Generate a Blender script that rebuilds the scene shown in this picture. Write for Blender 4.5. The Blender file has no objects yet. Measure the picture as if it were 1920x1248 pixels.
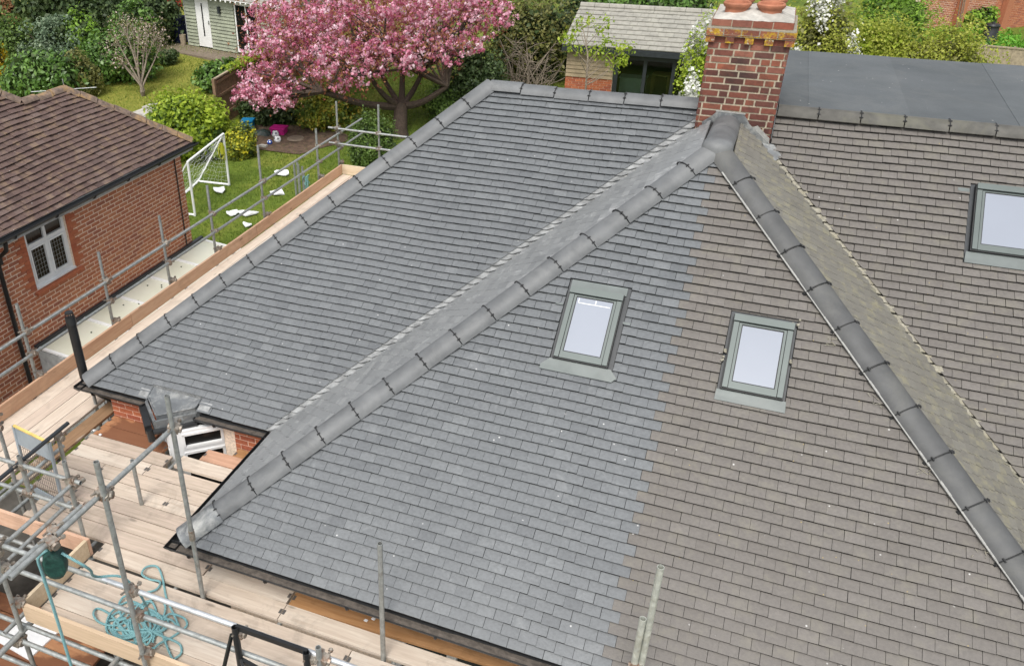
import bpy, math, random
import numpy as np
from mathutils import Matrix, Vector

scene = bpy.context.scene
COL = scene.collection
R = math.radians
random.seed(7)
rng = np.random.default_rng(11)

# ------------------------------------------------------------------ camera
CAM_Z = 11.2546
YAW, PITCH, ROLL = R(22.906), R(30.294), R(-0.625)
F_PX, CX, CY = 1585.0, 751.84, 624.0          # focal length and principal point for a 1920 x 1248 frame


def cam_axes(a, b, c):
    right = np.array([math.cos(a), math.sin(a), 0.0])
    fw = np.array([-math.sin(a) * math.cos(b), math.cos(a) * math.cos(b), -math.sin(b)])
    up = np.cross(right, fw)
    r2 = math.cos(c) * right + math.sin(c) * up
    u2 = -math.sin(c) * right + math.cos(c) * up
    return np.array([r2, u2, fw])


CM = cam_axes(YAW, PITCH, ROLL)
cam_data = bpy.data.cameras.new('camera')
cam = bpy.data.objects.new('camera', cam_data)
COL.objects.link(cam)
rot3 = Matrix(((CM[0][0], CM[1][0], -CM[2][0]), (CM[0][1], CM[1][1], -CM[2][1]), (CM[0][2], CM[1][2], -CM[2][2])))
cam.matrix_world = Matrix.Translation((0, 0, CAM_Z)) @ rot3.to_4x4()
cam_data.sensor_fit = 'HORIZONTAL'
cam_data.sensor_width = 36.0
cam_data.lens = 36.0 * F_PX / 1920.0
cam_data.shift_x = (960.0 - CX) / 1920.0
cam_data.shift_y = 0.0
cam_data.clip_end = 600.0
scene.camera = cam

# ------------------------------------------------------------------ light: bright overcast
SUN_EL, SUN_AZ = R(58), R(177)          # azimuth of the sun measured clockwise from +Y
world = bpy.data.worlds.new('World')
scene.world = world
world.use_nodes = True
wt = world.node_tree
bg = wt.nodes['Background']
sky = wt.nodes.new('ShaderNodeTexSky')
sky.sky_type = 'NISHITA'
sky.sun_disc = False
sky.sun_elevation = SUN_EL
sky.sun_rotation = SUN_AZ
sky.air_density = 1.0
sky.dust_density = 3.0
hs = wt.nodes.new('ShaderNodeHueSaturation')
hs.inputs['Saturation'].default_value = 0.22       # cloud cover: nearly white sky
wt.links.new(sky.outputs[0], hs.inputs['Color'])
wt.links.new(hs.outputs[0], bg.inputs['Color'])
bg.inputs['Strength'].default_value = 0.13
sun_l = bpy.data.lights.new('sun', 'SUN')
sun_l.energy = 1.4
sun_l.angle = R(22)
sun_l.color = (1.0, 0.955, 0.89)
sun = bpy.data.objects.new('sun', sun_l)
COL.objects.link(sun)
sd = Vector((math.sin(SUN_AZ) * math.cos(SUN_EL), math.cos(SUN_AZ) * math.cos(SUN_EL), math.sin(SUN_EL)))
sun.rotation_euler = sd.to_track_quat('Z', 'Y').to_euler()
sun.location = (0, 0, 30)
vs = scene.view_settings
vs.view_transform = 'Standard'
vs.look = 'None'
vs.exposure = 0.78
vs.gamma = 1.0
vs.use_curve_mapping = False


# ------------------------------------------------------------------ measuring helpers
def ray(px, py):
    return CM.T @ np.array([(px - CX) / F_PX, -(py - CY) / F_PX, 1.0])


def wp(px, py, depth):                    # a real point at that distance in front of the drone
    p = ray(px, py) * depth
    p[2] += CAM_Z
    return p


def project(p):
    q = CM @ (np.array(p, float) - np.array([0, 0, CAM_Z]))
    return CX + F_PX * q[0] / q[2], CY - F_PX * q[1] / q[2], q[2]


def ground_z(x, y):
    t = min(max(y - 13.0, 0.0), 17.0)
    return 2.2 + t * 0.09


def gp(px, py):                           # where that line of sight meets the garden
    d = ray(px, py)
    lo, hi = 1.0, 200.0
    for _ in range(50):
        m = (lo + hi) / 2
        if d[2] * m + CAM_Z > ground_z(0, d[1] * m):
            lo = m
        else:
            hi = m
    p = d * lo
    p[2] += CAM_Z
    return p, (CM @ (d * lo))[2]


# ------------------------------------------------------------------ object helpers
ORIG = {}


def V3(*a):
    return np.array(a, float)


def link(o, world_loc, parent=None):
    COL.objects.link(o)
    w = np.array(world_loc, float)
    ORIG[o.name] = w
    if parent is not None:
        o.parent = parent
        o.location = w - ORIG[parent.name]
    else:
        o.location = w
    return o


def tag(o, label=None, cat=None, group=None, kind=None):
    if label: o['label'] = label
    if cat: o['category'] = cat
    if group: o['group'] = group
    if kind: o['kind'] = kind
    return o


def thing(name, loc, label, cat, group=None):
    o = bpy.data.objects.new(name, None)
    o.empty_display_size = 0.2
    link(o, loc)
    return tag(o, label, cat, group)


class MB:
    def __init__(s):
        s.v, s.f, s.m, s.r = [], [], [], []

    def add(s, verts, faces, mi=0, rnd=0.0):
        b = len(s.v)
        s.v.extend([tuple(float(c) for c in x) for x in verts])
        for f in faces:
            s.f.append([b + i for i in f])
            s.m.append(mi)
            s.r.append(rnd)

    def box(s, lo, hi, mi=0, rnd=0.0):
        x0, y0, z0 = lo
        x1, y1, z1 = hi
        s.add([(x0, y0, z0), (x1, y0, z0), (x1, y1, z0), (x0, y1, z0), (x0, y0, z1), (x1, y0, z1), (x1, y1, z1), (x0, y1, z1)],
              [(0, 3, 2, 1), (4, 5, 6, 7), (0, 1, 5, 4), (1, 2, 6, 5), (2, 3, 7, 6), (3, 0, 4, 7)], mi, rnd)

    def bar(s, p0, p1, w, h, up=(0, 0, 1), mi=0, rnd=0.0, w2=None):
        p0, p1, up = np.array(p0, float), np.array(p1, float), np.array(up, float)
        d = p1 - p0
        d /= np.linalg.norm(d)
        sd = np.cross(d, up)
        sd /= np.linalg.norm(sd)
        u = np.cross(sd, d)
        vs_ = []
        for p, ww in ((p0, w), (p1, w2 if w2 else w)):
            for a, b in ((-1, -1), (1, -1), (1, 1), (-1, 1)):
                vs_.append(p + sd * a * ww / 2 + u * b * h / 2)
        s.add(vs_, [(0, 1, 2, 3), (7, 6, 5, 4), (0, 4, 5, 1), (1, 5, 6, 2), (2, 6, 7, 3), (3, 7, 4, 0)], mi, rnd)

    def prism(s, poly, z0, z1, mi=0, rnd=0.0):
        n = len(poly)
        s.add([(x, y, z0) for x, y in poly] + [(x, y, z1) for x, y in poly],
              [tuple(range(n - 1, -1, -1)), tuple(range(n, 2 * n))] + [(i, (i + 1) % n, n + (i + 1) % n, n + i) for i in range(n)], mi, rnd)

    def limb(s, pts, radii, n=7, mi=0, rnd=0.0, cap=True):
        pts = [np.array(p, float) for p in pts]
        prev = None
        rings = []
        ref = None
        for i, p in enumerate(pts):
            d = (pts[min(i + 1, len(pts) - 1)] - pts[max(i - 1, 0)])
            d = d / (np.linalg.norm(d) + 1e-9)
            if ref is None:
                ref = np.array([0, 0, 1.0]) if abs(d[2]) < 0.9 else np.array([1.0, 0, 0])
            a = np.cross(d, ref)
            a /= (np.linalg.norm(a) + 1e-9)
            b = np.cross(a, d)
            ref = b
            r = radii[i] if hasattr(radii, '__len__') else radii
            rings.append([p + r * (math.cos(t) * a + math.sin(t) * b) for t in np.linspace(0, 2 * math.pi, n, endpoint=False)])
        vs_ = [v for rg in rings for v in rg]
        fs = []
        for i in range(len(pts) - 1):
            for k in range(n):
                fs.append((i * n + k, i * n + (k + 1) % n, (i + 1) * n + (k + 1) % n, (i + 1) * n + k))
        if cap:
            fs.append(tuple(range(n)))
            fs.append(tuple(range(len(vs_) - 1, len(vs_) - 1 - n, -1)))
        s.add(vs_, fs, mi, rnd)

    def pipe(s, p0, p1, r=0.0242, n=12, mi=0):       # hollow scaffold tube with open ends
        p0, p1 = np.array(p0, float), np.array(p1, float)
        d = p1 - p0
        d /= np.linalg.norm(d)
        ref = np.array([0, 0, 1.0]) if abs(d[2]) < 0.9 else np.array([1.0, 0, 0])
        a = np.cross(d, ref)
        a /= np.linalg.norm(a)
        b = np.cross(a, d)
        stations = [(p0 + d * 0.08, r * 0.82), (p0, r * 0.82), (p0, r), (p1, r), (p1, r * 0.82), (p1 - d * 0.08, r * 0.82)]
        vs_ = [p + q * (math.cos(t) * a + math.sin(t) * b) for p, q in stations for t in np.linspace(0, 2 * math.pi, n, endpoint=False)]
        fs = []
        for i in range(5):
            for k in range(n):
                fs.append((i * n + k, i * n + (k + 1) % n, (i + 1) * n + (k + 1) % n, (i + 1) * n + k))
        fs.append(tuple(range(n)))
        fs.append(tuple(range(6 * n - 1, 5 * n - 1, -1)))
        s.add(vs_, fs, mi)

    def lathe(s, c, prof, n=20, mi=0):               # prof: (radius, z) pairs round a vertical axis
        c = np.array(c, float)
        vs_ = [c + np.array([r * math.cos(t), r * math.sin(t), z]) for r, z in prof for t in np.linspace(0, 2 * math.pi, n, endpoint=False)]
        fs = []
        for i in range(len(prof) - 1):
            for k in range(n):
                fs.append((i * n + k, i * n + (k + 1) % n, (i + 1) * n + (k + 1) % n, (i + 1) * n + k))
        s.add(vs_, fs, mi)

    def mesh(s, name, mats, center=None, smooth=False):
        v = np.array(s.v)
        c = (v.min(0) + v.max(0)) / 2 if center is None else np.array(center, float)
        me = bpy.data.meshes.new(name)
        me.from_pydata((v - c).tolist(), [], s.f)
        mats = mats if isinstance(mats, (list, tuple)) else [mats]
        for m in mats:
            me.materials.append(m)
        if len(mats) > 1:
            me.polygons.foreach_set('material_index', s.m)
        at = me.attributes.new('rnd', 'FLOAT', 'FACE')
        at.data.foreach_set('value', np.array(s.r, dtype=np.float32))
        if smooth:
            me.polygons.foreach_set('use_smooth', [True] * len(s.f))
        me.update()
        return me, c

    def build(s, name, mats, parent=None, smooth=False, base=False):
        v = np.array(s.v)
        c = None
        if base:
            c = (v.min(0) + v.max(0)) / 2
            c[2] = v[:, 2].min()
        me, c = s.mesh(name, mats, c, smooth)
        if smooth:
            try:
                me.set_sharp_from_angle(angle=R(40))
            except Exception:
                pass
        o = bpy.data.objects.new(name, me)
        return link(o, c, parent)


# ------------------------------------------------------------------ materials
MATS = {}


class NT:
    def __init__(s, name):
        s.mat = bpy.data.materials.new(name)
        s.mat.use_nodes = True
        s.t = s.mat.node_tree
        s.t.nodes.clear()
        s.out = s.n('ShaderNodeOutputMaterial')
        s.b = s.n('ShaderNodeBsdfPrincipled')
        s.link(s.b.outputs[0], s.out.inputs[0])
        s.pos = s.n('ShaderNodeNewGeometry').outputs['Position']

    def n(s, typ, **kw):
        nd = s.t.nodes.new(typ)
        for k, v in kw.items():
            setattr(nd, k, v)
        return nd

    def link(s, a, b):
        s.t.links.new(a, b)

    def vec(s, scale, loc=(0, 0, 0)):
        m = s.n('ShaderNodeMapping')
        m.inputs['Scale'].default_value = scale if hasattr(scale, '__len__') else (scale,) * 3
        m.inputs['Location'].default_value = loc
        s.link(s.pos, m.inputs[0])
        return m.outputs[0]

    def noise(s, scale=1.0, detail=4.0, rough=0.55, v=None, dist=0.0):
        nd = s.n('ShaderNodeTexNoise')
        nd.inputs['Scale'].default_value = scale
        nd.inputs['Detail'].default_value = detail
        nd.inputs['Roughness'].default_value = rough
        nd.inputs['Distortion'].default_value = dist
        s.link(v if v is not None else s.pos, nd.inputs['Vector'])
        return nd.outputs[0]

    def voro(s, scale, v=None, out='Distance'):
        nd = s.n('ShaderNodeTexVoronoi')
        nd.inputs['Scale'].default_value = scale
        s.link(v if v is not None else s.pos, nd.inputs['Vector'])
        return nd.outputs[out]

    def ramp(s, fac, stops):
        nd = s.n('ShaderNodeValToRGB')
        el = nd.color_ramp.elements
        while len(el) < len(stops):
            el.new(0.5)
        for e, (p, c) in zip(el, stops):
            e.position = p
            e.color = (c, c, c, 1) if not hasattr(c, '__len__') else (*c, 1)
        s.link(fac, nd.inputs[0])
        return nd.outputs[0]

    def mix(s, fac, a, b, blend='MIX'):
        nd = s.n('ShaderNodeMix', data_type='RGBA', blend_type=blend)
        for sock, val in ((nd.inputs[0], fac), (nd.inputs[6], a), (nd.inputs[7], b)):
            if isinstance(val, (int, float)):
                sock.default_value = val
            elif isinstance(val, tuple):
                sock.default_value = (*val, 1)
            else:
                s.link(val, sock)
        return nd.outputs[2]

    def math(s, op, a, b=0.0):
        nd = s.n('ShaderNodeMath', operation=op)
        for sock, val in ((nd.inputs[0], a), (nd.inputs[1], b)):
            if isinstance(val, (int, float)):
                sock.default_value = val
            else:
                s.link(val, sock)
        return nd.outputs[0]

    def rnd(s):                                  # per-piece random: face attribute plus object random
        a = s.n('ShaderNodeAttribute', attribute_name='rnd').outputs['Fac']
        o = s.n('ShaderNodeObjectInfo').outputs['Random']
        return s.math('FRACT', s.math('ADD', a, o))

    def bump(s, h, strength=0.3, dist=0.01):
        nd = s.n('ShaderNodeBump')
        nd.inputs['Strength'].default_value = strength
        nd.inputs['Distance'].default_value = dist
        s.link(h, nd.inputs['Height'])
        s.link(nd.outputs[0], s.b.inputs['Normal'])

    def done(s, color, rough=0.7, metal=0.0, spec=0.5):
        if isinstance(color, tuple):
            s.b.inputs['Base Color'].default_value = (*color, 1)
        else:
            s.link(color, s.b.inputs['Base Color'])
        if isinstance(rough, (int, float)):
            s.b.inputs['Roughness'].default_value = rough
        else:
            s.link(rough, s.b.inputs['Roughness'])
        s.b.inputs['Metallic'].default_value = metal
        s.b.inputs['Specular IOR Level'].default_value = spec
        return s.mat


def m_tile(name, dark, mid, light, speck, lichen=None, lichen_amt=0.5, pale_mottle=0.0, gloss=0.0):
    t = NT(name)
    r = t.rnd()
    c = t.ramp(r, [(0.0, dark), (0.25, mid), (0.8, mid), (1.0, light)])
    big = t.noise(0.9, 3, 0.5)
    c = t.mix(t.ramp(big, [(0.35, 0.0), (0.7, 0.35)]), c, light)
    fine = t.noise(34, 5, 0.65)
    c = t.mix(0.55, c, t.ramp(fine, [(0.3, 0.36), (0.7, 0.64)]), 'OVERLAY')
    if lichen:
        lf = t.noise(5.5, 6, 0.7)
        c = t.mix(t.math('MULTIPLY', t.ramp(lf, [(0.5, 0.0), (0.68, 1.0)]), lichen_amt), c, lichen)
        sp = t.voro(6.0)
        c = t.mix(t.math('MULTIPLY', t.ramp(sp, [(0.02, 1.0), (0.045, 0.0)]), 0.7), c, (0.42, 0.31, 0.10))
    sm = t.noise(2.2, 6, 0.75, dist=1.5)
    c = t.mix(t.math('MULTIPLY', t.ramp(sm, [(0.56, 0.0), (0.74, 1.0)]), pale_mottle), c, (0.52, 0.53, 0.53))
    v1 = t.noise(11, 2, 0.5, t.vec(1.0, (3, 1, 7)))
    spk = t.math('MULTIPLY', t.ramp(t.voro(8.0), [(0.035, 1.0), (0.085, 0.0)]), t.ramp(v1, [(0.52, 0.0), (0.6, 1.0)]))
    c = t.mix(t.math('MULTIPLY', spk, speck), c, (0.7, 0.7, 0.68))
    t.bump(t.noise(60, 5, 0.6), 0.35, 0.004)
    MATS[name] = t.done(c, t.ramp(fine, [(0.3, 0.5 - gloss), (0.7, 0.72 - gloss)]), spec=0.45 + gloss)


m_tile('tile_grey', (0.108, 0.116, 0.123), (0.131, 0.140, 0.147), (0.158, 0.168, 0.175), 0.75, pale_mottle=0.14, gloss=0.14)
m_tile('tile_pale', (0.165, 0.172, 0.176), (0.205, 0.213, 0.216), (0.255, 0.262, 0.264), 0.9, pale_mottle=0.75, gloss=0.2)  # paler, more mottled copy of the grey tile for the wing's left slope
m_tile('tile_brown', (0.128, 0.117, 0.106), (0.140, 0.129, 0.118), (0.160, 0.148, 0.136), 0.75, lichen=(0.23, 0.215, 0.165), lichen_amt=0.3)
m_tile('tile_lichen', (0.140, 0.134, 0.116), (0.165, 0.158, 0.137), (0.190, 0.183, 0.158), 0.4, lichen=(0.29, 0.27, 0.17), lichen_amt=0.65)
m_tile('tile_old', (0.072, 0.046, 0.040), (0.108, 0.069, 0.059), (0.145, 0.102, 0.088), 0.55, lichen=(0.30, 0.21, 0.12), lichen_amt=0.45)


def m_plain(name, col, rough=0.7, metal=0.0, var=0.25, scale=8.0, bump=0.0, spec=0.5, stain=None, stain_amt=0.4, stain_scale=1.6):
    t = NT(name)
    nz = t.noise(scale, 5, 0.6)
    lo = tuple(max(0, x * (1 - var)) for x in col)
    hi = tuple(min(1, x * (1 + var)) for x in col)
    c = t.ramp(nz, [(0.3, lo), (0.7, hi)])
    if stain:
        c = t.mix(t.math('MULTIPLY', t.ramp(t.noise(stain_scale, 6, 0.7, dist=0.8), [(0.48, 0.0), (0.66, 1.0)]), stain_amt), c, stain)
    if bump:
        t.bump(t.noise(scale * 5, 4, 0.6), bump, 0.006)
    MATS[name] = t.done(c, rough, metal, spec)
    return MATS[name]


m_plain('ridge_grey', (0.122, 0.128, 0.132), 0.58, var=0.2, scale=4, bump=0.25, stain=(0.185, 0.19, 0.19), stain_amt=0.6)
m_plain('ridge_dark', (0.085, 0.087, 0.088), 0.66, var=0.2, scale=4, bump=0.25, stain=(0.125, 0.125, 0.115), stain_amt=0.6)
m_plain('ridge_brown', (0.085, 0.082, 0.073), 0.75, var=0.3, scale=6, bump=0.3, stain=(0.14, 0.137, 0.10), stain_amt=0.6)
m_plain('ridge_old', (0.16, 0.115, 0.09), 0.85, var=0.5, scale=14, bump=0.5, stain=(0.42, 0.26, 0.10), stain_amt=0.8, stain_scale=2.5)
m_plain('black_plastic', (0.014, 0.015, 0.016), 0.38, var=0.3)
m_plain('black_rubber', (0.02, 0.021, 0.022), 0.6, var=0.3)
m_plain('gutter_debris', (0.10, 0.085, 0.072), 0.9, var=0.4, scale=20, bump=0.6)
m_plain('felt_deck', (0.02, 0.02, 0.02), 0.95)
m_plain('lead', (0.14, 0.15, 0.157), 0.48, 0.15, var=0.25, scale=6, bump=0.25, stain=(0.5, 0.5, 0.47), stain_amt=0.55, stain_scale=4)
m_plain('valley_lead', (0.245, 0.252, 0.252), 0.5, var=0.5, scale=9, bump=0.3)
m_plain('mortar', (0.29, 0.275, 0.225), 0.95, var=0.3, scale=25, bump=0.7, stain=(0.28, 0.25, 0.17), stain_amt=0.6, stain_scale=8)
m_plain('mortar_white', (0.31, 0.31, 0.295), 0.9, var=0.18, scale=30, bump=0.6)
m_plain('mortar_joint', (0.41, 0.36, 0.27), 0.95, var=0.25, scale=30, bump=0.5)
m_plain('mortar_pink', (0.78, 0.63, 0.50), 0.95, var=0.25, scale=30, bump=0.5)
m_plain('flaunching', (0.44, 0.42, 0.38), 0.95, var=0.2, scale=12, bump=0.5, stain=(0.25, 0.24, 0.21), stain_amt=0.7)
m_plain('terracotta', (0.36, 0.14, 0.078), 0.8, var=0.2, scale=10, bump=0.2)
m_plain('soot', (0.012, 0.011, 0.01), 0.95)
m_plain('frame_green', (0.105, 0.126, 0.121), 0.45, 0.2, var=0.08, scale=3)
m_plain('flashing_green', (0.118, 0.136, 0.133), 0.5, 0.2, var=0.12, scale=6, stain=(0.165, 0.175, 0.17), stain_amt=0.4)
m_plain('upvc_white', (0.74, 0.75, 0.75), 0.4, var=0.06, scale=4)
m_plain('poly_white', (0.8, 0.82, 0.84), 0.6, var=0.06, scale=4)
m_plain('paint_white', (0.78, 0.78, 0.76), 0.5, var=0.06, scale=4)
m_plain('timber_grey', (0.36, 0.37, 0.37), 0.8, var=0.25, scale=9, bump=0.3)
m_plain('anthracite', (0.025, 0.03, 0.035), 0.45, var=0.2)
m_plain('coupler_steel', (0.30, 0.27, 0.23), 0.55, 0.55, var=0.35, scale=30, stain=(0.22, 0.10, 0.05), stain_amt=0.8, stain_scale=12)
m_plain('galv_pale', (0.46, 0.48, 0.43), 0.5, 0.3, var=0.3, scale=16, stain=(0.3, 0.28, 0.2), stain_amt=0.6, stain_scale=6)
m_plain('hoop_iron', (0.16, 0.15, 0.14), 0.6, 0.6, var=0.3, scale=20)
m_plain('green_cover', (0.008, 0.042, 0.034), 0.55, var=0.4, scale=12, stain=(0.03, 0.13, 0.10), stain_amt=0.5, stain_scale=9)
m_plain('blue_box', (0.01, 0.17, 0.36), 0.45, var=0.15)
m_plain('magenta_box', (0.50, 0.015, 0.21), 0.45, var=0.15)
m_plain('navy_tarp', (0.008, 0.012, 0.045), 0.6, var=0.3)
m_plain('dark_tarp', (0.012, 0.028, 0.022), 0.5, var=0.5, scale=5, bump=0.6)
m_plain('red_paint', (0.45, 0.035, 0.03), 0.6, var=0.2)
m_plain('yellow_paint', (0.72, 0.52, 0.16), 0.5, var=0.15)
m_plain('lime_netting', (0.55, 0.55, 0.04), 0.6, var=0.2)
m_plain('panel_blue', (0.34, 0.40, 0.45), 0.45, 0.3, var=0.1)
m_plain('ball_blue', (0.02, 0.07, 0.35), 0.4, var=0.15)
m_plain('paving', (0.42, 0.40, 0.36), 0.9, var=0.25, scale=5, bump=0.4)
m_plain('yard', (0.10, 0.095, 0.085), 0.95, var=0.35, scale=4, bump=0.4)
m_plain('soil', (0.095, 0.062, 0.042), 0.95, var=0.5, scale=7, bump=0.8)
m_plain('stone', (0.36, 0.35, 0.32), 0.9, var=0.25, scale=6, bump=0.4)
m_plain('bark', (0.06, 0.042, 0.03), 0.9, var=0.45, scale=18, bump=0.8)
m_plain('twig', (0.20, 0.165, 0.125), 0.9, var=0.3, scale=18)
m_plain('deck_wood', (0.19, 0.15, 0.11), 0.8, var=0.3, scale=9, bump=0.3)
m_plain('fence_wood', (0.20, 0.125, 0.075), 0.85, var=0.3, scale=9, bump=0.3)
m_plain('fence_pale', (0.33, 0.27, 0.19), 0.85, var=0.3, scale=9, bump=0.3)
m_plain('clad_sage', (0.32, 0.345, 0.255), 0.65, var=0.12, scale=5, stain=(0.13, 0.14, 0.11), stain_amt=0.45, stain_scale=1.2)
m_plain('clad_oak', (0.30, 0.235, 0.15), 0.75, var=0.25, scale=7, bump=0.3)
m_plain('office_tile', (0.29, 0.28, 0.245), 0.85, var=0.2, scale=5, bump=0.3, stain=(0.36, 0.35, 0.30), stain_amt=0.6, stain_scale=2.5)
m_plain('sage_wall', (0.16, 0.20, 0.12), 0.8, var=0.1)
m_plain('room_floor', (0.28, 0.22, 0.15), 0.6, var=0.15)
m_plain('pine', (0.42, 0.26, 0.10), 0.6, var=0.15)
m_plain('sofa_cloth', (0.10, 0.10, 0.10), 0.9, var=0.2)
m_plain('render_wall', (0.5, 0.47, 0.42), 0.9, var=0.12, scale=4)


def m_felt():
    t = NT('roof_felt')
    n1 = t.noise(1.3, 5, 0.65)
    ob = t.ramp(t.n('ShaderNodeObjectInfo').outputs['Random'], [(0.0, 0.44), (1.0, 0.56)])
    c = t.ramp(n1, [(0.3, (0.082, 0.092, 0.098)), (0.7, (0.112, 0.122, 0.129))])
    c = t.mix(0.8, c, ob, 'OVERLAY')
    pud = t.ramp(t.noise(0.7, 6, 0.6, t.vec(1, (4, 9, 0)), 0.6), [(0.47, 0.0), (0.5, 0.5), (0.53, 0.12), (0.7, 0.0)])
    c = t.mix(t.math('MULTIPLY', pud, 0.3), c, (0.17, 0.17, 0.16))
    g = t.noise(160, 3, 0.7)
    c = t.mix(0.5, c, t.ramp(g, [(0.3, 0.33), (0.7, 0.67)]), 'OVERLAY')
    v1 = t.noise(6, 2, 0.5)
    spk = t.math('MULTIPLY', t.ramp(t.voro(7.0), [(0.03, 1.0), (0.085, 0.0)]), t.ramp(v1, [(0.5, 0.0), (0.58, 1.0)]))
    c = t.mix(t.math('MULTIPLY', spk, 0.8), c, (0.5, 0.5, 0.48))
    t.bump(g, 0.4, 0.004)
    MATS['roof_felt'] = t.done(c, 0.95, spec=0.25)


m_felt()


def m_brick(name, cols, soot=0.0):
    t = NT(name)
    r = t.rnd()
    st = [(i / (len(cols) - 1), c) for i, c in enumerate(cols)]
    c = t.ramp(r, st)
    fine = t.noise(26, 6, 0.7)
    c = t.mix(0.6, c, t.ramp(fine, [(0.3, 0.35), (0.7, 0.65)]), 'OVERLAY')
    if soot:
        c = t.mix(t.math('MULTIPLY', t.ramp(t.noise(2.6, 5, 0.7), [(0.5, 0.0), (0.7, 1.0)]), soot), c, (0.035, 0.028, 0.026))
    t.bump(t.noise(50, 5, 0.6), 0.5, 0.006)
    MATS[name] = t.done(c, 0.9, spec=0.25)


m_brick('brick_red', [(0.38, 0.135, 0.075), (0.46, 0.175, 0.09), (0.31, 0.115, 0.075), (0.48, 0.20, 0.105), (0.42, 0.165, 0.09)], 0.12)
m_brick('brick_bright', [(0.36, 0.105, 0.055), (0.46, 0.155, 0.075), (0.33, 0.10, 0.06)], 0.1)
m_brick('brick_chimney', [(0.085, 0.038, 0.032), (0.15, 0.055, 0.042), (0.22, 0.08, 0.052), (0.105, 0.048, 0.038), (0.17, 0.065, 0.05), (0.07, 0.04, 0.037)], 0.75)
m_brick('brick_upper', [(0.20, 0.07, 0.052), (0.30, 0.10, 0.06), (0.10, 0.048, 0.042), (0.30, 0.125, 0.085), (0.15, 0.06, 0.05)], 0.6)


def m_lichen_brick():
    t = NT('brick_lichen')
    r = t.rnd()
    c = t.ramp(r, [(0.0, (0.15, 0.06, 0.045)), (1.0, (0.28, 0.10, 0.06))])
    l = t.ramp(t.noise(9, 6, 0.75), [(0.46, 0.0), (0.58, 1.0)])
    c = t.mix(l, c, t.ramp(t.noise(40, 4, 0.6), [(0.3, (0.36, 0.22, 0.015)), (0.7, (0.56, 0.37, 0.04))]))
    w = t.ramp(t.noise(16, 5, 0.7, t.vec(1, (5, 2, 1))), [(0.58, 0.0), (0.66, 1.0)])
    c = t.mix(t.math('MULTIPLY', w, 0.8), c, (0.46, 0.45, 0.37))
    t.bump(t.noise(60, 5, 0.65), 0.8, 0.008)
    MATS['brick_lichen'] = t.done(c, 0.95, spec=0.2)


m_lichen_brick()


def m_wood(name, along, lo, hi, wet=None, wet_amt=0.0, dirt=0.35):
    t = NT(name)
    sc = {'x': (0.6, 9, 9), 'y': (9, 0.6, 9)}[along]
    obj = t.n('ShaderNodeObjectInfo').outputs['Random']
    off = t.n('ShaderNodeCombineXYZ')
    t.link(t.math('MULTIPLY', obj, 37.0), off.inputs[0])
    t.link(t.math('MULTIPLY', obj, 11.0), off.inputs[1])
    ad = t.n('ShaderNodeVectorMath', operation='ADD')
    t.link(t.vec(sc), ad.inputs[0])
    t.link(off.outputs[0], ad.inputs[1])
    g = t.noise(3.2, 6, 0.65, ad.outputs[0], 0.4)
    c = t.ramp(g, [(0.28, lo), (0.72, hi)])
    tone = t.ramp(obj, [(0.0, (0.36, 0.35, 0.34)), (0.35, (0.50, 0.48, 0.46)), (0.7, (0.54, 0.53, 0.52)), (1.0, (0.58, 0.60, 0.62))])
    c = t.mix(0.8, c, tone, 'OVERLAY')
    kn = t.voro(1.5, t.vec({'x': (1.0, 3.0, 3.0), 'y': (3.0, 1.0, 3.0)}[along]))
    c = t.mix(t.math('MULTIPLY', t.ramp(kn, [(0.05, 1.0), (0.11, 0.0)]), 0.6), c, tuple(x * 0.33 for x in lo))
    dn = t.noise(2.3, 6, 0.7, None, 0.7)
    c = t.mix(t.math('MULTIPLY', t.ramp(dn, [(0.52, 0.0), (0.75, 1.0)]), dirt), c, tuple(x * 0.45 for x in lo))
    if wet:
        wn = t.noise(1.1, 5, 0.6, t.vec(1, (9, 4, 2)), 0.8)
        c = t.mix(t.math('MULTIPLY', t.ramp(wn, [(0.40, 0.0), (0.46, 1.0)]), wet_amt), c, wet)
    t.bump(g, 0.25, 0.004)
    MATS[name] = t.done(c, 0.8, spec=0.3)


m_wood('board_x', 'x', (0.44, 0.365, 0.295), (0.62, 0.54, 0.46), dirt=0.6)
m_wood('board_y', 'y', (0.50, 0.42, 0.345), (0.66, 0.58, 0.50), dirt=0.45)
m_wood('toe_y', 'y', (0.46, 0.275, 0.175), (0.62, 0.41, 0.275), dirt=0.3)
m_wood('toe_x', 'x', (0.52, 0.41, 0.275), (0.68, 0.56, 0.41), dirt=0.3)
m_wood('toe_x_orange', 'x', (0.48, 0.28, 0.19), (0.64, 0.42, 0.30), dirt=0.4)
m_wood('board_wet', 'x', (0.33, 0.155, 0.075), (0.44, 0.23, 0.12), wet=(0.16, 0.065, 0.035), wet_amt=0.8, dirt=0.5)
m_wood('board_orange', 'x', (0.36, 0.185, 0.075), (0.52, 0.30, 0.145), dirt=0.65)
m_wood('plank_wet', 'y', (0.26, 0.155, 0.085), (0.36, 0.23, 0.135), wet=(0.46, 0.38, 0.30), wet_amt=0.8)


def m_galv():
    t = NT('galvanised')
    c = t.ramp(t.noise(18, 5, 0.7), [(0.3, (0.25, 0.265, 0.26)), (0.7, (0.45, 0.47, 0.46))])
    c = t.mix(t.math('MULTIPLY', t.ramp(t.noise(5, 6, 0.75, None, 1.0), [(0.52, 0.0), (0.68, 1.0)]), 0.5), c, (0.21, 0.19, 0.15))
    MATS['galvanised'] = t.done(c, t.ramp(t.noise(9, 3, 0.5), [(0.3, 0.38), (0.7, 0.6)]), 0.55)
    t = NT('steel_bright')
    c = t.ramp(t.noise(14, 4, 0.6), [(0.3, (0.55, 0.57, 0.59)), (0.7, (0.75, 0.77, 0.79))])
    MATS['steel_bright'] = t.done(c, 0.33, 0.6)


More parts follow.
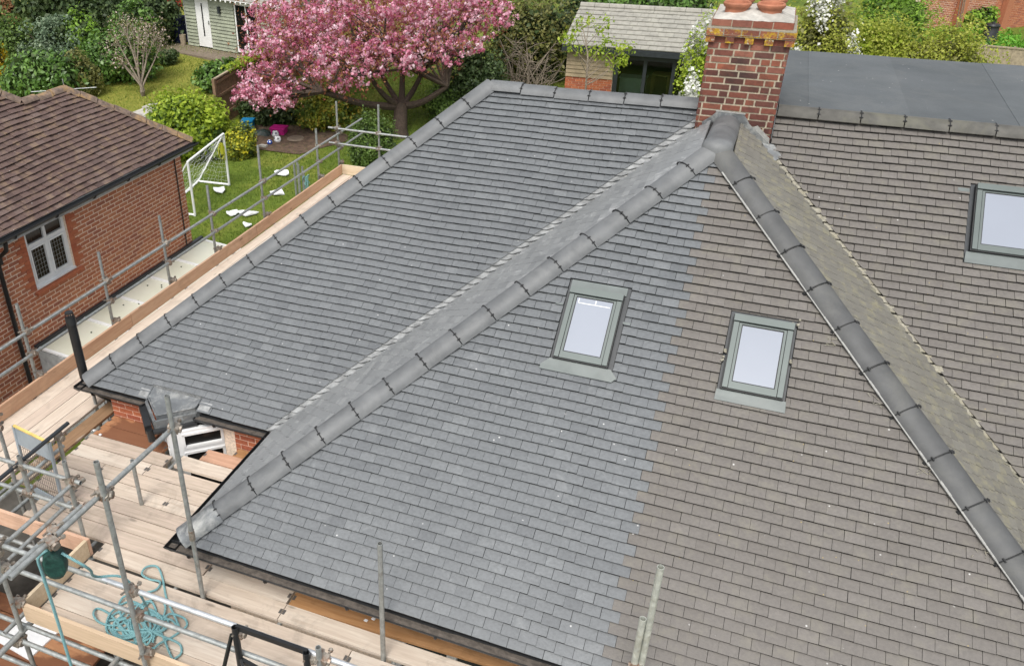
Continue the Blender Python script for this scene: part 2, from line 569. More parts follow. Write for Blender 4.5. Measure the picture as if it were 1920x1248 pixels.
m_galv()


def m_glass(name, col, rough=0.06, spec=0.6, coat=0.5):
    t = NT(name)
    n = t.noise(1.1, 3, 0.5)
    c = t.ramp(n, [(0.3, tuple(x * 0.96 for x in col)), (0.7, tuple(min(1, x * 1.03) for x in col))])
    t.b.inputs['Coat Weight'].default_value = coat
    t.b.inputs['Coat Roughness'].default_value = 0.03
    MATS[name] = t.done(c, rough, spec=spec)


m_glass('blind_glass', (0.255, 0.28, 0.33), 0.12, coat=0.6)
m_glass('dark_glass', (0.012, 0.012, 0.011), 0.05, spec=0.3, coat=0.0)
m_glass('leaded_glass', (0.028, 0.022, 0.012), 0.08, spec=0.3, coat=0.0)
m_glass('clear_tint', (0.02, 0.03, 0.025), 0.04, coat=0.2)


def m_panel():
    t = NT('polycarbonate')
    c = t.ramp(t.noise(1.5, 5, 0.6), [(0.3, (0.60, 0.61, 0.49)), (0.7, (0.68, 0.68, 0.58))])
    d = t.ramp(t.noise(4.5, 6, 0.75, None, 0.6), [(0.66, 0.0), (0.72, 1.0)])
    c = t.mix(t.math('MULTIPLY', d, 0.75), c, (0.06, 0.06, 0.04))
    MATS['polycarbonate'] = t.done(c, 0.4)


m_panel()


def m_see_through():
    t = NT('door_glass')
    tr = t.n('ShaderNodeBsdfTransparent')
    tr.inputs[0].default_value = (0.62, 0.70, 0.66, 1)
    gl = t.n('ShaderNodeBsdfGlossy')
    gl.inputs['Roughness'].default_value = 0.03
    fr = t.n('ShaderNodeFresnel')
    fr.inputs[0].default_value = 1.5
    mx = t.n('ShaderNodeMixShader')
    t.link(fr.outputs[0], mx.inputs[0])
    t.link(tr.outputs[0], mx.inputs[1])
    t.link(gl.outputs[0], mx.inputs[2])
    t.link(mx.outputs[0], t.out.inputs[0])
    MATS['door_glass'] = t.mat


m_see_through()


def m_leaf(name, cols, trans=0.35, rough=0.5):
    t = NT(name)
    r = t.n('ShaderNodeAttribute', attribute_name='rnd').outputs['Fac']
    gain = 1.0 if 'blossom' in name or 'forsythia' in name else 1.75
    c = t.ramp(r, [(i / (len(cols) - 1), tuple(min(0.85, x * gain) for x in k)) for i, k in enumerate(cols)])
    c = t.mix(0.5, c, t.ramp(t.noise(2.5, 3, 0.5), [(0.3, 0.36), (0.7, 0.64)]), 'OVERLAY')
    t.done(c, rough, spec=0.35)
    tl = t.n('ShaderNodeBsdfTranslucent')
    t.link(c, tl.inputs[0])
    mx = t.n('ShaderNodeMixShader')
    mx.inputs[0].default_value = trans
    t.link(t.b.outputs[0], mx.inputs[1])
    t.link(tl.outputs[0], mx.inputs[2])
    t.link(mx.outputs[0], t.out.inputs[0])
    MATS[name] = t.mat


m_leaf('leaf_laurel', [(0.028, 0.06, 0.012), (0.055, 0.11, 0.02), (0.105, 0.175, 0.04)], 0.2, 0.35)
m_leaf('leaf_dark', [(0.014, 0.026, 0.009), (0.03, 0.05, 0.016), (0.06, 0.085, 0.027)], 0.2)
m_leaf('leaf_mid', [(0.04, 0.075, 0.016), (0.08, 0.13, 0.028), (0.13, 0.19, 0.045)])
m_leaf('leaf_lime', [(0.09, 0.14, 0.012), (0.18, 0.245, 0.022), (0.29, 0.34, 0.04)], 0.4)
m_leaf('leaf_olive', [(0.055, 0.06, 0.018), (0.10, 0.105, 0.03), (0.17, 0.16, 0.05)])
m_leaf('leaf_grey', [(0.04, 0.065, 0.038), (0.085, 0.125, 0.075), (0.16, 0.20, 0.13)])
m_leaf('leaf_gold', [(0.12, 0.15, 0.02), (0.21, 0.235, 0.035), (0.33, 0.335, 0.07)], 0.45)
m_leaf('leaf_yellowtip', [(0.06, 0.09, 0.015), (0.15, 0.18, 0.025), (0.50, 0.42, 0.03)])
m_leaf('leaf_orange', [(0.05, 0.08, 0.015), (0.14, 0.17, 0.02), (0.32, 0.20, 0.03)])
m_leaf('leaf_fern', [(0.07, 0.13, 0.015), (0.12, 0.21, 0.025), (0.19, 0.30, 0.04)], 0.4)
m_leaf('leaf_russet', [(0.12, 0.06, 0.03), (0.20, 0.10, 0.05), (0.28, 0.17, 0.09)])
m_leaf('leaf_bronze', [(0.10, 0.035, 0.025), (0.17, 0.065, 0.035), (0.20, 0.13, 0.045)], 0.4)
m_leaf('forsythia', [(0.42, 0.27, 0.01), (0.62, 0.42, 0.015), (0.5, 0.45, 0.04)], 0.4)
m_leaf('blossom_pink', [(0.34, 0.06, 0.11), (0.62, 0.20, 0.31), (0.78, 0.42, 0.53), (0.87, 0.69, 0.75)], 0.35, 0.7)
m_leaf('blossom_white', [(0.62, 0.62, 0.55), (0.78, 0.78, 0.74), (0.82, 0.82, 0.8)], 0.3, 0.7)
m_leaf('blossom_pale', [(0.30, 0.22, 0.15), (0.50, 0.40, 0.34), (0.66, 0.55, 0.52)], 0.3, 0.7)
m_leaf('grass_blade', [(0.045, 0.085, 0.01), (0.09, 0.135, 0.018), (0.16, 0.19, 0.035)], 0.4)
m_leaf('grass_lush', [(0.04, 0.13, 0.012), (0.08, 0.21, 0.02), (0.13, 0.28, 0.03)], 0.35)


def m_ground():
    t = NT('lawn')
    n1 = t.noise(0.55, 5, 0.6)
    c = t.ramp(n1, [(0.28, (0.06, 0.10, 0.015)), (0.5, (0.115, 0.16, 0.024)), (0.68, (0.19, 0.20, 0.04)), (0.8, (0.20, 0.165, 0.06))])
    n2 = t.noise(9, 5, 0.7)
    c = t.mix(0.75, c, t.ramp(n2, [(0.3, 0.3), (0.7, 0.68)]), 'OVERLAY')
    sepx = t.n('ShaderNodeSeparateXYZ')
    t.link(t.pos, sepx.inputs[0])
    # the lawn next door is an olive, mossy green; the boundary is the fence
    nxt = t.ramp(t.math('MULTIPLY', t.math('ADD', sepx.outputs[0], 16.1), -2.0), [(0.0, 0.0), (0.1, 1.0)])
    c2 = t.ramp(n1, [(0.3, (0.16, 0.18, 0.03)), (0.7, (0.25, 0.24, 0.05))])
    c2 = t.mix(0.6, c2, t.ramp(n2, [(0.3, 0.33), (0.7, 0.66)]), 'OVERLAY')
    c = t.mix(nxt, c, c2)
    t.bump(t.noise(22, 4, 0.7), 0.8, 0.03)
    MATS['lawn'] = t.done(c, 0.95, spec=0.15)


m_ground()


def m_rope():
    t = NT('rope_teal')
    w = t.n('ShaderNodeTexWave', wave_type='BANDS', bands_direction='DIAGONAL')
    w.inputs['Scale'].default_value = 45
    w.inputs['Distortion'].default_value = 2.0
    t.link(t.pos, w.inputs['Vector'])
    c = t.ramp(w.outputs[1], [(0.2, (0.11, 0.27, 0.29)), (0.8, (0.27, 0.50, 0.52))])
    t.bump(w.outputs[1], 0.6, 0.004)
    MATS['rope_teal'] = t.done(c, 0.7)


m_rope()


# ------------------------------------------------------------------ slopes, tiles and bricks
class Frame:
    """A flat face: origin, axis along it, axis up it, outward normal."""

    def __init__(s, o, u, v):
        s.o, s.u, s.v = np.array(o, float), np.array(u, float), np.array(v, float)
        s.n = np.cross(s.u, s.v)
        s.rot = Matrix((s.u, s.v, s.n)).transposed().to_euler()

    def p(s, u, v, h=0.0):
        return s.o + s.u * u + s.v * v + s.n * h


def clip(poly, a, b, c):                    # keep a*u + b*v <= c
    out = []
    for i in range(len(poly)):
        p, q = poly[i], poly[(i + 1) % len(poly)]
        dp, dq = a * p[0] + b * p[1] - c, a * q[0] + b * q[1] - c
        if dp <= 0:
            out.append(p)
        if dp * dq < 0:
            t = dp / (dp - dq)
            out.append((p[0] + (q[0] - p[0]) * t, p[1] + (q[1] - p[1]) * t))
    return out


def area(poly):
    return abs(sum(poly[i][0] * poly[(i + 1) % len(poly)][1] - poly[(i + 1) % len(poly)][0] * poly[i][1] for i in range(len(poly)))) / 2


def clip_to(poly, region):                  # region convex, anticlockwise
    for i in range(len(region)):
        (x0, y0), (x1, y1) = region[i], region[(i + 1) % len(region)]
        a, b = (y1 - y0), -(x1 - x0)
        poly = clip(poly, a, b, a * x0 + b * y0)
        if len(poly) < 3:
            return []
    return poly


def minus_rect(poly, r):
    u0, v0, u1, v1 = r
    us = [p[0] for p in poly]
    vs_ = [p[1] for p in poly]
    if max(us) <= u0 or min(us) >= u1 or max(vs_) <= v0 or min(vs_) >= v1:
        return [poly]
    mid = clip(clip(poly, -1, 0, -u0), 1, 0, u1) if True else []
    parts = [clip(poly, 1, 0, u0), clip(poly, -1, 0, -u1)]
    if len(mid) > 2:
        parts += [clip(mid, 0, 1, v0), clip(mid, 0, -1, -v1)]
    return [p for p in parts if len(p) > 2 and area(p) > 1e-5]


def tile_pieces(region, holes=(), w=0.165, g=0.1, gap=0.0045, seed=1, v_start=0.0, wob=None, u_shift=0.0, vgap=0.0):
    rd = random.Random(seed)
    us = [p[0] for p in region]
    vs_ = [p[1] for p in region]
    out = []
    k0 = int(math.floor((min(vs_) - v_start) / g))
    k1 = int(math.ceil((max(vs_) - v_start) / g))
    for k in range(k0, k1 + 1):
        sh = (0.5 if k % 2 else 0.0) * w + u_shift + rd.uniform(-0.008, 0.008)
        j0 = int(math.floor((min(us) - sh) / w)) - 1
        j1 = int(math.ceil((max(us) - sh) / w)) + 1
        for j in range(j0, j1):
            a = sh + j * w + gap / 2 + rd.uniform(-0.0012, 0.0012)
            b = a + w - gap
            v0 = v_start + k * g + rd.uniform(-0.002, 0.002)
            if wob:
                v0 += wob((a + b) / 2, v0)
            full = [(a, v0 + vgap), (b, v0 + vgap), (b, v0 + g), (a, v0 + g)]
            q = clip_to(full, region)
            if len(q) < 3 or area(q) < 4e-4:
                continue
            qs = [q]
            for hl in holes:
                qs = [y for x in qs for y in minus_rect(x, hl)]
            for x in qs:
                if area(x) < 4e-4:
                    continue
                out.append(dict(poly=x, u=a, v=v0, full=len(x) == 4 and abs(area(x) - (b - a) * g) < 1e-6, rnd=rd.random(), lift=rd.uniform(-0.0018, 0.0018)))
    return out


_mesh_cache = {}


def add_piece(mb, fr, pc, mi=0, h0=0.0415, h1=0.0155, th=0.0135, g=0.1):
    n = len(pc['poly'])
    top, bot = [], []
    for (u, v) in pc['poly']:
        h = h0 + (h1 - h0) * (v - pc['v']) / g + pc['lift']
        top.append(fr.p(u, v, h))
        bot.append(fr.p(u, v, h - th))
    mb.add(top + bot, [tuple(range(n))] + [(i, n + i, n + (i + 1) % n, (i + 1) % n) for i in range(n)], mi, pc['rnd'])


def lay_tiles(fr, pcs, roof, mat, limit_list, name='roof_tile', h0=0.0415, h1=0.0155, th=0.0135, g=0.1, w=0.165, gap=0.0032):
    """limit_list: the pieces that become objects of their own; all the others are returned."""
    sel = set(id(p) for p in limit_list)
    rest = []
    for pc in pcs:
        if id(pc) not in sel:
            rest.append(pc)
            continue
        key = (name, mat.name, int(pc['rnd'] * 12))
        if key not in _mesh_cache:
            m = MB()
            W = w - gap
            loc = Frame((0, 0, 0), (1, 0, 0), (0, 1, 0))
            add_piece(m, loc, dict(poly=[(0, 0), (W, 0), (W, g), (0, g)], v=0, rnd=int(pc['rnd'] * 12) / 12.0, lift=0), 0, h0, h1, th, g)
            me, c = m.mesh(name, mat, (W / 2, g / 2, h0 - th))
            _mesh_cache[key] = (me, c)
        me, c = _mesh_cache[key]
        o = bpy.data.objects.new(name, me)
        o.rotation_euler = fr.rot
        link(o, fr.p(pc['u'] + c[0], pc['v'] + c[1], c[2] + pc['lift']), roof)
    return rest


def nearest(cands, n=300):
    """cands: (frame, piece); the n whole pieces that show largest in the picture"""
    sc = []
    for fr, pc in cands:
        if not pc['full']:
            continue
        x, y, d = project(fr.p(pc['poly'][0][0], pc['poly'][0][1]))
        x2, y2, d2 = project(fr.p(pc['poly'][2][0], pc['poly'][2][1]))
        x3, y3, _ = project(fr.p(pc['poly'][1][0], pc['poly'][1][1]))
        if 0 < x < 1920 and 0 < y < 1248 and 0 < x2 < 1920 and 0 < y2 < 1248:
            ar = abs((x3 - x) * (y2 - y) - (x2 - x) * (y3 - y))
            sc.append((-ar, len(sc), pc))
    sc.sort(key=lambda t: t[:2])
    return [t[2] for t in sc[:n]]


def brick_pieces(u0, u1, v0, v1, holes=(), L=0.225, H=0.075, joint=0.011, seed=3, flemish=False):
    rd = random.Random(seed)
    out = []
    nrow = int(round((v1 - v0) / H))
    for k in range(nrow):
        va = v0 + k * H
        if flemish:
            pos = u0 - rd.uniform(0, 0.2)
            spans = []
            st = k % 2
            while pos < u1:
                ln = L if rd.random() < 0.72 else L / 2
                spans.append((pos, pos + ln))
                pos += ln
        else:
            off = (L / 2 if k % 2 else 0)
            spans = []
            pos = u0 - off
            while pos < u1:
                spans.append((pos, pos + L))
                pos += L
        for a, b in spans:
            q = [(a + joint / 2, va + joint / 2), (b - joint / 2, va + joint / 2), (b - joint / 2, va + H - joint / 2), (a + joint / 2, va + H - joint / 2)]
            full = a >= u0 - 1e-6 and b <= u1 + 1e-6 and abs((b - a) - L) < 1e-6
            q = clip(clip(q, -1, 0, -(u0)), 1, 0, u1)
            if len(q) < 3 or area(q) < 5e-4:
                continue
            qs = [q]
            for hl in holes:
                qs = [y for x in qs for y in minus_rect(x, hl)]
            for x in qs:
                if area(x) < 4e-4:
                    continue
                out.append(dict(poly=x, u=a + joint / 2, v=va + joint / 2, full=full and len(x) == 4 and abs(area(x) - (L - joint) * (H - joint)) < 1e-6,
                                rnd=rd.random(), lift=rd.uniform(-0.002, 0.002)))
    return out


def lay_bricks(fr, pcs, wall, mat, limit=300, L=0.225, H=0.075, joint=0.011, proud=0.0045, name='brick'):
    near = nearest([(fr, p) for p in pcs], limit) if len(pcs) > limit else pcs
    sel = set(id(p) for p in near)
    rest = []
    for pc in pcs:
        if id(pc) not in sel:
            rest.append(pc)
            continue
        if pc['full']:
            key = (name, mat.name, L, H, int(pc['rnd'] * 12))
            if key not in _mesh_cache:
                m = MB()
                loc = Frame((0, 0, 0), (1, 0, 0), (0, 1, 0))
                W, G = L - joint, H - joint
                add_piece(m, loc, dict(poly=[(0, 0), (W, 0), (W, G), (0, G)], v=0, rnd=int(pc['rnd'] * 12) / 12.0, lift=0), 0, proud, proud, proud + 0.01, 1)
                _mesh_cache[key] = m.mesh(name, mat, (W / 2, G / 2, 0))
            me, c = _mesh_cache[key]
            o = bpy.data.objects.new(name, me)
            o.rotation_euler = fr.rot
            link(o, fr.p(pc['u'] + c[0], pc['v'] + c[1], pc['lift']), wall)
        else:
            m = MB()
            add_piece(m, fr, pc, 0, proud, proud, proud + 0.01, 1)
            m.build(name, mat, wall)
    if rest:
        m = MB()
        for pc in rest:
            add_piece(m, fr, pc, 0, proud, proud, proud + 0.01, 1)
        o = m.build(name + 's_beyond', mat, wall)
        tag(o, kind='stuff')


# hip and ridge tiles: one mesh for each colour, local x along the ridge, z up
def arc_pts(r, a0, a1, n):
    return [(r * math.sin(t), r * math.cos(t)) for t in np.linspace(a0, a1, n)]


def cap_mesh(name, mat, length, r=0.15, half=72, th=0.016):
    m = MB()
    n = 13
    o_ = arc_pts(r, R(-half), R(half), n)
    i_ = arc_pts(r - th, R(-half), R(half), n)
    base = -r * 0.62
    vs_ = []
    for x in (-length / 2, length / 2):
        vs_ += [(x, a, b + base) for a, b in o_] + [(x, a, b + base) for a, b in i_]
    fs = []
    for k in range(n - 1):
        fs.append((k, 2 * n + k, 2 * n + k + 1, k + 1))
        fs.append((n + k, n + k + 1, 3 * n + k + 1, 3 * n + k))
        fs.append((k, k + 1, n + k + 1, n + k))
        fs.append((2 * n + k, 3 * n + k, 3 * n + k + 1, 2 * n + k + 1))
    fs += [(0, n, 3 * n, 2 * n), (n - 1, 3 * n - 1, 4 * n - 1, 2 * n - 1)]
    m.add(vs_, fs)
    me, c = m.mesh(name, mat, (0, 0, 0), smooth=True)
    try:
        me.set_sharp_from_angle(angle=R(40))
    except Exception:
        pass
    return me


def clip_mesh(mat, r=0.15, half=80, base_r=0.15):
    m = MB()
    base = -base_r * 0.62
    pts = [(a, b + base) for a, b in arc_pts(r + 0.007, R(-half), R(half), 12)]
    m.limb([(0, a, b) for a, b in pts[2:]], 0.006, 5)
    for t in (-44, -18, 48):
        a, b = (r + 0.012) * math.sin(R(t)), (r + 0.012) * math.cos(R(t)) + base
        m.limb([(-0.019, a, b - 0.004), (0.019, a, b - 0.004)], 0.0075, 5)
        m.limb([(0, a, b - 0.008), (0, a * 1.02, b + 0.004)], 0.009, 6)
    a, b = r * math.sin(R(half)), r * math.cos(R(half)) + base
    m.box((-0.016, a - 0.008, b - 0.02), (0.016, a + 0.008, b + 0.01))
    return m.mesh('union_clip', mat, (0, 0, 0))[0]


CAPS = {}


def run_caps(p0, p1, up, mat_name, house, length=0.45, clips=True, first=0.0, name='hip_tile', r=0.15, sag=0.0, jitter=0.004, skip_last=False):
    p0, p1, up = np.array(p0, float), np.array(p1, float), np.array(up, float)
    d = p1 - p0
    tot = np.linalg.norm(d)
    d /= tot
    key = (mat_name, length, r)
    if key not in CAPS:
        CAPS[key] = cap_mesh(name, MATS[mat_name], length - 0.012, r)
    if ('clip', r) not in CAPS:
        CAPS[('clip', r)] = clip_mesh(MATS['black_rubber'], r, base_r=r)
    n = max(1, int(round(tot / length)))
    step = tot / n
    rd = random.Random(int(tot * 1000))
    for i in range(n):
        c = p0 + d * (step * (i + 0.5))
        t = (i + 0.5) / n
        c = c + up * (-sag * 4 * t * (1 - t) + rd.uniform(-jitter, jitter))
        side = np.cross(up, d)
        dd = d + side * rd.uniform(-0.006, 0.006) + up * rd.uniform(-0.006, 0.006)
        dd /= np.linalg.norm(dd)
        s2 = np.cross(up, dd)
        s2 /= np.linalg.norm(s2)
        u2 = np.cross(dd, s2)
        o = bpy.data.objects.new(name, CAPS[key])
        rot = Matrix((dd, s2, u2)).transposed()
        o.rotation_euler = rot.to_euler()
        o.scale = (step / length, 1, 1)
        link(o, c, house)
        if clips and i > 0:
            k = bpy.data.objects.new('union_clip', CAPS[('clip', r)])
            COL.objects.link(k)
            k.parent = o
            k.location = (-length / 2, 0, 0.0)
            k.rotation_euler = (rd.uniform(-0.06, 0.06), 0, 0)


# ------------------------------------------------------------------ ground
def build_ground():
    xs = np.linspace(-90, 70, 81)
    ys = np.concatenate([np.linspace(-30, 12, 8), np.linspace(13, 34, 43), np.linspace(36, 160, 32)])
    m = MB()
    vs_ = []
    for y in ys:
        for x in xs:
            vs_.append((x, y, ground_z(x, y) + (0.02 * math.sin(x * 1.7) * math.sin(y * 1.3) if y < 160 else 0)))
    nx = len(xs)
    fs = [(j * nx + i, j * nx + i + 1, (j + 1) * nx + i + 1, (j + 1) * nx + i) for j in range(len(ys) - 1) for i in range(nx - 1)]
    m.add(vs_, fs)
    o = m.build('garden_ground', MATS['lawn'], smooth=True)
    tag(o, 'green lawn of the rear gardens behind the houses', None, kind='structure')
    # worn soil under the shrubs beyond the toys
    m = MB()
    c, _ = gp(545, 262)
    pts = [(c[0] + 1.6 * math.cos(t) * (1 + 0.25 * math.sin(3 * t)), c[1] + 1.3 * math.sin(t) * (1 + 0.2 * math.cos(2 * t))) for t in np.linspace(0, 2 * math.pi, 26, endpoint=False)]
    cz = [(x, y, ground_z(x, y) + 0.035) for x, y in pts]
    m.add(cz + [(c[0], c[1], ground_z(*c[:2]) + 0.05)], [(i, (i + 1) % 26, 26) for i in range(26)])
    tag(m.build('soil_bed', MATS['soil']), 'bare brown soil beside the toys under the cherry', kind='structure')
    m = MB()
    m.box((-9.9, -12, 2.0), (9, 7.38, 2.24))
    m.box((-9.1, 7.38, 2.0), (-7.32, 15, 2.24))
    tag(m.build('paved_yard', MATS['yard']), 'grey concrete yard below the scaffold', kind='structure')
    m = MB()
    a, _ = gp(300, 197)
    b, _ = gp(255, 222)
    d = b - a
    d[2] = 0
    d /= np.linalg.norm(d)
    sd = np.array([-d[1], d[0], 0])
    for i in range(5):
        p = a + d * (i * 0.62)
        q = [p - sd * 0.32, p + d * 0.58 - sd * 0.32, p + d * 0.58 + sd * 0.32, p + sd * 0.32]
        z = ground_z(p[0], p[1]) + 0.02
        m2 = MB()
        m2.prism([(x[0], x[1]) for x in q], z - 0.05, z + 0.035)
        if i == 0:
            path = m2.build('garden_path', MATS['paving'])
            tag(path, 'pale stone paving path between lime shrub and tiled roof', kind='structure')
        else:
            m2.build('paving_slab', MATS['paving'], path)


build_ground()

# ------------------------------------------------------------------ the two houses
PM, PW = R(38.2), R(37.4)         # main roof and front wing
TP, CP, SP = math.tan(PM), math.cos(PM), math.sin(PM)
TW, CW, SWN = math.tan(PW), math.cos(PW), math.sin(PW)
KV = TP / TW
EZ = 5.0                        # eaves height
XL, XW, XC = -7.61, -4.67, 4.10  # left eave, wing left eave, wing right eave
YM, YB = 7.1, 5.1               # main front eave, wing front eave
RUN_M = 4.21
YR, ZR = YM + RUN_M, EZ + RUN_M * TP
SW = (XC - XW) / 2
XA, YA, ZA = XW + SW, YB + SW, EZ + SW * TW
XR_END = 9.0
YBACK = YR + RUN_M
SPLIT = -0.40
CH = dict(x0=-0.64, x1=0.25, y0=10.9, y1=11.95)

left_house = thing('semi_detached_house', (-5.0, 9.0, 2.0), 'left house of the pair with new dark grey tiled roof inside the scaffold', 'house')
right_house = thing('semi_detached_house', (3.0, 9.0, 2.0), 'right house of the pair with weathered brown tiled roof and felt flat roof', 'house')

FA = Frame((0, YM, EZ), (1, 0, 0), (0, CP, SP))
FB = Frame((0, YB, EZ), (1, 0, 0), (0, CW, SWN))
FL = Frame((XW, 0, EZ), (0, -1, 0), (CW, 0, SWN))
FC = Frame((XC, 0, EZ), (0, 1, 0), (-CW, 0, SWN))
FH = Frame((XL, 0, EZ), (0, -1, 0), (CP, 0, SP))
LM, LW = RUN_M / CP, SW / CW
YV = lambda v: YM + v * CW / KV          # where the wing's side slopes meet the main slope
LD = 0.20                                # the short ridge sags towards the chimney

# roof boarding under the tiles
def deck(polys, house, name='roof', mat='felt_deck'):
    m = MB()
    for fr, poly in polys:
        pts = [fr.p(u, v, -0.004) for u, v in poly]
        low = [fr.p(u, v, -0.06) for u, v in poly]
        n = len(pts)
        m.add(pts + low, [tuple(range(n)), tuple(range(2 * n - 1, n - 1, -1))] + [(i, n + i, n + (i + 1) % n, (i + 1) % n) for i in range(n)])
    return m.build(name, MATS[mat], house)


VX = XW + RUN_M * KV                 # where the left valley meets the ridge
regA = [(XL, 0), (XW, 0), (VX, LM), (XL + RUN_M, LM)]
regL = [(-YM, 0), (-YB, 0), (-YA, LW), (-10.95, LW - LD), (-YV(LW - LD), LW - LD)]
regB = [(XW, 0), (XC, 0), (XA, LW)]
regC = [(YB, 0), (YM, 0), (YV(LW - LD), LW - LD), (10.95, LW - LD), (YA, LW)]
regD = [(XC, 0), (XR_END, 0), (XR_END, LM), (XC - RUN_M * KV, LM)]
regH = [(-YBACK, 0), (-YM, 0), (-YR, LM)]
FBACK = Frame((0, YBACK, EZ), (-1, 0, 0), (0, -CP, SP))
regBk1 = [(0.3, 0), (-XL, 0), (-XL - RUN_M, LM), (0.3, LM)]
splitv = (SPLIT - XW) / CP
roof_l = deck([(FA, regA), (FL, regL), (FB, [(XW, 0), (SPLIT, 0), (SPLIT, (SPLIT - XW) / CW)]), (FH, regH)], left_house)
roof_r = deck([(FB, [(SPLIT, 0), (XC, 0), (XA, LW), (SPLIT, (SPLIT - XW) / CW)]), (FC, regC), (FD := FA, regD)], right_house)

# roof windows, given on the slope as (u, v) boxes: opening, frame, glass
WINS = [dict(fr=FB, hole=(-1.445, 2.635, -0.805, 3.685), frame=(-1.410, 2.758, -0.858, 3.568), house=left_house, upper=True, wide=True),
        dict(fr=FB, hole=(0.165, 2.68, 0.777, 3.628), frame=(0.197, 2.785, 0.749, 3.570), house=right_house, upper=False, wide=False),
        dict(fr=FA, hole=(2.385, 3.62, 3.20, 4.625), frame=(2.43, 3.75, 3.16, 4.593), house=right_house, upper=False, wide=False)]


def wobB(u, v):
    t = min(max((u + 1.3) / 0.9, 0.0), 1.0)
    t = t * t * (3 - 2 * t)
    return -0.022 * t + 0.004 * math.sin(u * 2.3 + v)


def wobA(u, v):
    return 0.006 * math.sin(u * 1.9 + v * 2.0) + 0.004 * math.sin(u * 4.1)


cut_v = 0.05
# valley-side edges are cut back a little so the valley shows
regA_t = [(XL + 0.04, -0.03), (XW - 0.14, -0.03), (VX - 0.14, LM), (XL + RUN_M + 0.04, LM)]
regD_t = [(XC + 0.07, -0.03), (XR_END, -0.03), (XR_END, LM), (XC - RUN_M * KV + 0.07, LM)]
holes_ch = [(CH['x0'] - 0.02, (CH['y0'] - YM) / CP - 0.02, CH['x1'] + 0.02, 9)]
pA = tile_pieces(regA_t, holes_ch + [(-6.57, -1, -5.82, 0.185)], seed=21, v_start=-0.03, wob=wobA, gap=0.0028)
pB = tile_pieces([(XW + 0.02, -0.03), (XC - 0.02, -0.03), (XA, LW - 0.02)], [w['hole'] for w in WINS if w['fr'] is FB], seed=22, v_start=-0.03, wob=wobB, gap=0.0032)
pL = tile_pieces([(-YM + 0.03, -0.03), (-YB - 0.02, -0.03), (-YA - 0.02, LW), (-10.95, LW - LD), (-YV(LW - LD) + 0.03, LW - LD)], [(-12, (CH['x0'] - XW) / CW - 0.02, -(CH['y0'] - 0.02), 9)], seed=23, v_start=-0.03, gap=0.006, vgap=0.010)
pC = tile_pieces([(YB + 0.02, -0.03), (YM - 0.02, -0.03), (YV(LW - LD) - 0.04, LW - LD), (10.95, LW - LD), (YA + 0.02, LW)], [(CH['y0'] - 0.02, (XC - CH['x1']) / CW - 0.02, 12, 9)], seed=24, v_start=-0.03, u_shift=0.03, gap=0.011, vgap=0.013)
pD = tile_pieces(regD_t, holes_ch + [WINS[2]['hole']], seed=25, v_start=-0.03, wob=wobA)
pD = [p for p in pD if p['u'] < 4.6]
pH = tile_pieces(regH, [], seed=26, v_start=-0.03)

pB_grey = [p for p in pB if p['u'] < SPLIT]
pB_brown = [p for p in pB if p['u'] >= SPLIT]
near_g = nearest([(FB, p) for p in pB_grey] + [(FA, p) for p in pA], 300)
near_b = nearest([(FB, p) for p in pB_brown] + [(FA, p) for p in pD] + [(FC, p) for p in pC], 300)
mg = MB()
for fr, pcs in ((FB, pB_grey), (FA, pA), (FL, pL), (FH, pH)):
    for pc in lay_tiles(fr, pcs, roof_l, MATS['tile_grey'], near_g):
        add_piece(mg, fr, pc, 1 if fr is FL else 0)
tag(mg.build('roof_tiles', [MATS['tile_grey'], MATS['tile_pale']], roof_l), kind='stuff')
mbn = MB()
for fr, pcs, mi in ((FB, pB_brown, 0), (FA, pD, 0), (FC, pC, 1)):
    for pc in lay_tiles(fr, pcs, roof_r, MATS['tile_brown'] if mi == 0 else MATS['tile_lichen'], near_b):
        add_piece(mbn, fr, pc, mi)
tag(mbn.build('roof_tiles', [MATS['tile_brown'], MATS['tile_lichen']], roof_r), kind='stuff')

# plain rear slopes
deck([(FBACK, regBk1)], left_house, 'rear_slope', 'ridge_grey')
deck([(FBACK, [(-XR_END, 0), (-0.2, 0), (-0.2, LM - 0.1), (-XR_END, LM - 0.1)])], right_house, 'rear_slope', 'ridge_brown')

# hips and ridges
def nrm(v):
    v = np.array(v, float)
    return v / np.linalg.norm(v)


RH = 0.035
up_hB = nrm(FB.n + FL.n)
run_caps((XW + 0.02, YB + 0.02, EZ + 0.02 + RH), (XA, YA, ZA + RH), up_hB, 'ridge_grey', left_house, r=0.152)
up_hA = nrm(FA.n + FH.n)
run_caps((XL + 0.0, YM, EZ + RH), (XL + RUN_M, YR, ZR + RH), up_hA, 'ridge_grey', left_house, r=0.165)
run_caps((XL + RUN_M, YR, ZR + RH), (CH['x0'] - 0.01, YR, ZR + RH), (0, 0, 1), 'ridge_grey', left_house, name='ridge_tile', sag=0.035, r=0.15)
up_hC = nrm(FB.n + FC.n)
run_caps((XC - 0.02, YB + 0.02, EZ + 0.02 + RH), (XA + 0.05, YA - 0.05, ZA - 0.04 + RH), up_hC, 'ridge_dark', right_house, r=0.155)
run_caps((CH['x1'] + 0.02, YR, ZR + RH), (XR_END, YR, ZR + RH), (0, 0, 1), 'ridge_brown', right_house, name='ridge_tile', r=0.145)
run_caps((XA, YA + 0.03, ZA + RH - 0.004), (XA + 0.02, CH['y0'] - 0.02, ZA + RH + 0.012 - LD * SWN), (0, 0, 1), 'ridge_grey', left_house, name='ridge_tile', clips=False, length=0.72, r=0.166)
run_caps((XW + 0.0, YB + 0.0, EZ + RH + 0.008), (XW + 0.30, YB + 0.30, EZ + 0.30 * TW + RH + 0.008), up_hB, 'lead', left_house, name='hip_end', clips=False, length=0.46, r=0.168, jitter=0)

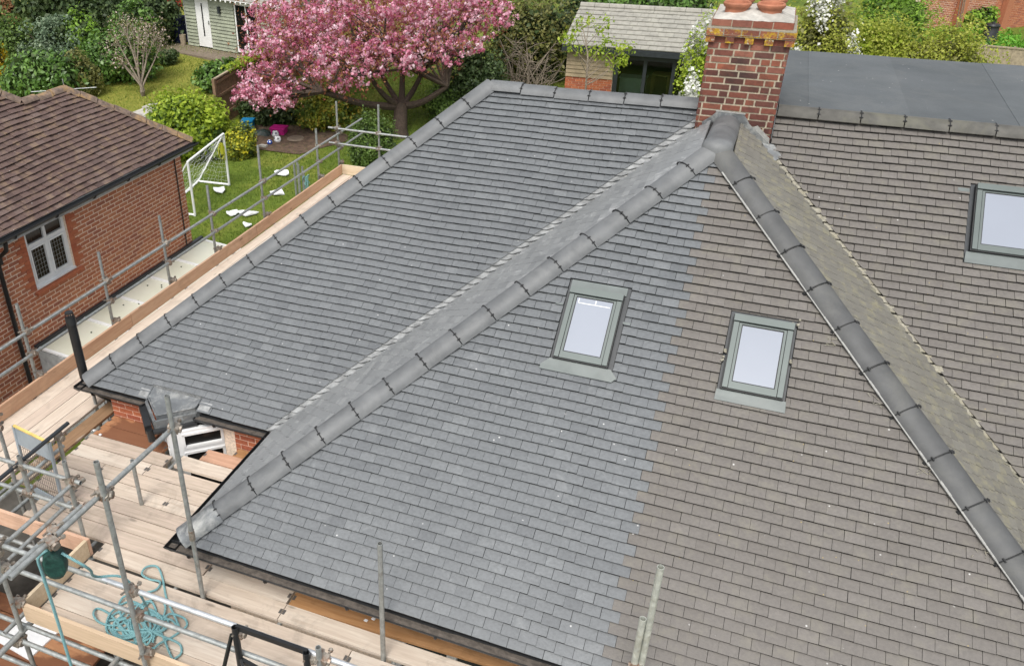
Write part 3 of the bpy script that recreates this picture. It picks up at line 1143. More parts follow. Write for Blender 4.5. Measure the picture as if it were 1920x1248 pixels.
# lead saddle where the hips meet the short ridge
m = MB()
m.lathe((XA, YA, ZA + RH - 0.06), [(0.165, 0.0), (0.162, 0.05), (0.14, 0.095), (0.09, 0.122), (0.0, 0.13)], 20)
m.build('lead_saddle', MATS['ridge_grey'], left_house, smooth=True)
# mortar under the right hip, on its front edge
m = MB()
hd = np.array([-1, 1, TW])
for i in range(46):
    a = i / 46 * (SW - 0.25)
    b = (i + 1) / 46 * (SW - 0.25)
    pa = np.array([XC - 0.150, YB - 0.040, EZ]) + hd * a + FB.n * 0.036
    pb = np.array([XC - 0.150, YB - 0.040, EZ]) + hd * b + FB.n * 0.036
    s = random.uniform(0.009, 0.019)
    m.bar(pa, pb, s, s, FB.n)
m.build('hip_mortar', MATS['mortar_white'], right_house)

# valley between the old slopes: pale stepped mortar along the cut tiles
m = MB()
for k in range(int(LM / 0.1)):
    v = k * 0.1 + 0.02
    base_u = XC - v * CP * KV
    du, dv = random.uniform(-0.012, 0.012), random.uniform(0.05, 0.075)
    q = [(base_u - 0.015 + du, v - 0.02), (base_u + 0.085 + du, v - 0.02), (base_u + 0.055 + du, v + dv), (base_u - 0.04 + du, v + dv)]
    top = [FA.p(u, vv, random.uniform(0.008, 0.03)) for u, vv in q]
    bot = [FA.p(u, vv, -0.01) for u, vv in q]
    if FA.p(base_u, v)[1] > CH['y0'] - 0.1:
        break
    m.add(top + bot, [(0, 1, 2, 3), (0, 4, 5, 1), (1, 5, 6, 2), (2, 6, 7, 3), (3, 7, 4, 0)])
m.build('valley_mortar', MATS['mortar'], right_house)
# new valley: light lead trough with a lapped step at every course
m = MB()
q0, q1 = (XW, -0.03), (XW + (LM - 0.12) * CP * KV, LM - 0.12)
m.add([FA.p(q0[0] - 0.22, q0[1], 0.001), FA.p(q0[0] + 0.05, q0[1], 0.004), FA.p(q1[0] + 0.05, q1[1], 0.004), FA.p(q1[0] - 0.22, q1[1], 0.001)], [(0, 1, 2, 3)])
m.build('valley_liner', MATS['lead'], left_house)
m = MB()
for k in range(int(LM / 0.1) + 1):
    v = k * 0.1 - 0.03
    bu = XW + v * CP * KV
    if FA.p(bu, v)[1] > YR - 0.1:
        break
    jj = random.uniform(-0.035, 0.02)
    q = [(bu - 0.19 + jj, v), (bu - 0.05 + jj, v), (bu + 0.02 + 0.1 * CP, v + 0.104), (bu - 0.19 + 0.1 * CP, v + 0.104)]
    top = [FA.p(q[0][0], q[0][1], 0.022), FA.p(q[1][0], q[1][1], 0.034), FA.p(q[2][0], q[2][1], 0.012), FA.p(q[3][0], q[3][1], 0.003)]
    bot = [FA.p(u, vv, -0.002) for u, vv in q]
    m.add(top + bot, [(0, 1, 2, 3), (0, 4, 5, 1), (1, 5, 6, 2), (2, 6, 7, 3), (3, 7, 4, 0)])
m.build('valley_flashing', MATS['valley_lead'], left_house)


def roof_window(w):
    fr, (a, b, c, d) = w['fr'], w['frame']
    h = w['hole']
    win = MB()
    # kerb: dark sides standing in the opening
    def slab(u0, v0, u1, v1, h0, h1, mb):
        lo = [fr.p(u, v, h0) for u, v in ((u0, v0), (u1, v0), (u1, v1), (u0, v1))]
        hi = [fr.p(u, v, h1) for u, v in ((u0, v0), (u1, v0), (u1, v1), (u0, v1))]
        mb.add(lo + hi, [(3, 2, 1, 0), (4, 5, 6, 7), (0, 1, 5, 4), (1, 2, 6, 5), (2, 3, 7, 6), (3, 0, 4, 7)])
    k = MB()
    slab(a, b, c, d, -0.02, 0.075, k)
    root = k.build('roof_window', MATS['black_rubber'], w['house'])
    fl = MB()                     # flashing tray round it
    slab(h[0] + 0.006, h[1] - 0.01, h[2] - 0.006, h[3] - 0.004, -0.002, 0.012, fl)
    fl.build('flashing_tray', MATS['anthracite'], root)
    ap = MB()                     # apron below
    e = 0.07 if w['wide'] else 0.0
    y0 = h[1] - 0.005
    q = [(a - 0.035 - e, y0), (c + 0.035 + e * 0.4, y0), (c + 0.035 + e, y0 + 0.05), (c + 0.03, b + 0.0), (a - 0.03, b + 0.0), (a - 0.035 - e, y0 + 0.05)]
    top = [fr.p(u, v, 0.043 if i < 3 or i == 5 else 0.047) for i, (u, v) in enumerate(q)]
    bot = [fr.p(u, v, 0.038 if i < 3 or i == 5 else 0.041) for i, (u, v) in enumerate(q)]
    n = len(q)
    ap.add(top + bot, [tuple(range(n)), tuple(range(2 * n - 1, n - 1, -1))] + [(i, n + i, n + (i + 1) % n, (i + 1) % n) for i in range(n)])
    ap.build('apron_flashing', MATS['flashing_green'], root)
    if w['upper']:
        up_ = MB()
        slab(a - 0.01, d + 0.012, c + 0.012, h[3] - 0.012, 0.013, 0.03, up_)
        up_.build('head_flashing', MATS['flashing_green'], root)
        for s_, vv in ((a - 0.115, 3.36), (c + 0.04, 3.27)):
            tb = MB()
            slab(s_, vv, s_ + 0.075, vv + 0.022, 0.030, 0.040, tb)
            tb.build('fixing_tab', MATS['flashing_green'], root)
    t = 0.058
    for nm, (u0, v0, u1, v1), h1 in (('jamb_cover', (a + 0.011, b + 0.012, a + t, d - 0.088), 0.098), ('jamb_cover', (c - t, b + 0.012, c - 0.011, d - 0.088), 0.098),
                                     ('head_cover', (a + 0.006, d - 0.080, c - 0.006, d - 0.008), 0.112)):
        mm = MB()
        slab(u0, v0, u1, v1, 0.07, h1, mm)
        mm.build(nm, MATS['frame_green'], root)
    sash = MB()
    u0, u1, v0, v1 = a + t + 0.006, c - t - 0.006, b + 0.012, d - 0.09
    for q in ((u0, v0, u0 + 0.022, v1), (u1 - 0.022, v0, u1, v1), (u0 + 0.022, v0, u1 - 0.022, v0 + 0.07), (u0 + 0.022, v1 - 0.012, u1 - 0.022, v1)):
        slab(q[0], q[1], q[2], q[3], 0.068, 0.090, sash)
    sh = sash.build('sash', MATS['frame_green'], root)
    gk = MB()
    slab(u0 + 0.02, v0 + 0.068, u1 - 0.02, v1 - 0.01, 0.060, 0.0815, gk)
    gk.build('gasket', MATS['black_rubber'], sh)
    pn = MB()
    slab(u0 + 0.031, v0 + 0.082, u1 - 0.031, v1 - 0.024, 0.078, 0.0835, pn)
    pn.build('pane', MATS['blind_glass'], sh)
    if w['upper']:
        bl = MB()
        slab(u0 + 0.05, v1 - 0.085, u1 - 0.05, v1 - 0.078, 0.0835, 0.0848, bl)
        slab(u0 + 0.05, v1 - 0.085, u0 + 0.056, v1 - 0.03, 0.0835, 0.0848, bl)
        slab((u0 + u1) / 2 + 0.01, v1 - 0.085, (u0 + u1) / 2 + 0.018, v1 - 0.03, 0.0835, 0.0848, bl)
        bl.build('vent_bar', MATS['upvc_white'], sh)


for w in WINS:
    roof_window(w)
# foam bits round the old window
for u, v, s in ((0.175, 3.18, 0.05), (0.168, 3.10, 0.04), (0.775, 3.60, 0.06), (0.73, 3.59, 0.04), (0.765, 3.2, 0.03)):
    m = MB()
    for _ in range(5):
        c = FB.p(u + random.uniform(-.01, .01), v + random.uniform(-s, s) * 0.6, 0.045)
        m.lathe(c, [(0.0, 0.014), (0.011, 0.006), (0.013, -0.004), (0, -0.012)], 7)
    m.build('expanding_foam', MATS['mortar'], right_house)
# pale patch on a brown tile by the third window, straw under the right hip
m = MB()
m.add([FA.p(2.29, 4.50, 0.034), FA.p(2.38, 4.50, 0.034), FA.p(2.38, 4.55, 0.034), FA.p(2.27, 4.55, 0.034), FA.p(2.265, 4.52, 0.034)], [(0, 1, 2, 3, 4)])
m.build('flashing_tab', MATS['flashing_green'], right_house)
for k, a in enumerate((1.45, 1.9, 2.35, 0.95, 2.75)):
    m = MB()
    for _ in range(9):
        u = XC - a - 0.24 + random.uniform(-0.06, 0.05)
        v = a / CW + random.uniform(-0.05, 0.05)
        m.limb([FB.p(u, v, 0.034), FB.p(u + random.uniform(-.05, .05), v + random.uniform(-.03, .03), 0.05)], 0.003, 4)
    m.build('straw_tuft', MATS['mortar'], right_house)

# felted flat roof behind the right-hand ridge
FX = [CH['x1'] + 0.03, 0.62, 1.72, 2.86, 4.0, 5.2, 6.4]
froot = None
ZF = 8.33
for i in range(len(FX) - 1):
    m = MB()
    z = ZF + 0.004 * (i % 2)
    dx = 0.10 if i >= 2 else 0.0
    m.add([(FX[i], YR + 0.02, z), (FX[i + 1] + (0.03), YR + 0.02, z), (FX[i + 1] + 0.03 + dx, 15.0, z), (FX[i] + dx * (i > 2), 15.0, z),
           (FX[i], YR + 0.02, z - 0.2), (FX[i + 1] + 0.03, YR + 0.02, z - 0.2), (FX[i + 1] + 0.03 + dx, 15.0, z - 0.2), (FX[i] + dx * (i > 2), 15.0, z - 0.2)],
          [(0, 1, 2, 3), (7, 6, 5, 4), (0, 4, 5, 1), (1, 5, 6, 2), (2, 6, 7, 3), (3, 7, 4, 0)])
    if froot is None:
        froot = m.build('flat_roof', MATS['roof_felt'], right_house)
    else:
        m.build('felt_sheet', MATS['roof_felt'], froot)
m = MB()
m.box((0.30, YR + 0.25, 5.6), (6.3, 14.9, ZF - 0.2))
m.build('dormer_wall', MATS['tile_brown'], right_house)

# ------------------------------------------------------------------ chimney
def chimney():
    core = MB()
    x0, x1, y0, y1 = CH['x0'] + 0.01, CH['x1'] - 0.01, CH['y0'] + 0.01, CH['y1'] - 0.01
    core.box((x0, y0, 6.5), (x1, y1, 9.41))
    st = core.build('chimney_stack', MATS['mortar_joint'], right_house)
    H = 0.079
    ztop = 9.165
    n = 15
    zb = ztop - n * H
    for nm, fr, wd in (('f', Frame((CH['x0'], CH['y0'] + 0.009, zb), (1, 0, 0), (0, 0, 1)), CH['x1'] - CH['x0']),
                       ('r', Frame((CH['x1'] - 0.009, CH['y0'], zb), (0, 1, 0), (0, 0, 1)), CH['y1'] - CH['y0']),
                       ('l', Frame((CH['x0'] + 0.009, CH['y1'], zb), (0, -1, 0), (0, 0, 1)), CH['y1'] - CH['y0'])):
        pcs = brick_pieces(0, wd, 0, n * H, L=0.2225, H=H, joint=0.019, seed=ord(nm), flemish=True)
        for pc in pcs:
            up = pc['v'] > n * H - 4 * H
            m = MB()
            pc['lift'] = random.uniform(-0.003, 0.003)
            add_piece(m, fr, pc, 0, 0.006, 0.006, 0.03, 1)
            m.build('brick', MATS['brick_upper' if up else 'brick_chimney'], st)
    # dentil course, oversailing lichened course, top course
    def ring(z0, z1, out, L, mat, every=1, joint=0.012):
        a, b, c, d = CH['x0'] - out, CH['x1'] + out, CH['y0'] - out, CH['y1'] + out
        for fr, wd in ((Frame((a, c, z0), (1, 0, 0), (0, 0, 1)), b - a), (Frame((b, c, z0), (0, 1, 0), (0, 0, 1)), d - c), (Frame((a, d, z0), (0, -1, 0), (0, 0, 1)), d - c)):
            nb = max(1, int(round(wd / L)))
            s = wd / nb
            for i in range(nb):
                if every > 1 and i % every:
                    continue
                m = MB()
                pc = dict(poly=[(i * s + joint / 2, 0), ((i + 1) * s - joint / 2, 0), ((i + 1) * s - joint / 2, z1 - z0 - 0.006), (i * s + joint / 2, z1 - z0 - 0.006)], v=0, rnd=random.random(), lift=random.uniform(-.004, .004))
                add_piece(m, fr, pc, 0, 0.0, 0.0, 0.10, 1)
                m.build('brick', MATS[mat], st)
    m = MB()
    m.box((CH['x0'] + 0.004, CH['y0'] + 0.004, 9.16), (CH['x1'] - 0.004, CH['y1'] - 0.004, 9.24))
    m.build('recessed_course', MATS['brick_upper'], st)
    ring(9.165, 9.242, 0.035, 0.105, 'brick_lichen', 2)
    ring(9.242, 9.325, 0.042, 0.2, 'brick_lichen')
    m = MB()
    m.box((CH['x0'] - 0.036, CH['y0'] - 0.036, 9.235), (CH['x1'] + 0.036, CH['y1'] + 0.036, 9.332))
    m.build('mortar_bed', MATS['mortar'], st)
    ring(9.345, 9.422, 0.0, 0.225, 'brick_upper')
    m = MB()
    m.add([(CH['x0'] - 0.045, CH['y0'] - 0.045, 9.258), (CH['x1'] + 0.045, CH['y0'] - 0.045, 9.258), (CH['x1'] + 0.045, CH['y1'] + 0.045, 9.258), (CH['x0'] - 0.045, CH['y1'] + 0.045, 9.258),
           (CH['x0'] + 0.0, CH['y0'] + 0.0, 9.285), (CH['x1'], CH['y0'], 9.285), (CH['x1'], CH['y1'], 9.285), (CH['x0'], CH['y1'], 9.285)],
          [(0, 1, 5, 4), (1, 2, 6, 5), (2, 3, 7, 6), (3, 0, 4, 7)])
    m.build('mortar_fillet', MATS['mortar'], st)
    # flaunching
    m = MB()
    n_ = 14
    vs_ = []
    for j in range(n_):
        for i in range(n_):
            u, v = i / (n_ - 1), j / (n_ - 1)
            e = min(u, v, 1 - u, 1 - v)
            vs_.append((CH['x0'] + 0.008 + u * (CH['x1'] - CH['x0'] - 0.016), CH['y0'] + 0.008 + v * (CH['y1'] - CH['y0'] - 0.016), 9.42 + 0.075 * min(1, e * 4) + random.uniform(-.005, .005)))
    m.add(vs_, [(j * n_ + i, j * n_ + i + 1, (j + 1) * n_ + i + 1, (j + 1) * n_ + i) for j in range(n_ - 1) for i in range(n_ - 1)])
    m.box((CH['x0'] + 0.02, CH['y0'] + 0.02, 9.37), (CH['x1'] - 0.02, CH['y1'] - 0.02, 9.422))
    m.build('flaunching', MATS['flaunching'], st)
    for i, (x, y, cap) in enumerate(((-0.405, 11.20, 0), (-0.035, 11.22, 0), (-0.38, 11.63, 1), (-0.02, 11.64, 0))):
        m = MB()
        m.lathe((x, y, 9.475), [(0.125, -0.08), (0.128, 0.03), (0.145, 0.045), (0.158, 0.065), (0.158, 0.085), (0.145, 0.10), (0.128, 0.095), (0.115, 0.06), (0.112, -0.05)], 28)
        pot = m.build('chimney_pot', MATS['terracotta'], st, smooth=True)
        m = MB()
        m.lathe((x, y, 9.475), [(0.114, 0.045), (0.0, 0.04)], 20)
        m.build('flue_plug', MATS['soot' if i == 2 else 'terracotta'], pot)
        if cap:
            m = MB()
            m.lathe((x, y, 9.475), [(0.15, 0.09), (0.165, 0.10), (0.165, 0.13), (0.14, 0.135), (0.14, 0.16), (0.165, 0.165), (0.165, 0.20), (0.10, 0.23), (0.0, 0.235)], 24)
            m.build('pot_cowl', MATS['anthracite'], pot, smooth=True)
    # lead apron where the wing ridge runs into the brickwork
    def sheet(nm, pts, th=0.008, mat='lead'):
        m = MB()
        pts = [np.array(p, float) for p in pts]
        nv = np.cross(pts[1] - pts[0], pts[2] - pts[0])
        nv /= np.linalg.norm(nv)
        k = len(pts)
        m.add(list(pts) + [p - nv * th for p in pts], [tuple(range(k)), tuple(range(2 * k - 1, k - 1, -1))] + [(i, k + i, k + (i + 1) % k, (i + 1) % k) for i in range(k)])
        return m.build(nm, MATS[mat], st)
    yf = CH['y0'] - 0.012
    sheet('lead_apron', [(-0.50, yf, 8.0), (-0.02, yf, 8.0), (-0.02, yf, 8.26), (-0.10, yf, 8.36), (-0.40, yf, 8.37), (-0.46, yf, 8.30), (-0.56, yf, 8.22)])
    sheet('lead_chase', [(-0.42, yf - .004, 8.362), (-0.08, yf - .004, 8.355), (-0.08, yf - .004, 8.372), (-0.42, yf - .004, 8.382)], 0.006, 'mortar_white')
    sheet('lead_soaker', [(-0.64, yf - 0.004, 7.95), (-0.44, yf - 0.004, 8.0), (-0.42, yf - 0.004, 8.28), (-0.50, yf - 0.004, 8.22), (-0.62, yf - 0.004, 8.13)])
    sheet('lead_soaker', [(-0.12, yf - 0.012, 8.10), (0.255, yf - 0.012, 7.85), (0.262, yf - 0.012, 8.03), (-0.04, yf - 0.012, 8.27)])
    sheet('mortar_smear', [(0.0, yf - 0.004, 8.20), (0.25, yf - 0.004, 8.0), (0.24, yf - 0.004, 8.10), (0.08, yf - 0.004, 8.24)], 0.006, 'mortar_white')
    xr_ = CH['x1'] + 0.012
    sheet('side_flashing', [(xr_, 10.88, 8.10), (xr_, 11.35, 8.42), (xr_, 11.35, 8.55), (xr_, 11.2, 8.52), (xr_, 11.2, 8.42), (xr_, 11.05, 8.40), (xr_, 11.05, 8.30), (xr_, 10.88, 8.28)])
    sheet('valley_apron', [(0.16, 10.88, 8.05), (0.34, 10.70, 7.885), (0.42, 10.78, 7.93), (0.30, 10.90, 8.03)])
    return st


chimney()

# ------------------------------------------------------------------ walls, gutters, bay
wall_l = MB()
wall_l.box((-7.3, 7.17, 1.4), (-4.4, 15.2, 4.95))
wall_l.box((-4.4, 5.4, 1.4), (SPLIT, 15.2, 4.95))
wl = wall_l.build('wall', MATS['mortar_pink'], left_house)
wall_r = MB()
wall_r.box((SPLIT + 0.002, 5.4, 1.4), (3.8, 15.2, 4.95))
wall_r.box((3.8, 7.4, 1.4), (8.7, 15.2, 4.95))
wr = wall_r.build('wall', MATS['mortar_pink'], right_house)
frw = Frame((-7.3, 7.17, 3.9), (1, 0, 0), (0, 0, 1))
lay_bricks(frw, brick_pieces(0, 2.9, 0, 1.05, [(0.85, 0, 1.95, 2)], seed=41), wl, MATS['brick_bright'], 300)
# fascia boards
m = MB()
m.box((XL, YM + 0.02, 4.87), (-6.6, YM + 0.05, 5.0))
m.box((-5.85, YM + 0.02, 4.87), (XW, YM + 0.05, 5.0))
m.box((XW + 0.02, YB + 0.02, 4.82), (XC, YB + 0.05, 5.0))
m.box((XW + 0.02, YB + 0.05, 4.82), (XW + 0.05, YM, 5.0))
m.box((XL + 0.0, YM + 0.05, 4.82), (XL + 0.03, YBACK, 5.0))
m.box((XL + 0.03, YM + 0.05, 4.86), (XW + 0.02, 7.166, 4.875))
m.box((XW + 0.05, YB + 0.05, 4.80), (XC, 5.42, 4.815))
m.build('fascia', MATS['black_plastic'], left_house)


def gutter(p0, p1, out, house, name='gutter', debris=True, r=0.062):
    p0, p1, out = np.array(p0, float), np.array(p1, float), nrm(out)
    d = nrm(p1 - p0)
    n = 11
    def prof(rr):
        return [(rr * math.cos(t), -rr * math.sin(t)) for t in np.linspace(0, math.pi, n)]
    m = MB()
    vs_ = []
    for p in (p0, p1):
        for rr in (r, r - 0.006):
            vs_ += [p + out * (a + r) + np.array([0, 0, 1]) * b for a, b in prof(rr)]
    fs = []
    for k in range(n - 1):
        fs.append((k, k + 1, 2 * n + k + 1, 2 * n + k))
        fs.append((n + k, 3 * n + k, 3 * n + k + 1, n + k + 1))
    fs += [(0, 2 * n, 3 * n, n), (n - 1, 2 * n - 1, 4 * n - 1, 3 * n - 1)]
    fs += [tuple(range(0, n)), tuple(range(2 * n, 3 * n))]
    m.add(vs_, fs)
    for q in (p0, p1):
        m.bar(q + out * (2 * r), q + out * (2 * r) + d * 0.001, 0.01, 0.01)
    # outer lip bead
    m.limb([p0 + out * 2 * r, p1 + out * 2 * r], 0.006, 6)
    g = m.build(name, MATS['black_plastic'], house)
    if debris:
        m = MB()
        k = int(np.linalg.norm(p1 - p0) / 0.12) + 1
        rows = []
        for i in range(k + 1):
            p = p0 + (p1 - p0) * i / k
            rows += [p + out * (r + s_ * (r - 0.008)) + np.array([0, 0, -0.026 + random.uniform(-.004, .005) - (0.004 if s_ else 0.0)]) for s_ in (-0.92, 0.0, 0.86)]
        m.add(rows, [(i * 3 + j, i * 3 + j + 1, i * 3 + j + 4, i * 3 + j + 3) for i in range(k) for j in range(2)])
        m.build('silt', MATS['gutter_debris'], g)
    # brackets
    L = np.linalg.norm(p1 - p0)
    for i in range(max(1, int(L / 0.9))):
        q = p0 + d * (0.3 + i * 0.9)
        m = MB()
        m.limb([q + out * (a + r) + np.array([0, 0, b - 0.004]) for a, b in prof(r + 0.006)] , 0.012, 5)
        m.build('gutter_bracket', MATS['black_plastic'], g)
    return g


gutter((XW - 0.13, YB - 0.0, 4.955), (XC, YB - 0.0, 4.955), (0, -1, 0), left_house)
gutter((XL - 0.11, YM, 4.955), (-6.60, YM, 4.955), (0, -1, 0), left_house)
gutter((-5.82, YM, 4.955), (XW - 0.02, YM, 4.955), (0, -1, 0), left_house)
gutter((XW, YM - 0.02, 4.957), (XW, YB - 0.10, 4.957), (-1, 0, 0), left_house, debris=False)
gutter((XL, YM - 0.10, 4.957), (XL, YBACK, 4.957), (-1, 0, 0), left_house)

# prow bay with its lead roof
def bay():
    poly = [(-6.66, 7.36), (-6.56, 7.06), (-6.20, 6.74), (-5.84, 7.08), (-5.90, 7.36)]
    zs = [5.135, 5.07, 5.035, 5.065, 5.135]
    poly = [(-6.575, 7.27), (-6.54, 7.05), (-6.21, 6.77), (-5.83, 7.07), (-5.815, 7.27)]
    m = MB()
    m.add([(x, y, z) for (x, y), z in zip(poly, zs)] + [(x, y, z - 0.07) for (x, y), z in zip(poly, zs)], [(0, 1, 2, 3, 4), (9, 8, 7, 6, 5)] + [(i, 5 + i, 5 + (i + 1) % 5, (i + 1) % 5) for i in range(5)])
    lead = m.build('bay_roof', MATS['lead'], left_house)
    m = MB()
    for i in range(4):
        m.limb([(*poly[i], zs[i] + .002), (*poly[i + 1], zs[i + 1] + .002)], 0.011, 6)
    m.build('lead_roll', MATS['lead'], lead)
    m = MB()
    a = np.array([FA.p(-6.56, 0.20, 0.028), FA.p(-5.83, 0.20, 0.028), (-5.83, 7.20, 5.118), (-6.56, 7.20, 5.118)])
    m.add(a, [(0, 1, 2, 3), (3, 2, 1, 0)])
    m.build('lead_upstand', MATS['valley_lead'], lead)
    for q in ([(-6.72, 7.07), (-6.585, 7.07), (-6.58, 7.16), (-6.72, 7.16)], [(-5.81, 7.07), (-5.66, 7.07), (-5.63, 7.17), (-5.80, 7.17)]):
        m = MB()
        tz = lambda y: EZ + (y - YM) * TP + 0.045
        m.add([(x, y, tz(y)) for x, y in q] + [(x, y, tz(y) - 0.008) for x, y in q], [(0, 1, 2, 3), (7, 6, 5, 4), (0, 4, 5, 1), (1, 5, 6, 2), (2, 6, 7, 3), (3, 7, 4, 0)])
        m.build('lead_tab', MATS['valley_lead'], lead)
    m = MB()
    path = [(-6.58, 7.10), (-6.565, 7.03), (-6.20, 6.71), (-5.82, 7.06), (-5.80, 7.12)]
    for a, b in zip(path[:-1], path[1:]):
        m.bar((a[0], a[1], 4.91), (b[0], b[1], 4.91), 0.035, 0.17)
    m.build('bay_fascia', MATS['lead'], left_house)
    g = MB()
    path = [(-6.64, 7.02), (-6.58, 6.97), (-6.27, 6.66)]
    for a, b in zip(path[:-1], path[1:]):
        g.bar((a[0], a[1], 4.88), (b[0], b[1], 4.88), 0.09, 0.12)
    g.limb([(-6.24, 6.64, 4.9), (-6.22, 6.63, 4.74)], 0.045, 8)
    g.limb([(-6.2, 6.66, 4.86), (-5.8, 7.02, 4.86)], 0.035, 8)
    g.build('bay_gutter', MATS['black_plastic'], left_house)
    # window lights on the two splayed sides
    for (x0, y0), (x1, y1) in (((-5.985, 6.82), (-5.50, 7.235)), ((-6.52, 7.20), (-6.06, 6.80))):
        a, b = np.array([x0, y0, 0]), np.array([x1, y1, 0])
        d = nrm(b - a)
        up = np.array([0, 0, 1.0])
        L = np.linalg.norm(b - a)
        f = MB()
        z0, z1 = 3.55, 4.83
        nrmv = np.cross(d, up)
        def bar(s0, za, s1, zb, w=0.055, dep=0.07):
            f.bar(a + d * s0 + up * za, a + d * s1 + up * zb, dep if abs(za - zb) < 1e-6 else w, w if abs(za - zb) < 1e-6 else dep, up if abs(za - zb) < 1e-6 else nrmv)
        bar(0, z1 - 0.03, L, z1 - 0.03)
        bar(0.03, z0, 0.03, z1 - 0.0575)
        bar(L - 0.03, z0, L - 0.03, z1 - 0.0575)
        bar(0.0575, 4.52, L - 0.0575, 4.52, 0.07)
        bar(0.0575, z0, L - 0.0575, z0)
        wn = f.build('bay_window', MATS['upvc_white'], left_house)
        f2 = MB()
        for za, zb in ((4.565, 4.765), (3.60, 4.475)):
            for s0, s1, y_0, y_1 in ((0.075, 0.075, za, zb), (L - 0.075, L - 0.075, za, zb)):
                f2.bar(a + d * s0 + up * y_0 + nrmv * 0.02, a + d * s1 + up * y_1 + nrmv * 0.02, 0.035, 0.05, nrmv)
            f2.bar(a + d * 0.06 + up * zb + nrmv * 0.02, a + d * (L - 0.06) + up * zb + nrmv * 0.02, 0.05, 0.035, up)
            f2.bar(a + d * 0.06 + up * za + nrmv * 0.02, a + d * (L - 0.06) + up * za + nrmv * 0.02, 0.05, 0.035, up)
        f2.build('casement', MATS['upvc_white'], wn)
        for za, zb in ((4.565, 4.765), (3.60, 4.475)):
            p_ = MB()
            p_.bar(a + d * 0.08 + up * (za + zb) / 2, a + d * (L - 0.08) + up * (za + zb) / 2, 0.008, zb - za, up)
            p_.build('pane', MATS['dark_glass'], wn)
    m = MB()
    m.prism([(-6.55, 7.38), (-6.50, 7.24), (-6.14, 6.93), (-6.03, 6.88), (-5.55, 7.29), (-5.5, 7.38)], 2.2, 4.8)
    m.build('bay_core', MATS['soot'], left_house)


bay()
# front window glimpsed between the boards under the eaves
m = MB()
for x in (-2.35, -1.75, -1.15, -0.6):
    m.box((x - 0.05, 5.33, 3.0), (x + 0.05, 5.40, 4.7))
m.box((-2.4, 5.32, 2.95), (-0.55, 5.40, 3.03))
m.box((-2.4, 5.32, 4.62), (-0.55, 5.40, 4.70))
fwn = m.build('front_window', MATS['upvc_white'], left_house)
m = MB()
m.box((-2.38, 5.375, 3.03), (-0.57, 5.385, 4.62))
m.build('pane', MATS['clear_tint'], fwn)

# soil vent pipe
m = MB()
m.limb([(-7.42, 7.40, 4.55), (-7.6, 7.33, 4.66), (-7.74, 7.25, 4.80), (-7.77, 7.25, 4.95), (-7.80, 7.27, 5.86)], 0.060, 16)
m.limb([(-7.785, 7.26, 5.76), (-7.80, 7.27, 5.865)], 0.066, 16)
svp = m.build('soil_vent_pipe', MATS['black_plastic'], left_house, smooth=True)
m = MB()
for k in range(12):
    t = 2 * math.pi * k / 12
    m.limb([(-7.80 + 0.058 * math.cos(t), 7.27 + 0.058 * math.sin(t), 5.86), (-7.80 + 0.05 * math.cos(t), 7.27 + 0.05 * math.sin(t), 5.93)], 0.006, 4)
m.lathe((-7.80, 7.27, 5.925), [(0.055, 0.0), (0.05, 0.018), (0.0, 0.026)], 14)
m.build('balloon_guard', MATS['black_plastic'], svp)

# ------------------------------------------------------------------ neighbour's house
NX = -10.4
nb = thing('brick_house', (-12.0, 10.0, 2.0), 'neighbouring red brick house with mossy dark brown tiled hip roof', 'house')
NE_X, NE_Z, NE_Y = -10.15, 6.13, 13.50
NP = R(39.5)
NC, NS = math.cos(NP), math.sin(NP)
FN = Frame((NE_X, 0, NE_Z), (0, 1, 0), (-NC, 0, NS))
s1 = 1.535 / NC
regN1 = [(2.0, 0), (NE_Y, 0), (NE_Y - 1.535, s1), (2.0, s1)]
regN2 = [(2.0, s1), (10.95, s1), (10.95 - 2.4, s1 + 2.4 / NC), (2.0, s1 + 2.4 / NC)]
m = MB()
for poly in (regN1, regN2):
    pts = [FN.p(u, v, -0.004) for u, v in poly]
    low = [FN.p(u, v, -0.08) for u, v in poly]
    n = len(pts)
    m.add(pts + low, [tuple(range(n)), tuple(range(2 * n - 1, n - 1, -1))] + [(i, n + i, n + (i + 1) % n, (i + 1) % n) for i in range(n)])
# other slopes
xr, zr = NE_X - 1.535, NE_Z + 1.535 * math.tan(NP)
m.add([(NE_X, NE_Y, NE_Z), (xr, NE_Y - 1.535, zr), (xr - 1.535, NE_Y, NE_Z)], [(0, 2, 1)])
m.add([(xr, NE_Y - 1.535, zr), (xr, 10.95, zr), (xr - 1.535, 9.4, NE_Z), (xr - 1.535, NE_Y, NE_Z)], [(0, 1, 2, 3)])
x2, z2 = xr - 2.4, zr + 2.4 * math.tan(NP)
m.add([(xr, 10.95, zr), (x2, 10.95 - 2.4, z2), (x2 - 5, 10.95 - 2.4, z2), (x2 - 5, 10.95, zr)], [(0, 1, 2, 3)])
nroof = m.build('roof', MATS['soot'], nb)
pN = tile_pieces([(2.0, -0.03), (NE_Y - 0.02, -0.03), (NE_Y - 1.555, s1), (2.0, s1)], seed=31, v_start=-0.03, w=0.167, g=0.102, wob=lambda u, v: 0.012 * math.sin(u * 1.3) + 0.006 * math.sin(u * 5), gap=0.0032)
pN += tile_pieces([(2.0, s1), (10.93, s1), (10.93 - 2.4, s1 + 2.4 / NC), (2.0, s1 + 2.4 / NC)], seed=32, v_start=-0.03, w=0.167, g=0.102, wob=lambda u, v: 0.012 * math.sin(u * 1.3) + 0.006 * math.sin(u * 5))
rdn = random.Random(5)
for p in pN:
    p['lift'] = rdn.uniform(-0.006, 0.008)
nearN = nearest([(FN, p) for p in pN], 300)
m = MB()
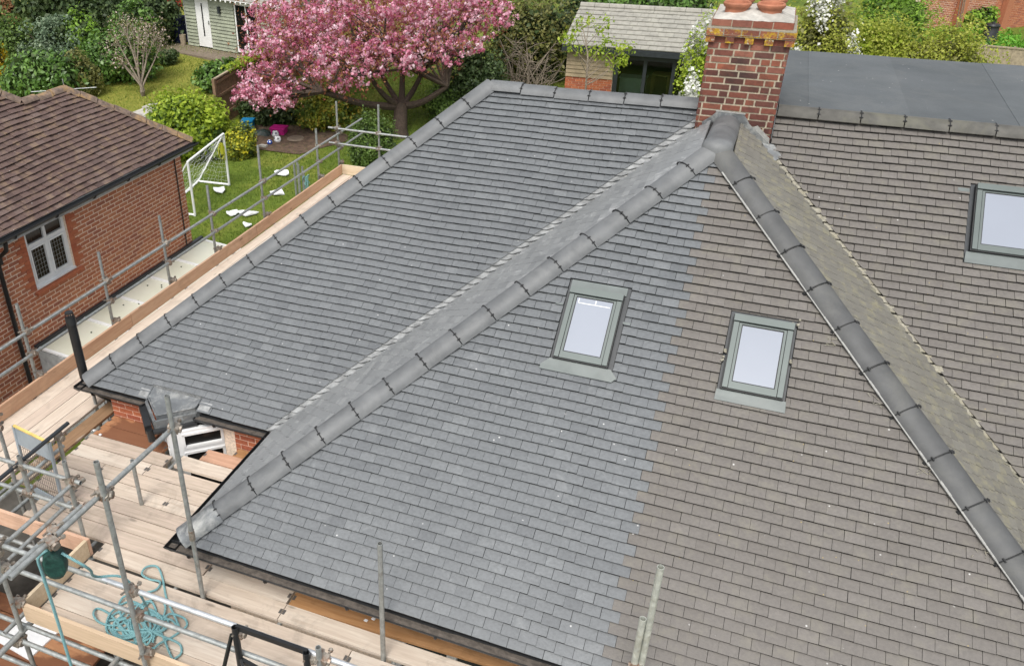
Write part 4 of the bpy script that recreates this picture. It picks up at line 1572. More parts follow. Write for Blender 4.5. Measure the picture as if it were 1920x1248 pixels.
for pc in lay_tiles(FN, pN, nroof, MATS['tile_old'], nearN, 'old_roof_tile', 0.043, 0.016, 0.024, 0.102, 0.167):
    add_piece(m, FN, pc, 0, 0.043, 0.016, 0.024, 0.102)
tag(m.build('old_roof_tiles', MATS['tile_old'], nroof), kind='stuff')
run_caps((NE_X, NE_Y, NE_Z + 0.03), (xr, NE_Y - 1.535, zr + 0.03), nrm((0.3, 0.3, 1)), 'ridge_old', nb, length=0.33, clips=False, r=0.12, jitter=0.012)
run_caps((xr, NE_Y - 1.535, zr + 0.03), (xr, 10.9, zr + 0.03), (0, 0, 1), 'ridge_old', nb, length=0.33, clips=False, name='ridge_tile', r=0.12, sag=0.04, jitter=0.012)
run_caps((xr, 10.95, zr + 0.03), (x2, 10.95 - 2.4, z2 + 0.03), nrm((0.3, 0.3, 1)), 'ridge_old', nb, length=0.33, clips=False, r=0.12, jitter=0.012)
# aerial stubs behind the apex
m = MB()
m.limb([(xr - 0.05, 12.05, zr - 0.2), (xr - 0.05, 12.05, zr + 0.14)], 0.008, 6)
m.limb([(xr - 0.72, 11.9, zr - 0.12), (xr + 0.2, 12.6, zr - 0.12)], 0.009, 6)
m.build('aerial', MATS['galvanised'], nb)
# wall
m = MB()
m.box((NX - 5.0, 2.0, 1.2), (NX - 0.25, NE_Y - 0.12, 6.06))
m.box((NX - 0.25, 2.0, 1.2), (NX, 9.16, 6.06))
m.box((NX - 0.25, 10.07, 1.2), (NX, NE_Y - 0.12, 6.06))
m.box((NX - 0.25, 9.16, 1.2), (NX, 10.07, 4.86))
nwall = m.build('wall', MATS['mortar_pink'], nb)
WY0, WY1, WZ0, WZ1 = 9.16, 10.07, 4.90, 5.94
frn = Frame((NX, 4.0, 3.2), (0, 1, 0), (0, 0, 1))
holes = [(WY0 - 4.0 - 0.01, WZ0 - 3.2 - 0.06, WY1 - 4.0 + 0.01, 9)]
pcsn = brick_pieces(0, NE_Y - 0.12 - 4.0, 0, 2.85, holes, seed=51, joint=0.0175)
pcsn = [p for p in pcsn if not any(pt[0] < 2.6 for pt in p['poly'])]
lay_bricks(frn, pcsn, nwall, MATS['brick_red'], 300, joint=0.0175)
# brighter quoin bricks each side of the window
for s_, (ya, yb) in (('l', (WY0 - 0.13, WY0 - 0.012)), ('r', (WY1 + 0.012, WY1 + 0.13))):
    for k in range(13):
        m = MB()
        z = WZ0 + 0.005 + k * 0.075
        e = 0.10 if (k % 2) else 0.0
        a, b = (ya - e, yb) if s_ == 'l' else (ya, yb + e)
        m.box((NX - 0.005, a, z), (NX + 0.013, b, z + 0.066), 0, random.random())
        m.build('brick', MATS['brick_bright'], nwall)
# window
m = MB()
t = 0.06
xa, xb = NX - 0.09, NX - 0.035
m.box((xa, WY0, WZ0), (xb, WY0 + t, WZ1))
m.box((xa, WY1 - t, WZ0), (xb, WY1, WZ1))
m.box((xa, WY0 + t, WZ0), (xb, WY1 - t, WZ0 + t))
m.box((xa, WY0 + t, 5.56), (xb, WY1 - t, 5.56 + t * 1.1))
ym = (WY0 + WY1) / 2
m.box((xa, ym - t / 2, WZ0 + t), (xb, ym + t / 2, 5.56))
m.box((xa, ym - t / 2, 5.56 + t * 1.1), (xb, ym + t / 2, WZ1))
nwin = m.build('window', MATS['upvc_white'], nb)
for a, b in ((WY0 + t, ym - t / 2), (ym + t / 2, WY1 - t)):
    m = MB()
    s_ = 0.03
    x0_, x1_ = xa + 0.02, xb + 0.012
    m.box((x0_, a + .002, WZ0 + t + .002), (x1_, a + s_, 5.558))
    m.box((x0_, b - s_, WZ0 + t + .002), (x1_, b - .002, 5.558))
    m.box((x0_, a + s_, WZ0 + t + .002), (x1_, b - s_, WZ0 + t + s_))
    m.box((x0_, a + s_, 5.558 - s_), (x1_, b - s_, 5.558))
    m.build('casement', MATS['upvc_white'], nwin)
    m = MB()
    m.box((xa + 0.02, a + 0.01, WZ0 + t), (xa + 0.028, b - 0.01, 5.55))
    m.build('pane', MATS['leaded_glass'], nwin)
    m = MB()
    for i in range(1, 5):
        y = a + s_ + (b - a - 2 * s_) * i / 5
        m.box((xa + 0.026, y - 0.0018, WZ0 + t + s_), (xa + 0.030, y + 0.0018, 5.55 - s_))
    for i in range(1, 7):
        z = WZ0 + t + s_ + (5.55 - WZ0 - t - 2 * s_) * i / 7
        m.box((xa + 0.026, a + s_, z - 0.0018), (xa + 0.030, b - s_, z + 0.0018))
    m.build('lead_cames', MATS['timber_grey'], nwin)
    m = MB()
    m.box((xa + 0.02, a + 0.01, 5.64), (xa + 0.028, b - 0.01, WZ1))
    m.build('pane', MATS['dark_glass'], nwin)
m = MB()
m.box((NX - 0.1, WY0 - 0.0, WZ0 - 0.03), (NX + 0.03, WY1, WZ0 - 0.002))
m.build('window_board', MATS['upvc_white'], nwin)
m = MB()
m.add([(NX - 0.1, WY0 - 0.06, WZ0 - 0.04), (NX - 0.1, WY1 + 0.14, WZ0 - 0.04), (NX + 0.07, WY1 + 0.14, WZ0 - 0.065), (NX + 0.07, WY0 - 0.06, WZ0 - 0.065),
       (NX - 0.1, WY0 - 0.06, WZ0 - 0.12), (NX - 0.1, WY1 + 0.14, WZ0 - 0.12), (NX + 0.07, WY1 + 0.14, WZ0 - 0.11), (NX + 0.07, WY0 - 0.06, WZ0 - 0.11)],
      [(3, 2, 1, 0), (4, 5, 6, 7), (0, 1, 5, 4), (1, 2, 6, 5), (2, 3, 7, 6), (3, 0, 4, 7)])
m.build('tile_sill', MATS['brick_bright'], nwin)
m = MB()
m.box((NE_X - 0.25, 3.0, NE_Z - 0.05), (NE_X - 0.02, NE_Y - 0.0, NE_Z - 0.02))
m.box((NE_X - 0.03, 3.0, NE_Z - 0.17), (NE_X - 0.005, NE_Y, NE_Z - 0.005))
m.build('soffit', MATS['timber_grey'], nb)
gutter((NE_X, 3.0, NE_Z - 0.03), (NE_X, NE_Y + 0.05, NE_Z - 0.03), (1, 0, 0), nb, debris=False)
# downpipe on the near side
m = MB()
m.limb([(NE_X + 0.06, 8.52, 6.03), (NE_X + 0.04, 8.52, 5.9), (NX + 0.06, 8.50, 5.7), (NX + 0.06, 8.50, 2.5)], 0.036, 10)
m.box((NX + 0.0, 8.44, 5.62), (NX + 0.11, 8.56, 5.78))
m.build('downpipe', MATS['black_plastic'], nb)
m = MB()
m.limb([(NX + 0.025, NE_Y - 0.35, 5.95), (NX + 0.025, NE_Y - 0.35, 3.6)], 0.012, 6)
m.build('cable', MATS['black_plastic'], nb)
# boiler flue with a white guard
m = MB()
fz, fy, fx = 4.0, 7.18, NX + 0.35
m.lathe((fx - 0.1, fy, fz), [(0.0, 0.10), (0.06, 0.075), (0.075, 0.04), (0.078, 0.03), (0.0, 0.028)], 14)
for k in range(10):
    t_ = 2 * math.pi * k / 10
    m.limb([(fx - 0.1 + 0.07 * math.cos(t_), fy + 0.07 * math.sin(t_), fz + 0.03), (fx - 0.1 + 0.07 * math.cos(t_), fy + 0.07 * math.sin(t_), fz - 0.12)], 0.008, 5)
m.lathe((fx - 0.1, fy, fz), [(0.0, -0.12), (0.078, -0.12), (0.078, -0.14), (0.0, -0.14)], 14)
m.limb([(NX, fy, fz - 0.13), (fx - 0.1, fy, fz - 0.13)], 0.05, 10)
m.build('boiler_flue', MATS['upvc_white'], nb)

# lean-to between the houses
lt = thing('lean_to', (-9.9, 11.2, 2.2), 'lean-to with pale ribbed plastic roof panels below the leaded window', 'lean-to')
LY0, LY1 = 8.85, 13.62
bars = [LY0, 9.95, 10.85, 11.75, 12.6, LY1]
zl = lambda x: 3.92 - (-10.36 - x) * -0.08
for i in range(5):
    m = MB()
    a, b = bars[i] + 0.03, bars[i + 1] - 0.03
    m.add([(-10.38, a, zl(-10.38)), (-9.15, a, zl(-9.15)), (-9.15, b, zl(-9.15)), (-10.38, b, zl(-10.38)), (-10.38, a, zl(-10.38) - .02), (-9.15, a, zl(-9.15) - .02), (-9.15, b, zl(-9.15) - .02), (-10.38, b, zl(-10.38) - .02)],
          [(0, 1, 2, 3), (7, 6, 5, 4), (0, 4, 5, 1), (1, 5, 6, 2), (2, 6, 7, 3), (3, 7, 4, 0)])
    m.build('roof_panel', MATS['polycarbonate'], lt)
for y in bars:
    m = MB()
    m.bar((-10.38, y, zl(-10.38) + 0.012), (-9.12, y, zl(-9.12) + 0.012), 0.055, 0.035)
    m.build('glazing_bar', MATS['upvc_white'], lt)
m = MB()
m.box((-10.395, LY0 - 0.05, 3.90), (-10.33, LY1 + 0.05, 3.99))
m.build('wall_flashing', MATS['anthracite'], lt)
m = MB()
for k in range(9):
    x = -10.36 + k * 0.135
    m.box((x, LY0 - 0.03, 2.1), (x + 0.131, LY0 - 0.005, zl(x) - 0.03))
m.box((-9.16, LY0, 2.1), (-9.12, LY1, 3.75))
m.build('side_boarding', MATS['timber_grey'], lt)
for k in range(26):
    m = MB()
    x, y = random.uniform(-10.2, -9.4), random.choice(bars[1:-1]) + random.uniform(-0.35, 0.05)
    m.lathe((x, y, zl(x)), [(0.022 * random.uniform(.5, 1.4), 0.0), (0.015, 0.014), (0, 0.02)], 6)
    m.build('moss_clump', MATS['leaf_dark'], lt)

# ------------------------------------------------------------------ scaffold
DZ = 4.5
side = thing('side_scaffold', (-8.2, 10.0, 2.2), 'long boarded tube scaffold along the left side, toe board and twin guard rails', 'scaffold')
front = thing('front_scaffold', (-5.0, 4.5, 1.6), 'wide boarded tube scaffold deck across the front below the eaves', 'scaffold')


def tube(p0, p1, parent, name='guard_rail', mat='galvanised', r=0.0242):
    m = MB()
    m.pipe(p0, p1, r)
    return m.build(name, MATS[mat], parent, smooth=True)


_cm = MB()
_cm.box((-0.036, -0.034, -0.03), (0.036, 0.034, 0.03))
_cm.limb([(-0.05, 0, 0), (0.055, 0, 0)], 0.03, 8)
_cm.limb([(0.02, 0.03, 0.012), (0.02, 0.085, 0.012)], 0.009, 6)
_cm.limb([(-0.025, -0.02, 0.02), (-0.025, -0.075, 0.035)], 0.009, 6)
_cm.limb([(0.02, 0.06, 0.012), (0.02, 0.078, 0.012)], 0.017, 6)
_cm.box((-0.04, 0.025, -0.02), (-0.015, 0.05, 0.03))
COUPLER = _cm.mesh('coupler', MATS['coupler_steel'], (0, 0, 0))[0]


def coupler(p, parent, rz=0.0):
    o = bpy.data.objects.new('coupler', COUPLER)
    o.scale = (1.2, 1.2, 1.2)
    o.rotation_euler = (random.uniform(-.3, .3), random.uniform(-.3, .3), rz + random.uniform(-.4, .4))
    link(o, p, parent)


def board(p0, p1, parent, mat, width=0.222, th=0.038, name='board', irons=True):
    """p0, p1: end points of the top centre line"""
    p0, p1 = np.array(p0, float), np.array(p1, float)
    d = nrm(p1 - p0)
    m = MB()
    up = np.array([0, 0, 1.0])
    m.bar(p0 - up * th / 2, p1 - up * th / 2, width, th)
    b = m.build(name, MATS[mat], parent)
    if irons:
        k = MB()
        for e, sg in ((p0, 1), (p1, -1)):
            k.bar(e + d * sg * 0.002 - up * th / 2, e + d * sg * 0.03 - up * th / 2, width * 0.28, th + 0.004)
        k.build('hoop_iron', MATS['hoop_iron'], b)
    return b


SXR = -8.72
# side run: standards, rails, toe board, boards
for y, zt in ((5.75, 5.9), (7.28, 5.87), (8.95, 5.92), (10.45, 5.93), (11.85, 5.97), (13.62, 6.17), (16.0, 5.83), (17.03, 6.16)):
    tube((SXR, y, ground_z(0, y) - 0.02), (SXR, y, zt), side, 'standard')
    for z in (5.44, 5.09):
        coupler((SXR + 0.03, y + 0.01, z), side)
    coupler((SXR + 0.045, y + 0.03, 4.735), side)
for y in (7.27, 9.2, 11.1, 13.0, 15.0):
    tube((-7.70, y, ground_z(0, y) - 0.02), (-7.70, y, 4.70), side, 'standard')
for z in (5.44, 5.09):
    tube((SXR + 0.055, 3.6, z), (SXR + 0.055, 9.75, z), side)
    tube((SXR + 0.055, 9.752, z), (SXR + 0.055, 18.22, z + 0.01), side)
tube((-8.90, 16.93, 5.575), (-5.9, 16.93, 5.555), side)
tube((-8.90, 16.93, 5.225), (-5.9, 16.93, 5.205), side)
tube((-7.66, 16.98, ground_z(0, 17) - 0.02), (-7.66, 16.98, 6.2), side, 'standard')
for x in (-8.7, -7.66):
    for z in (5.57, 5.22):
        coupler((x, 16.95, z), side)
for y in np.arange(4.6, 17.0, 1.55):
    tube((-8.85, y, DZ - 0.065), (-7.35, y, DZ - 0.065), side, 'transom')
for z in (DZ - 0.115,):
    tube((SXR + 0.05, 3.6, z), (SXR + 0.05, 17.2, z), side, 'ledger')
    tube((-7.70 + 0.05, 3.6, z), (-7.70 + 0.05, 17.2, z), side, 'ledger')
for a, b in ((2.6, 5.35), (5.36, 9.24), (9.25, 13.1), (13.11, 16.93)):
    m = MB()
    m.box((-8.635, a, DZ + 0.004), (-8.597, b, DZ + 0.229))
    m.build('toe_board', MATS['toe_y'], side)
m = MB()
m.box((-8.595, 16.93, DZ + 0.004), (-6.5, 16.968, DZ + 0.229))
m.build('toe_board', MATS['toe_x'], side)
ends = [[3.0, 5.9, 9.35, 13.25, 16.92], [3.0, 5.6, 9.35, 13.25, 16.92], [3.4, 6.0, 9.36, 13.24, 16.92], [3.3, 5.85, 9.35, 13.25, 16.92]]
for i in range(4):
    x = -8.475 + i * 0.2315
    for a, b in zip(ends[i][:-1], ends[i][1:]):
        board((x + random.uniform(-.003, .003), a + 0.004, DZ + random.uniform(-0.002, 0.002)), (x + random.uniform(-.003, .003), b - 0.004, DZ + random.uniform(-0.002, 0.002)), side, 'board_y', irons=False)
# loose wet plank between the two decks
board((-7.44, 5.55, DZ + 0.041), (-7.42, 7.42, DZ + 0.041), side, 'plank_wet', 0.215)

# front deck: rows of boards along x
def row(y, x0, x1, cuts, mat='board_x', z=DZ, jitter=0.003, width=0.209):
    xs = [x0] + [c for c in cuts if x0 < c < x1] + [x1]
    for a, b in zip(xs[:-1], xs[1:]):
        o = board((a + 0.004, y + random.uniform(-jitter, jitter), z + random.uniform(-.003, .003)), (b - 0.004, y + random.uniform(-jitter, jitter), z + random.uniform(-.003, .003)), front, mat, width)


for i in range(4):                                                    # outer bay
    row(4.115 + i * 0.2185, -5.79, 3.2, [[-2.62, 1.3], [-2.6, 1.3], [-2.62, 1.3], [-2.61, 1.3]][i])
row(5.04, -5.79, 1.2, [-3.47], 'board_x')
board((-3.46, 5.245, DZ - 0.004), (0.35, 5.39, DZ - 0.004), front, 'board_orange', 0.215)
row(5.265, -7.0, -4.50, [], 'board_x')
row(5.485, -7.0, -4.48, [], 'board_x')
for i, cuts in enumerate(([-6.72], [-5.55], [-6.70], [-6.15])):
    row(5.71 + i * 0.2215, -7.28, -4.46, cuts, 'board_x')
row(5.258, -4.50, -3.49, [], 'board_x', z=DZ - 0.01)
row(6.597, -7.3, -6.0, [], 'board_x')
row(6.817, -7.28, -6.18, [], 'board_wet')
row(7.036, -7.28, -6.45, [], 'board_wet')
row(6.62, -5.85, -4.46, [], 'board_x', z=DZ + 0.045)
row(6.84, -5.62, -4.46, [], 'toe_x_orange', z=DZ + 0.05)
row(7.04, -5.30, -4.46, [], 'board_orange', z=DZ + 0.01)
for x in np.arange(-7.2, 3.3, 1.25):
    tube((x, 3.8, DZ - 0.067), (x, 5.3 if x > -4.4 else 7.2, DZ - 0.067), front, 'transom')
for y in (3.98, 4.87):
    tube((-7.6, y, DZ - 0.118), (3.4, y, DZ - 0.118), front, 'ledger')
# toe boards
m = MB()
m.box((-5.80, 3.962, DZ + 0.004), (-2.2, 4.0, DZ + 0.228))
m.build('toe_board', MATS['toe_x'], front)
m = MB()
m.box((-2.195, 3.962, DZ + 0.004), (2.2, 4.0, DZ + 0.228))
m.build('toe_board', MATS['toe_x'], front)
m = MB()
m.box((-5.84, 4.003, DZ + 0.004), (-5.802, 4.92, DZ + 0.228))
m.build('toe_board', MATS['toe_x'], front)
m = MB()
m.box((-7.6, 4.925, DZ + 0.0), (-5.80, 4.963, DZ + 0.225))
m.build('toe_board', MATS['toe_x_orange'], front)
# standards
for x, y, zt in ((-4.33, 4.90, 7.02), (-2.29, 4.90, 5.99), (-4.29, 3.92, 7.02), (-5.86, 3.92, 5.62), (-5.90, 4.985, 5.74), (-5.81, 5.82, 5.16), (-7.36, 5.46, 5.75), (-2.40, 3.92, 5.72), (-6.55, 4.99, 5.62), (-6.62, 5.60, 5.45)):
    tube((x, y, ground_z(0, y) - 0.02), (x, y, zt), front, 'standard')
tube((-0.005, 4.88, 2.15), (-0.005, 4.88, 6.61), front, 'standard', 'galv_pale', 0.027)
tube((-0.058, 4.86, 2.2), (-0.058, 4.86, 6.06), front, 'standard', 'galv_pale', 0.027)
coupler((-0.04, 4.84, 5.52), front)
# sleeve on the tall standard
m = MB()
m.limb([(-4.33, 4.90, 5.30), (-4.33, 4.90, 5.42)], 0.031, 10)
m.build('sleeve_coupler', MATS['coupler_steel'], front)
for y, x in ((4.90, -4.33), (3.92, -4.29), (3.92, -2.40), (3.92, -5.86)):
    for z in (5.56, 5.245):
        if y < 4:
            coupler((x + 0.02, y + 0.03, z), front)
# guard rails of the front bay
tube((-6.2, 3.965, 5.525), (-4.55, 3.965, 5.545), front)
tube((-4.6, 3.97, 5.55), (2.0, 3.97, 5.56), front, mat='steel_bright')
tube((-6.2, 3.965, 5.24), (2.0, 3.965, 5.245), front)
# high tube carrying the gin wheel
tube((-4.345, 5.06, 6.64), (-4.345, 2.95, 6.66), front, 'pulley_tube')
coupler((-4.335, 4.93, 6.64), front)
coupler((-4.31, 3.95, 6.65), front)
# tubes of the ladder bay
tube((-5.86, 5.05, 5.455), (-5.86, 3.3, 5.445), front)
tube((-5.02, 4.30, 6.0), (-5.02, 3.2, 6.0), front)
tube((-4.97, 4.36, 6.0), (-4.97, 4.26, 6.0), front, 'sleeve_coupler', 'coupler_steel', 0.033)
tube((-5.81, 5.09, 5.455), (-5.81, 4.94, 5.455), front, 'sleeve_coupler', 'coupler_steel', 0.033)
tube((-7.7, 4.99, 5.475), (-5.75, 4.99, 5.495), front)
tube((-7.7, 4.99, 5.10), (-5.85, 4.99, 5.09), front)
tube((-6.58, 5.75, 5.52), (-6.58, 4.6, 5.50), front, mat='anthracite')
tube((-6.75, 4.5, 5.12), (-6.75, 5.75, 5.14), front)
tube((-6.35, 4.2, 4.75), (-6.35, 5.3, 4.78), front)
for p in ((-5.88, 4.99, 5.49), (-6.56, 4.99, 5.48), (-5.88, 4.98, 5.10), (-5.86, 3.94, 5.45), (-6.6, 5.6, 5.42), (-6.57, 4.99, 5.10), (-7.36, 5.44, 5.6), (-7.36, 5.44, 5.45), (-5.02, 3.95, 6.0), (-4.33, 3.94, 6.66), (-4.32, 3.35, 6.66), (-5.84, 3.97, 4.74), (-4.27, 3.95, 4.74)):
    coupler(p, front)
# ledgers and a lower lift outside the toe board
tube((-7.2, 3.86, 4.30), (-1.5, 3.86, 4.32), front, 'ledger')
tube((-7.2, 3.80, 4.02), (-1.5, 3.80, 4.02), front, 'ledger')
tube((-5.86, 3.45, 4.36), (-5.86, 5.1, 4.36), front, 'transom', 'galvanised', 0.03)
tube((-4.75, 3.40, 4.15), (-4.75, 3.95, 4.15), front, 'transom')
tube((-3.9, 3.40, 4.15), (-3.9, 3.95, 4.15), front, 'transom')
tube((-5.3, 3.80, 2.4), (-5.3, 3.80, 4.05), front, 'standard')
for p in ((-4.75, 3.84, 4.30), (-4.3, 3.86, 4.3), (-5.86, 3.84, 4.3), (-3.95, 3.83, 4.05), (-5.3, 3.80, 4.0)):
    coupler(p, front)
for i in range(6):
    board((-8.4, 2.45 + i * 0.228, 3.15), (-3.2, 2.45 + i * 0.228, 3.15), front, 'board_x')
m = MB()
m.box((-8.4, 2.28, 3.154), (-3.2, 2.318, 3.375))
m.build('toe_board', MATS['toe_x'], front)
for i in range(5):
    board((-8.6, 4.1 + i * 0.24, 2.85), (-6.0, 4.1 + i * 0.24, 2.85), front, 'board_wet', irons=False)
# ground-level support for the lower lifts
for x in (-8.0, -5.6, -3.4):
    tube((x, 2.5, 3.05), (x, 5.2, 3.05), front, 'transom')
# black braced frame clamped to the rail
bf = thing('hoist_frame', (-2.85, 3.9, 4.4), 'black welded hoist frame clamped to the front guard rail', 'frame')
m = MB()
for x in (-3.18, -2.51):
    m.pipe((x, 3.91, 4.4), (x, 3.91, 5.62), 0.03)
m.build('upright', MATS['black_plastic'], bf)
m = MB()
m.bar((-3.18, 3.93, 5.60), (-2.51, 3.93, 5.60), 0.03, 0.05)
m.bar((-3.18, 3.91, 5.22), (-2.51, 3.91, 5.05), 0.035, 0.045)
m.bar((-3.22, 3.91, 5.52), (-3.28, 3.75, 5.10), 0.02, 0.03)
m.bar((-3.18, 3.91, 5.24), (-2.98, 3.75, 5.16), 0.02, 0.04)
m.bar((-3.28, 3.75, 5.10), (-2.98, 3.75, 5.16), 0.02, 0.03)
m.build('brace', MATS['black_plastic'], bf)
for x in (-3.18, -2.51):
    for z in (5.52,):
        o = bpy.data.objects.new('clamp', COUPLER)
        link(o, (x + 0.02, 3.94, z), bf)

# ladder gate
gt = thing('ladder_gate', (-6.95, 5.42, DZ), 'yellow-topped mesh ladder gate with two grey blue panels', 'gate')
ga, gb = np.array([-7.24, 5.52, 4.38]), np.array([-6.60, 5.40, 4.40])
gu = np.array([0.03, 0.02, 1.0])
m = MB()
for q in (ga, gb):
    m.bar(q, q + gu * 1.08, 0.03, 0.03, (1, 0, 0))
m.build('gate_post', MATS['panel_blue'], gt)
m = MB()
m.bar(ga + gu * 1.075, gb + gu * 1.075, 0.03, 0.018)
m.build('top_rail', MATS['yellow_paint'], gt)
gn = nrm(np.cross(gb - ga, gu))
for h in (0.93, 0.12):
    m = MB()
    m.bar(ga + gu * h, gb + gu * h, 0.012, 0.235 if h > 0.5 else 0.2, gu)
    pn_ = m.build('gate_panel', MATS['panel_blue'], gt)
    m = MB()
    c = (ga + gb) / 2 + gu * h
    m.bar(c - gu * 0.09 - gn * 0.009, c + gu * 0.09 - gn * 0.009, 0.035, 0.004, gn)
    m.build('panel_rib', MATS['upvc_white'], pn_)
m = MB()
for i in range(1, 16):
    q = ga + (gb - ga) * i / 16
    m.limb([q + gu * 0.22, q + gu * 0.82], 0.003, 4)
for i in range(6):
    m.limb([ga + gu * (0.24 + i * 0.11), gb + gu * (0.24 + i * 0.11)], 0.003, 4)
m.build('mesh', MATS['hoop_iron'], gt)

# white sheet lying on the lower boards in the ladder bay
m = MB()
m.prism([(-7.35, 4.55), (-6.75, 4.48), (-6.70, 5.05), (-7.30, 5.10)], 2.853, 2.875)
tag(m.build('white_sheet', MATS['poly_white'], base=True), 'pale flat sheet lying low in the ladder bay opening', 'sheet')

# gin wheel under its green cover, and the rope
gw = thing('gin_wheel', (-4.36, 3.05, 5.9), 'rope pulley in a dark green cover hung from the scaffold tube', 'pulley')
gc = np.array([-4.36, 3.36, 6.42])
m = MB()
n_ = 18
prof = []
for i in range(n_):
    t = 2 * math.pi * i / n_
    r = 0.105 * (1.0 + 0.30 * max(0, -math.sin(t)) ** 2 * 0.0 + 0.25 * abs(math.sin(t)))
    prof.append((r * 0.80 * math.cos(t), r * 1.02 * math.sin(t)))
vs_ = []
for off, sc in ((-0.062, 0.70), (-0.05, 0.95), (0.0, 1.04), (0.05, 0.95), (0.062, 0.70)):
    vs_ += [gc + np.array([a * sc * 0.86 + off * 0.5, a * sc * 0.5 - off * 0.86, b * sc]) for a, b in prof]
fs = [(j * n_ + i, j * n_ + (i + 1) % n_, (j + 1) * n_ + (i + 1) % n_, (j + 1) * n_ + i) for j in range(4) for i in range(n_)]
fs += [tuple(range(n_)), tuple(range(5 * n_ - 1, 4 * n_ - 1, -1))]
m.add(vs_, fs)
m.build('cover', MATS['green_cover'], gw, smooth=True)
m = MB()
m.limb([gc + np.array([0, 0, 0.12]), (-4.345, 3.36, 6.69)], 0.012, 6)
m.limb([gc + np.array([-0.04, 0.02, 0.14]), (-4.345, 3.38, 6.69), gc + np.array([0.03, 0.02, 0.14])], 0.01, 6)
m.build('hook', MATS['coupler_steel'], gw)


def rope_pts():
    rr = random.Random(4)
    pts = []
    # coils lying on the deck
    base = np.array([-4.72, 4.46])
    zc = DZ + 0.016
    t = 0.0
    for k in range(150):
        t += 0.30
        lp = k // 21
        cx_ = base[0] + 0.16 * math.sin(lp * 2.1 + 0.3) + 0.10 * math.cos(lp * 1.3)
        cy_ = base[1] + 0.10 * math.cos(lp * 1.7)
        ra = 0.20 + 0.10 * math.sin(lp * 1.9)
        rb = 0.12 + 0.06 * math.cos(lp * 2.7)
        pts.append((cx_ + ra * math.cos(t) + rr.uniform(-.012, .012), cy_ + rb * math.sin(t) + rr.uniform(-.012, .012), zc + 0.010 * (lp % 5) + 0.004 * math.sin(t * 3)))
    return pts


def smooth(pts, k=4):
    pts = [np.array(p, float) for p in pts]
    out = []
    for i in range(len(pts) - 1):
        p0, p1, p2, p3 = pts[max(i - 1, 0)], pts[i], pts[i + 1], pts[min(i + 2, len(pts) - 1)]
        for j in range(k):
            t = j / k
            out.append(0.5 * ((2 * p1) + (-p0 + p2) * t + (2 * p0 - 5 * p1 + 4 * p2 - p3) * t * t + (-p0 + 3 * p1 - 3 * p2 + p3) * t ** 3))
    out.append(pts[-1])
    return out


def dk(px, py, z=DZ + 0.014):
    d = ray(px, py)
    q = d * ((z - CAM_Z) / d[2])
    return (q[0], q[1], z)


m = MB()
lead_in = [tuple(gc + np.array([0.06, 0.03, 0.10])), tuple(gc + np.array([0.20, 0.12, -0.10])), (-4.55, 3.85, 5.72), (-4.42, 4.02, 5.60), (-4.33, 4.10, 5.3), (-4.45, 4.25, 4.8), dk(262, 1160, DZ + 0.05)]
loops = [dk(x, y, DZ + 0.014 + 0.008 * (i % 5)) for i, (x, y) in enumerate([(262, 1160), (280, 1185), (300, 1170), (310, 1135), (290, 1120), (272, 1140), (285, 1165), (318, 1160), (335, 1175), (330, 1160), (312, 1120), (305, 1085), (295, 1062), (275, 1062), (266, 1075), (280, 1085), (300, 1090), (292, 1105), (262, 1112),
    (232, 1118), (222, 1140), (232, 1165), (210, 1172), (185, 1165), (175, 1150), (183, 1140), (205, 1150), (225, 1172), (245, 1192), (262, 1180), (250, 1160), (222, 1160), (212, 1180), (228, 1196), (255, 1190), (248, 1172), (230, 1180), (240, 1195), (270, 1178), (285, 1190), (275, 1208), (270, 1192), (290, 1180), (285, 1215), (300, 1205),
    (320, 1195), (335, 1185), (350, 1172), (345, 1158), (318, 1150), (300, 1165), (290, 1150), (258, 1150), (268, 1130), (285, 1128), (292, 1150), (270, 1160), (255, 1145), (275, 1175), (300, 1190), (335, 1205), (340, 1222), (330, 1232), (322, 1232)])]
g4 = random.Random(6)
extra = []
for i in range(70):
    t = i * 0.83
    extra.append(dk(258 + 46 * math.cos(t) * (0.7 + 0.5 * math.sin(i * 0.31)) + g4.uniform(-8, 8), 1168 + 34 * math.sin(t) * (0.75 + 0.4 * math.cos(i * 0.23)) + g4.uniform(-6, 6), DZ + 0.016 + 0.009 * (i % 4)))
m.limb(smooth(lead_in + loops + extra, 5), 0.0115, 7)
rope = m.build('rope', MATS['rope_teal'], smooth=True)
tag(rope, 'teal blue rope heaped in loose loops on the deck boards', 'rope')
m = MB()
m.limb(smooth([tuple(gc + np.array([-0.03, -0.02, 0.14])), tuple(gc + np.array([-0.11, -0.05, 0.05])), tuple(gc + np.array([-0.115, -0.05, -0.14])), tuple(gc + np.array([-0.11, -0.05, -0.6])), tuple(gc + np.array([-0.10, -0.06, -1.6])), tuple(gc + np.array([-0.09, -0.06, -3.4]))], 8), 0.013, 7)
tag(m.build('rope', MATS['rope_teal'], smooth=True), 'teal rope hanging straight down from the green covered pulley', 'rope')
# white chips dropped on the boards
for i, (px, py) in enumerate(((188, 815), (170, 808), (176, 807), (700, 1160), (752, 1172), (686, 1163))):
    x, y, z = dk(px, py, DZ + 0.006)
    m = MB()
    s = 0.02
    m.prism([(x - s, y - s * .4), (x + s * .7, y - s * .6), (x + s, y + s * .5), (x - s * .5, y + s * .7)], z - 0.001, z + 0.012)
    tag(m.build('debris_chip', MATS['poly_white'], base=True), ['white chip on the wet boards, largest of the three', 'small white chip leftmost on the wet boards', 'small white chip on the wet boards beside the leftmost one', 'white chip on the orange board left of the short pole', 'white chip on the orange board right of the short pole', 'white curl on the orange board nearest the tile edge'][i], 'chip', 'white chips on the scaffold boards')

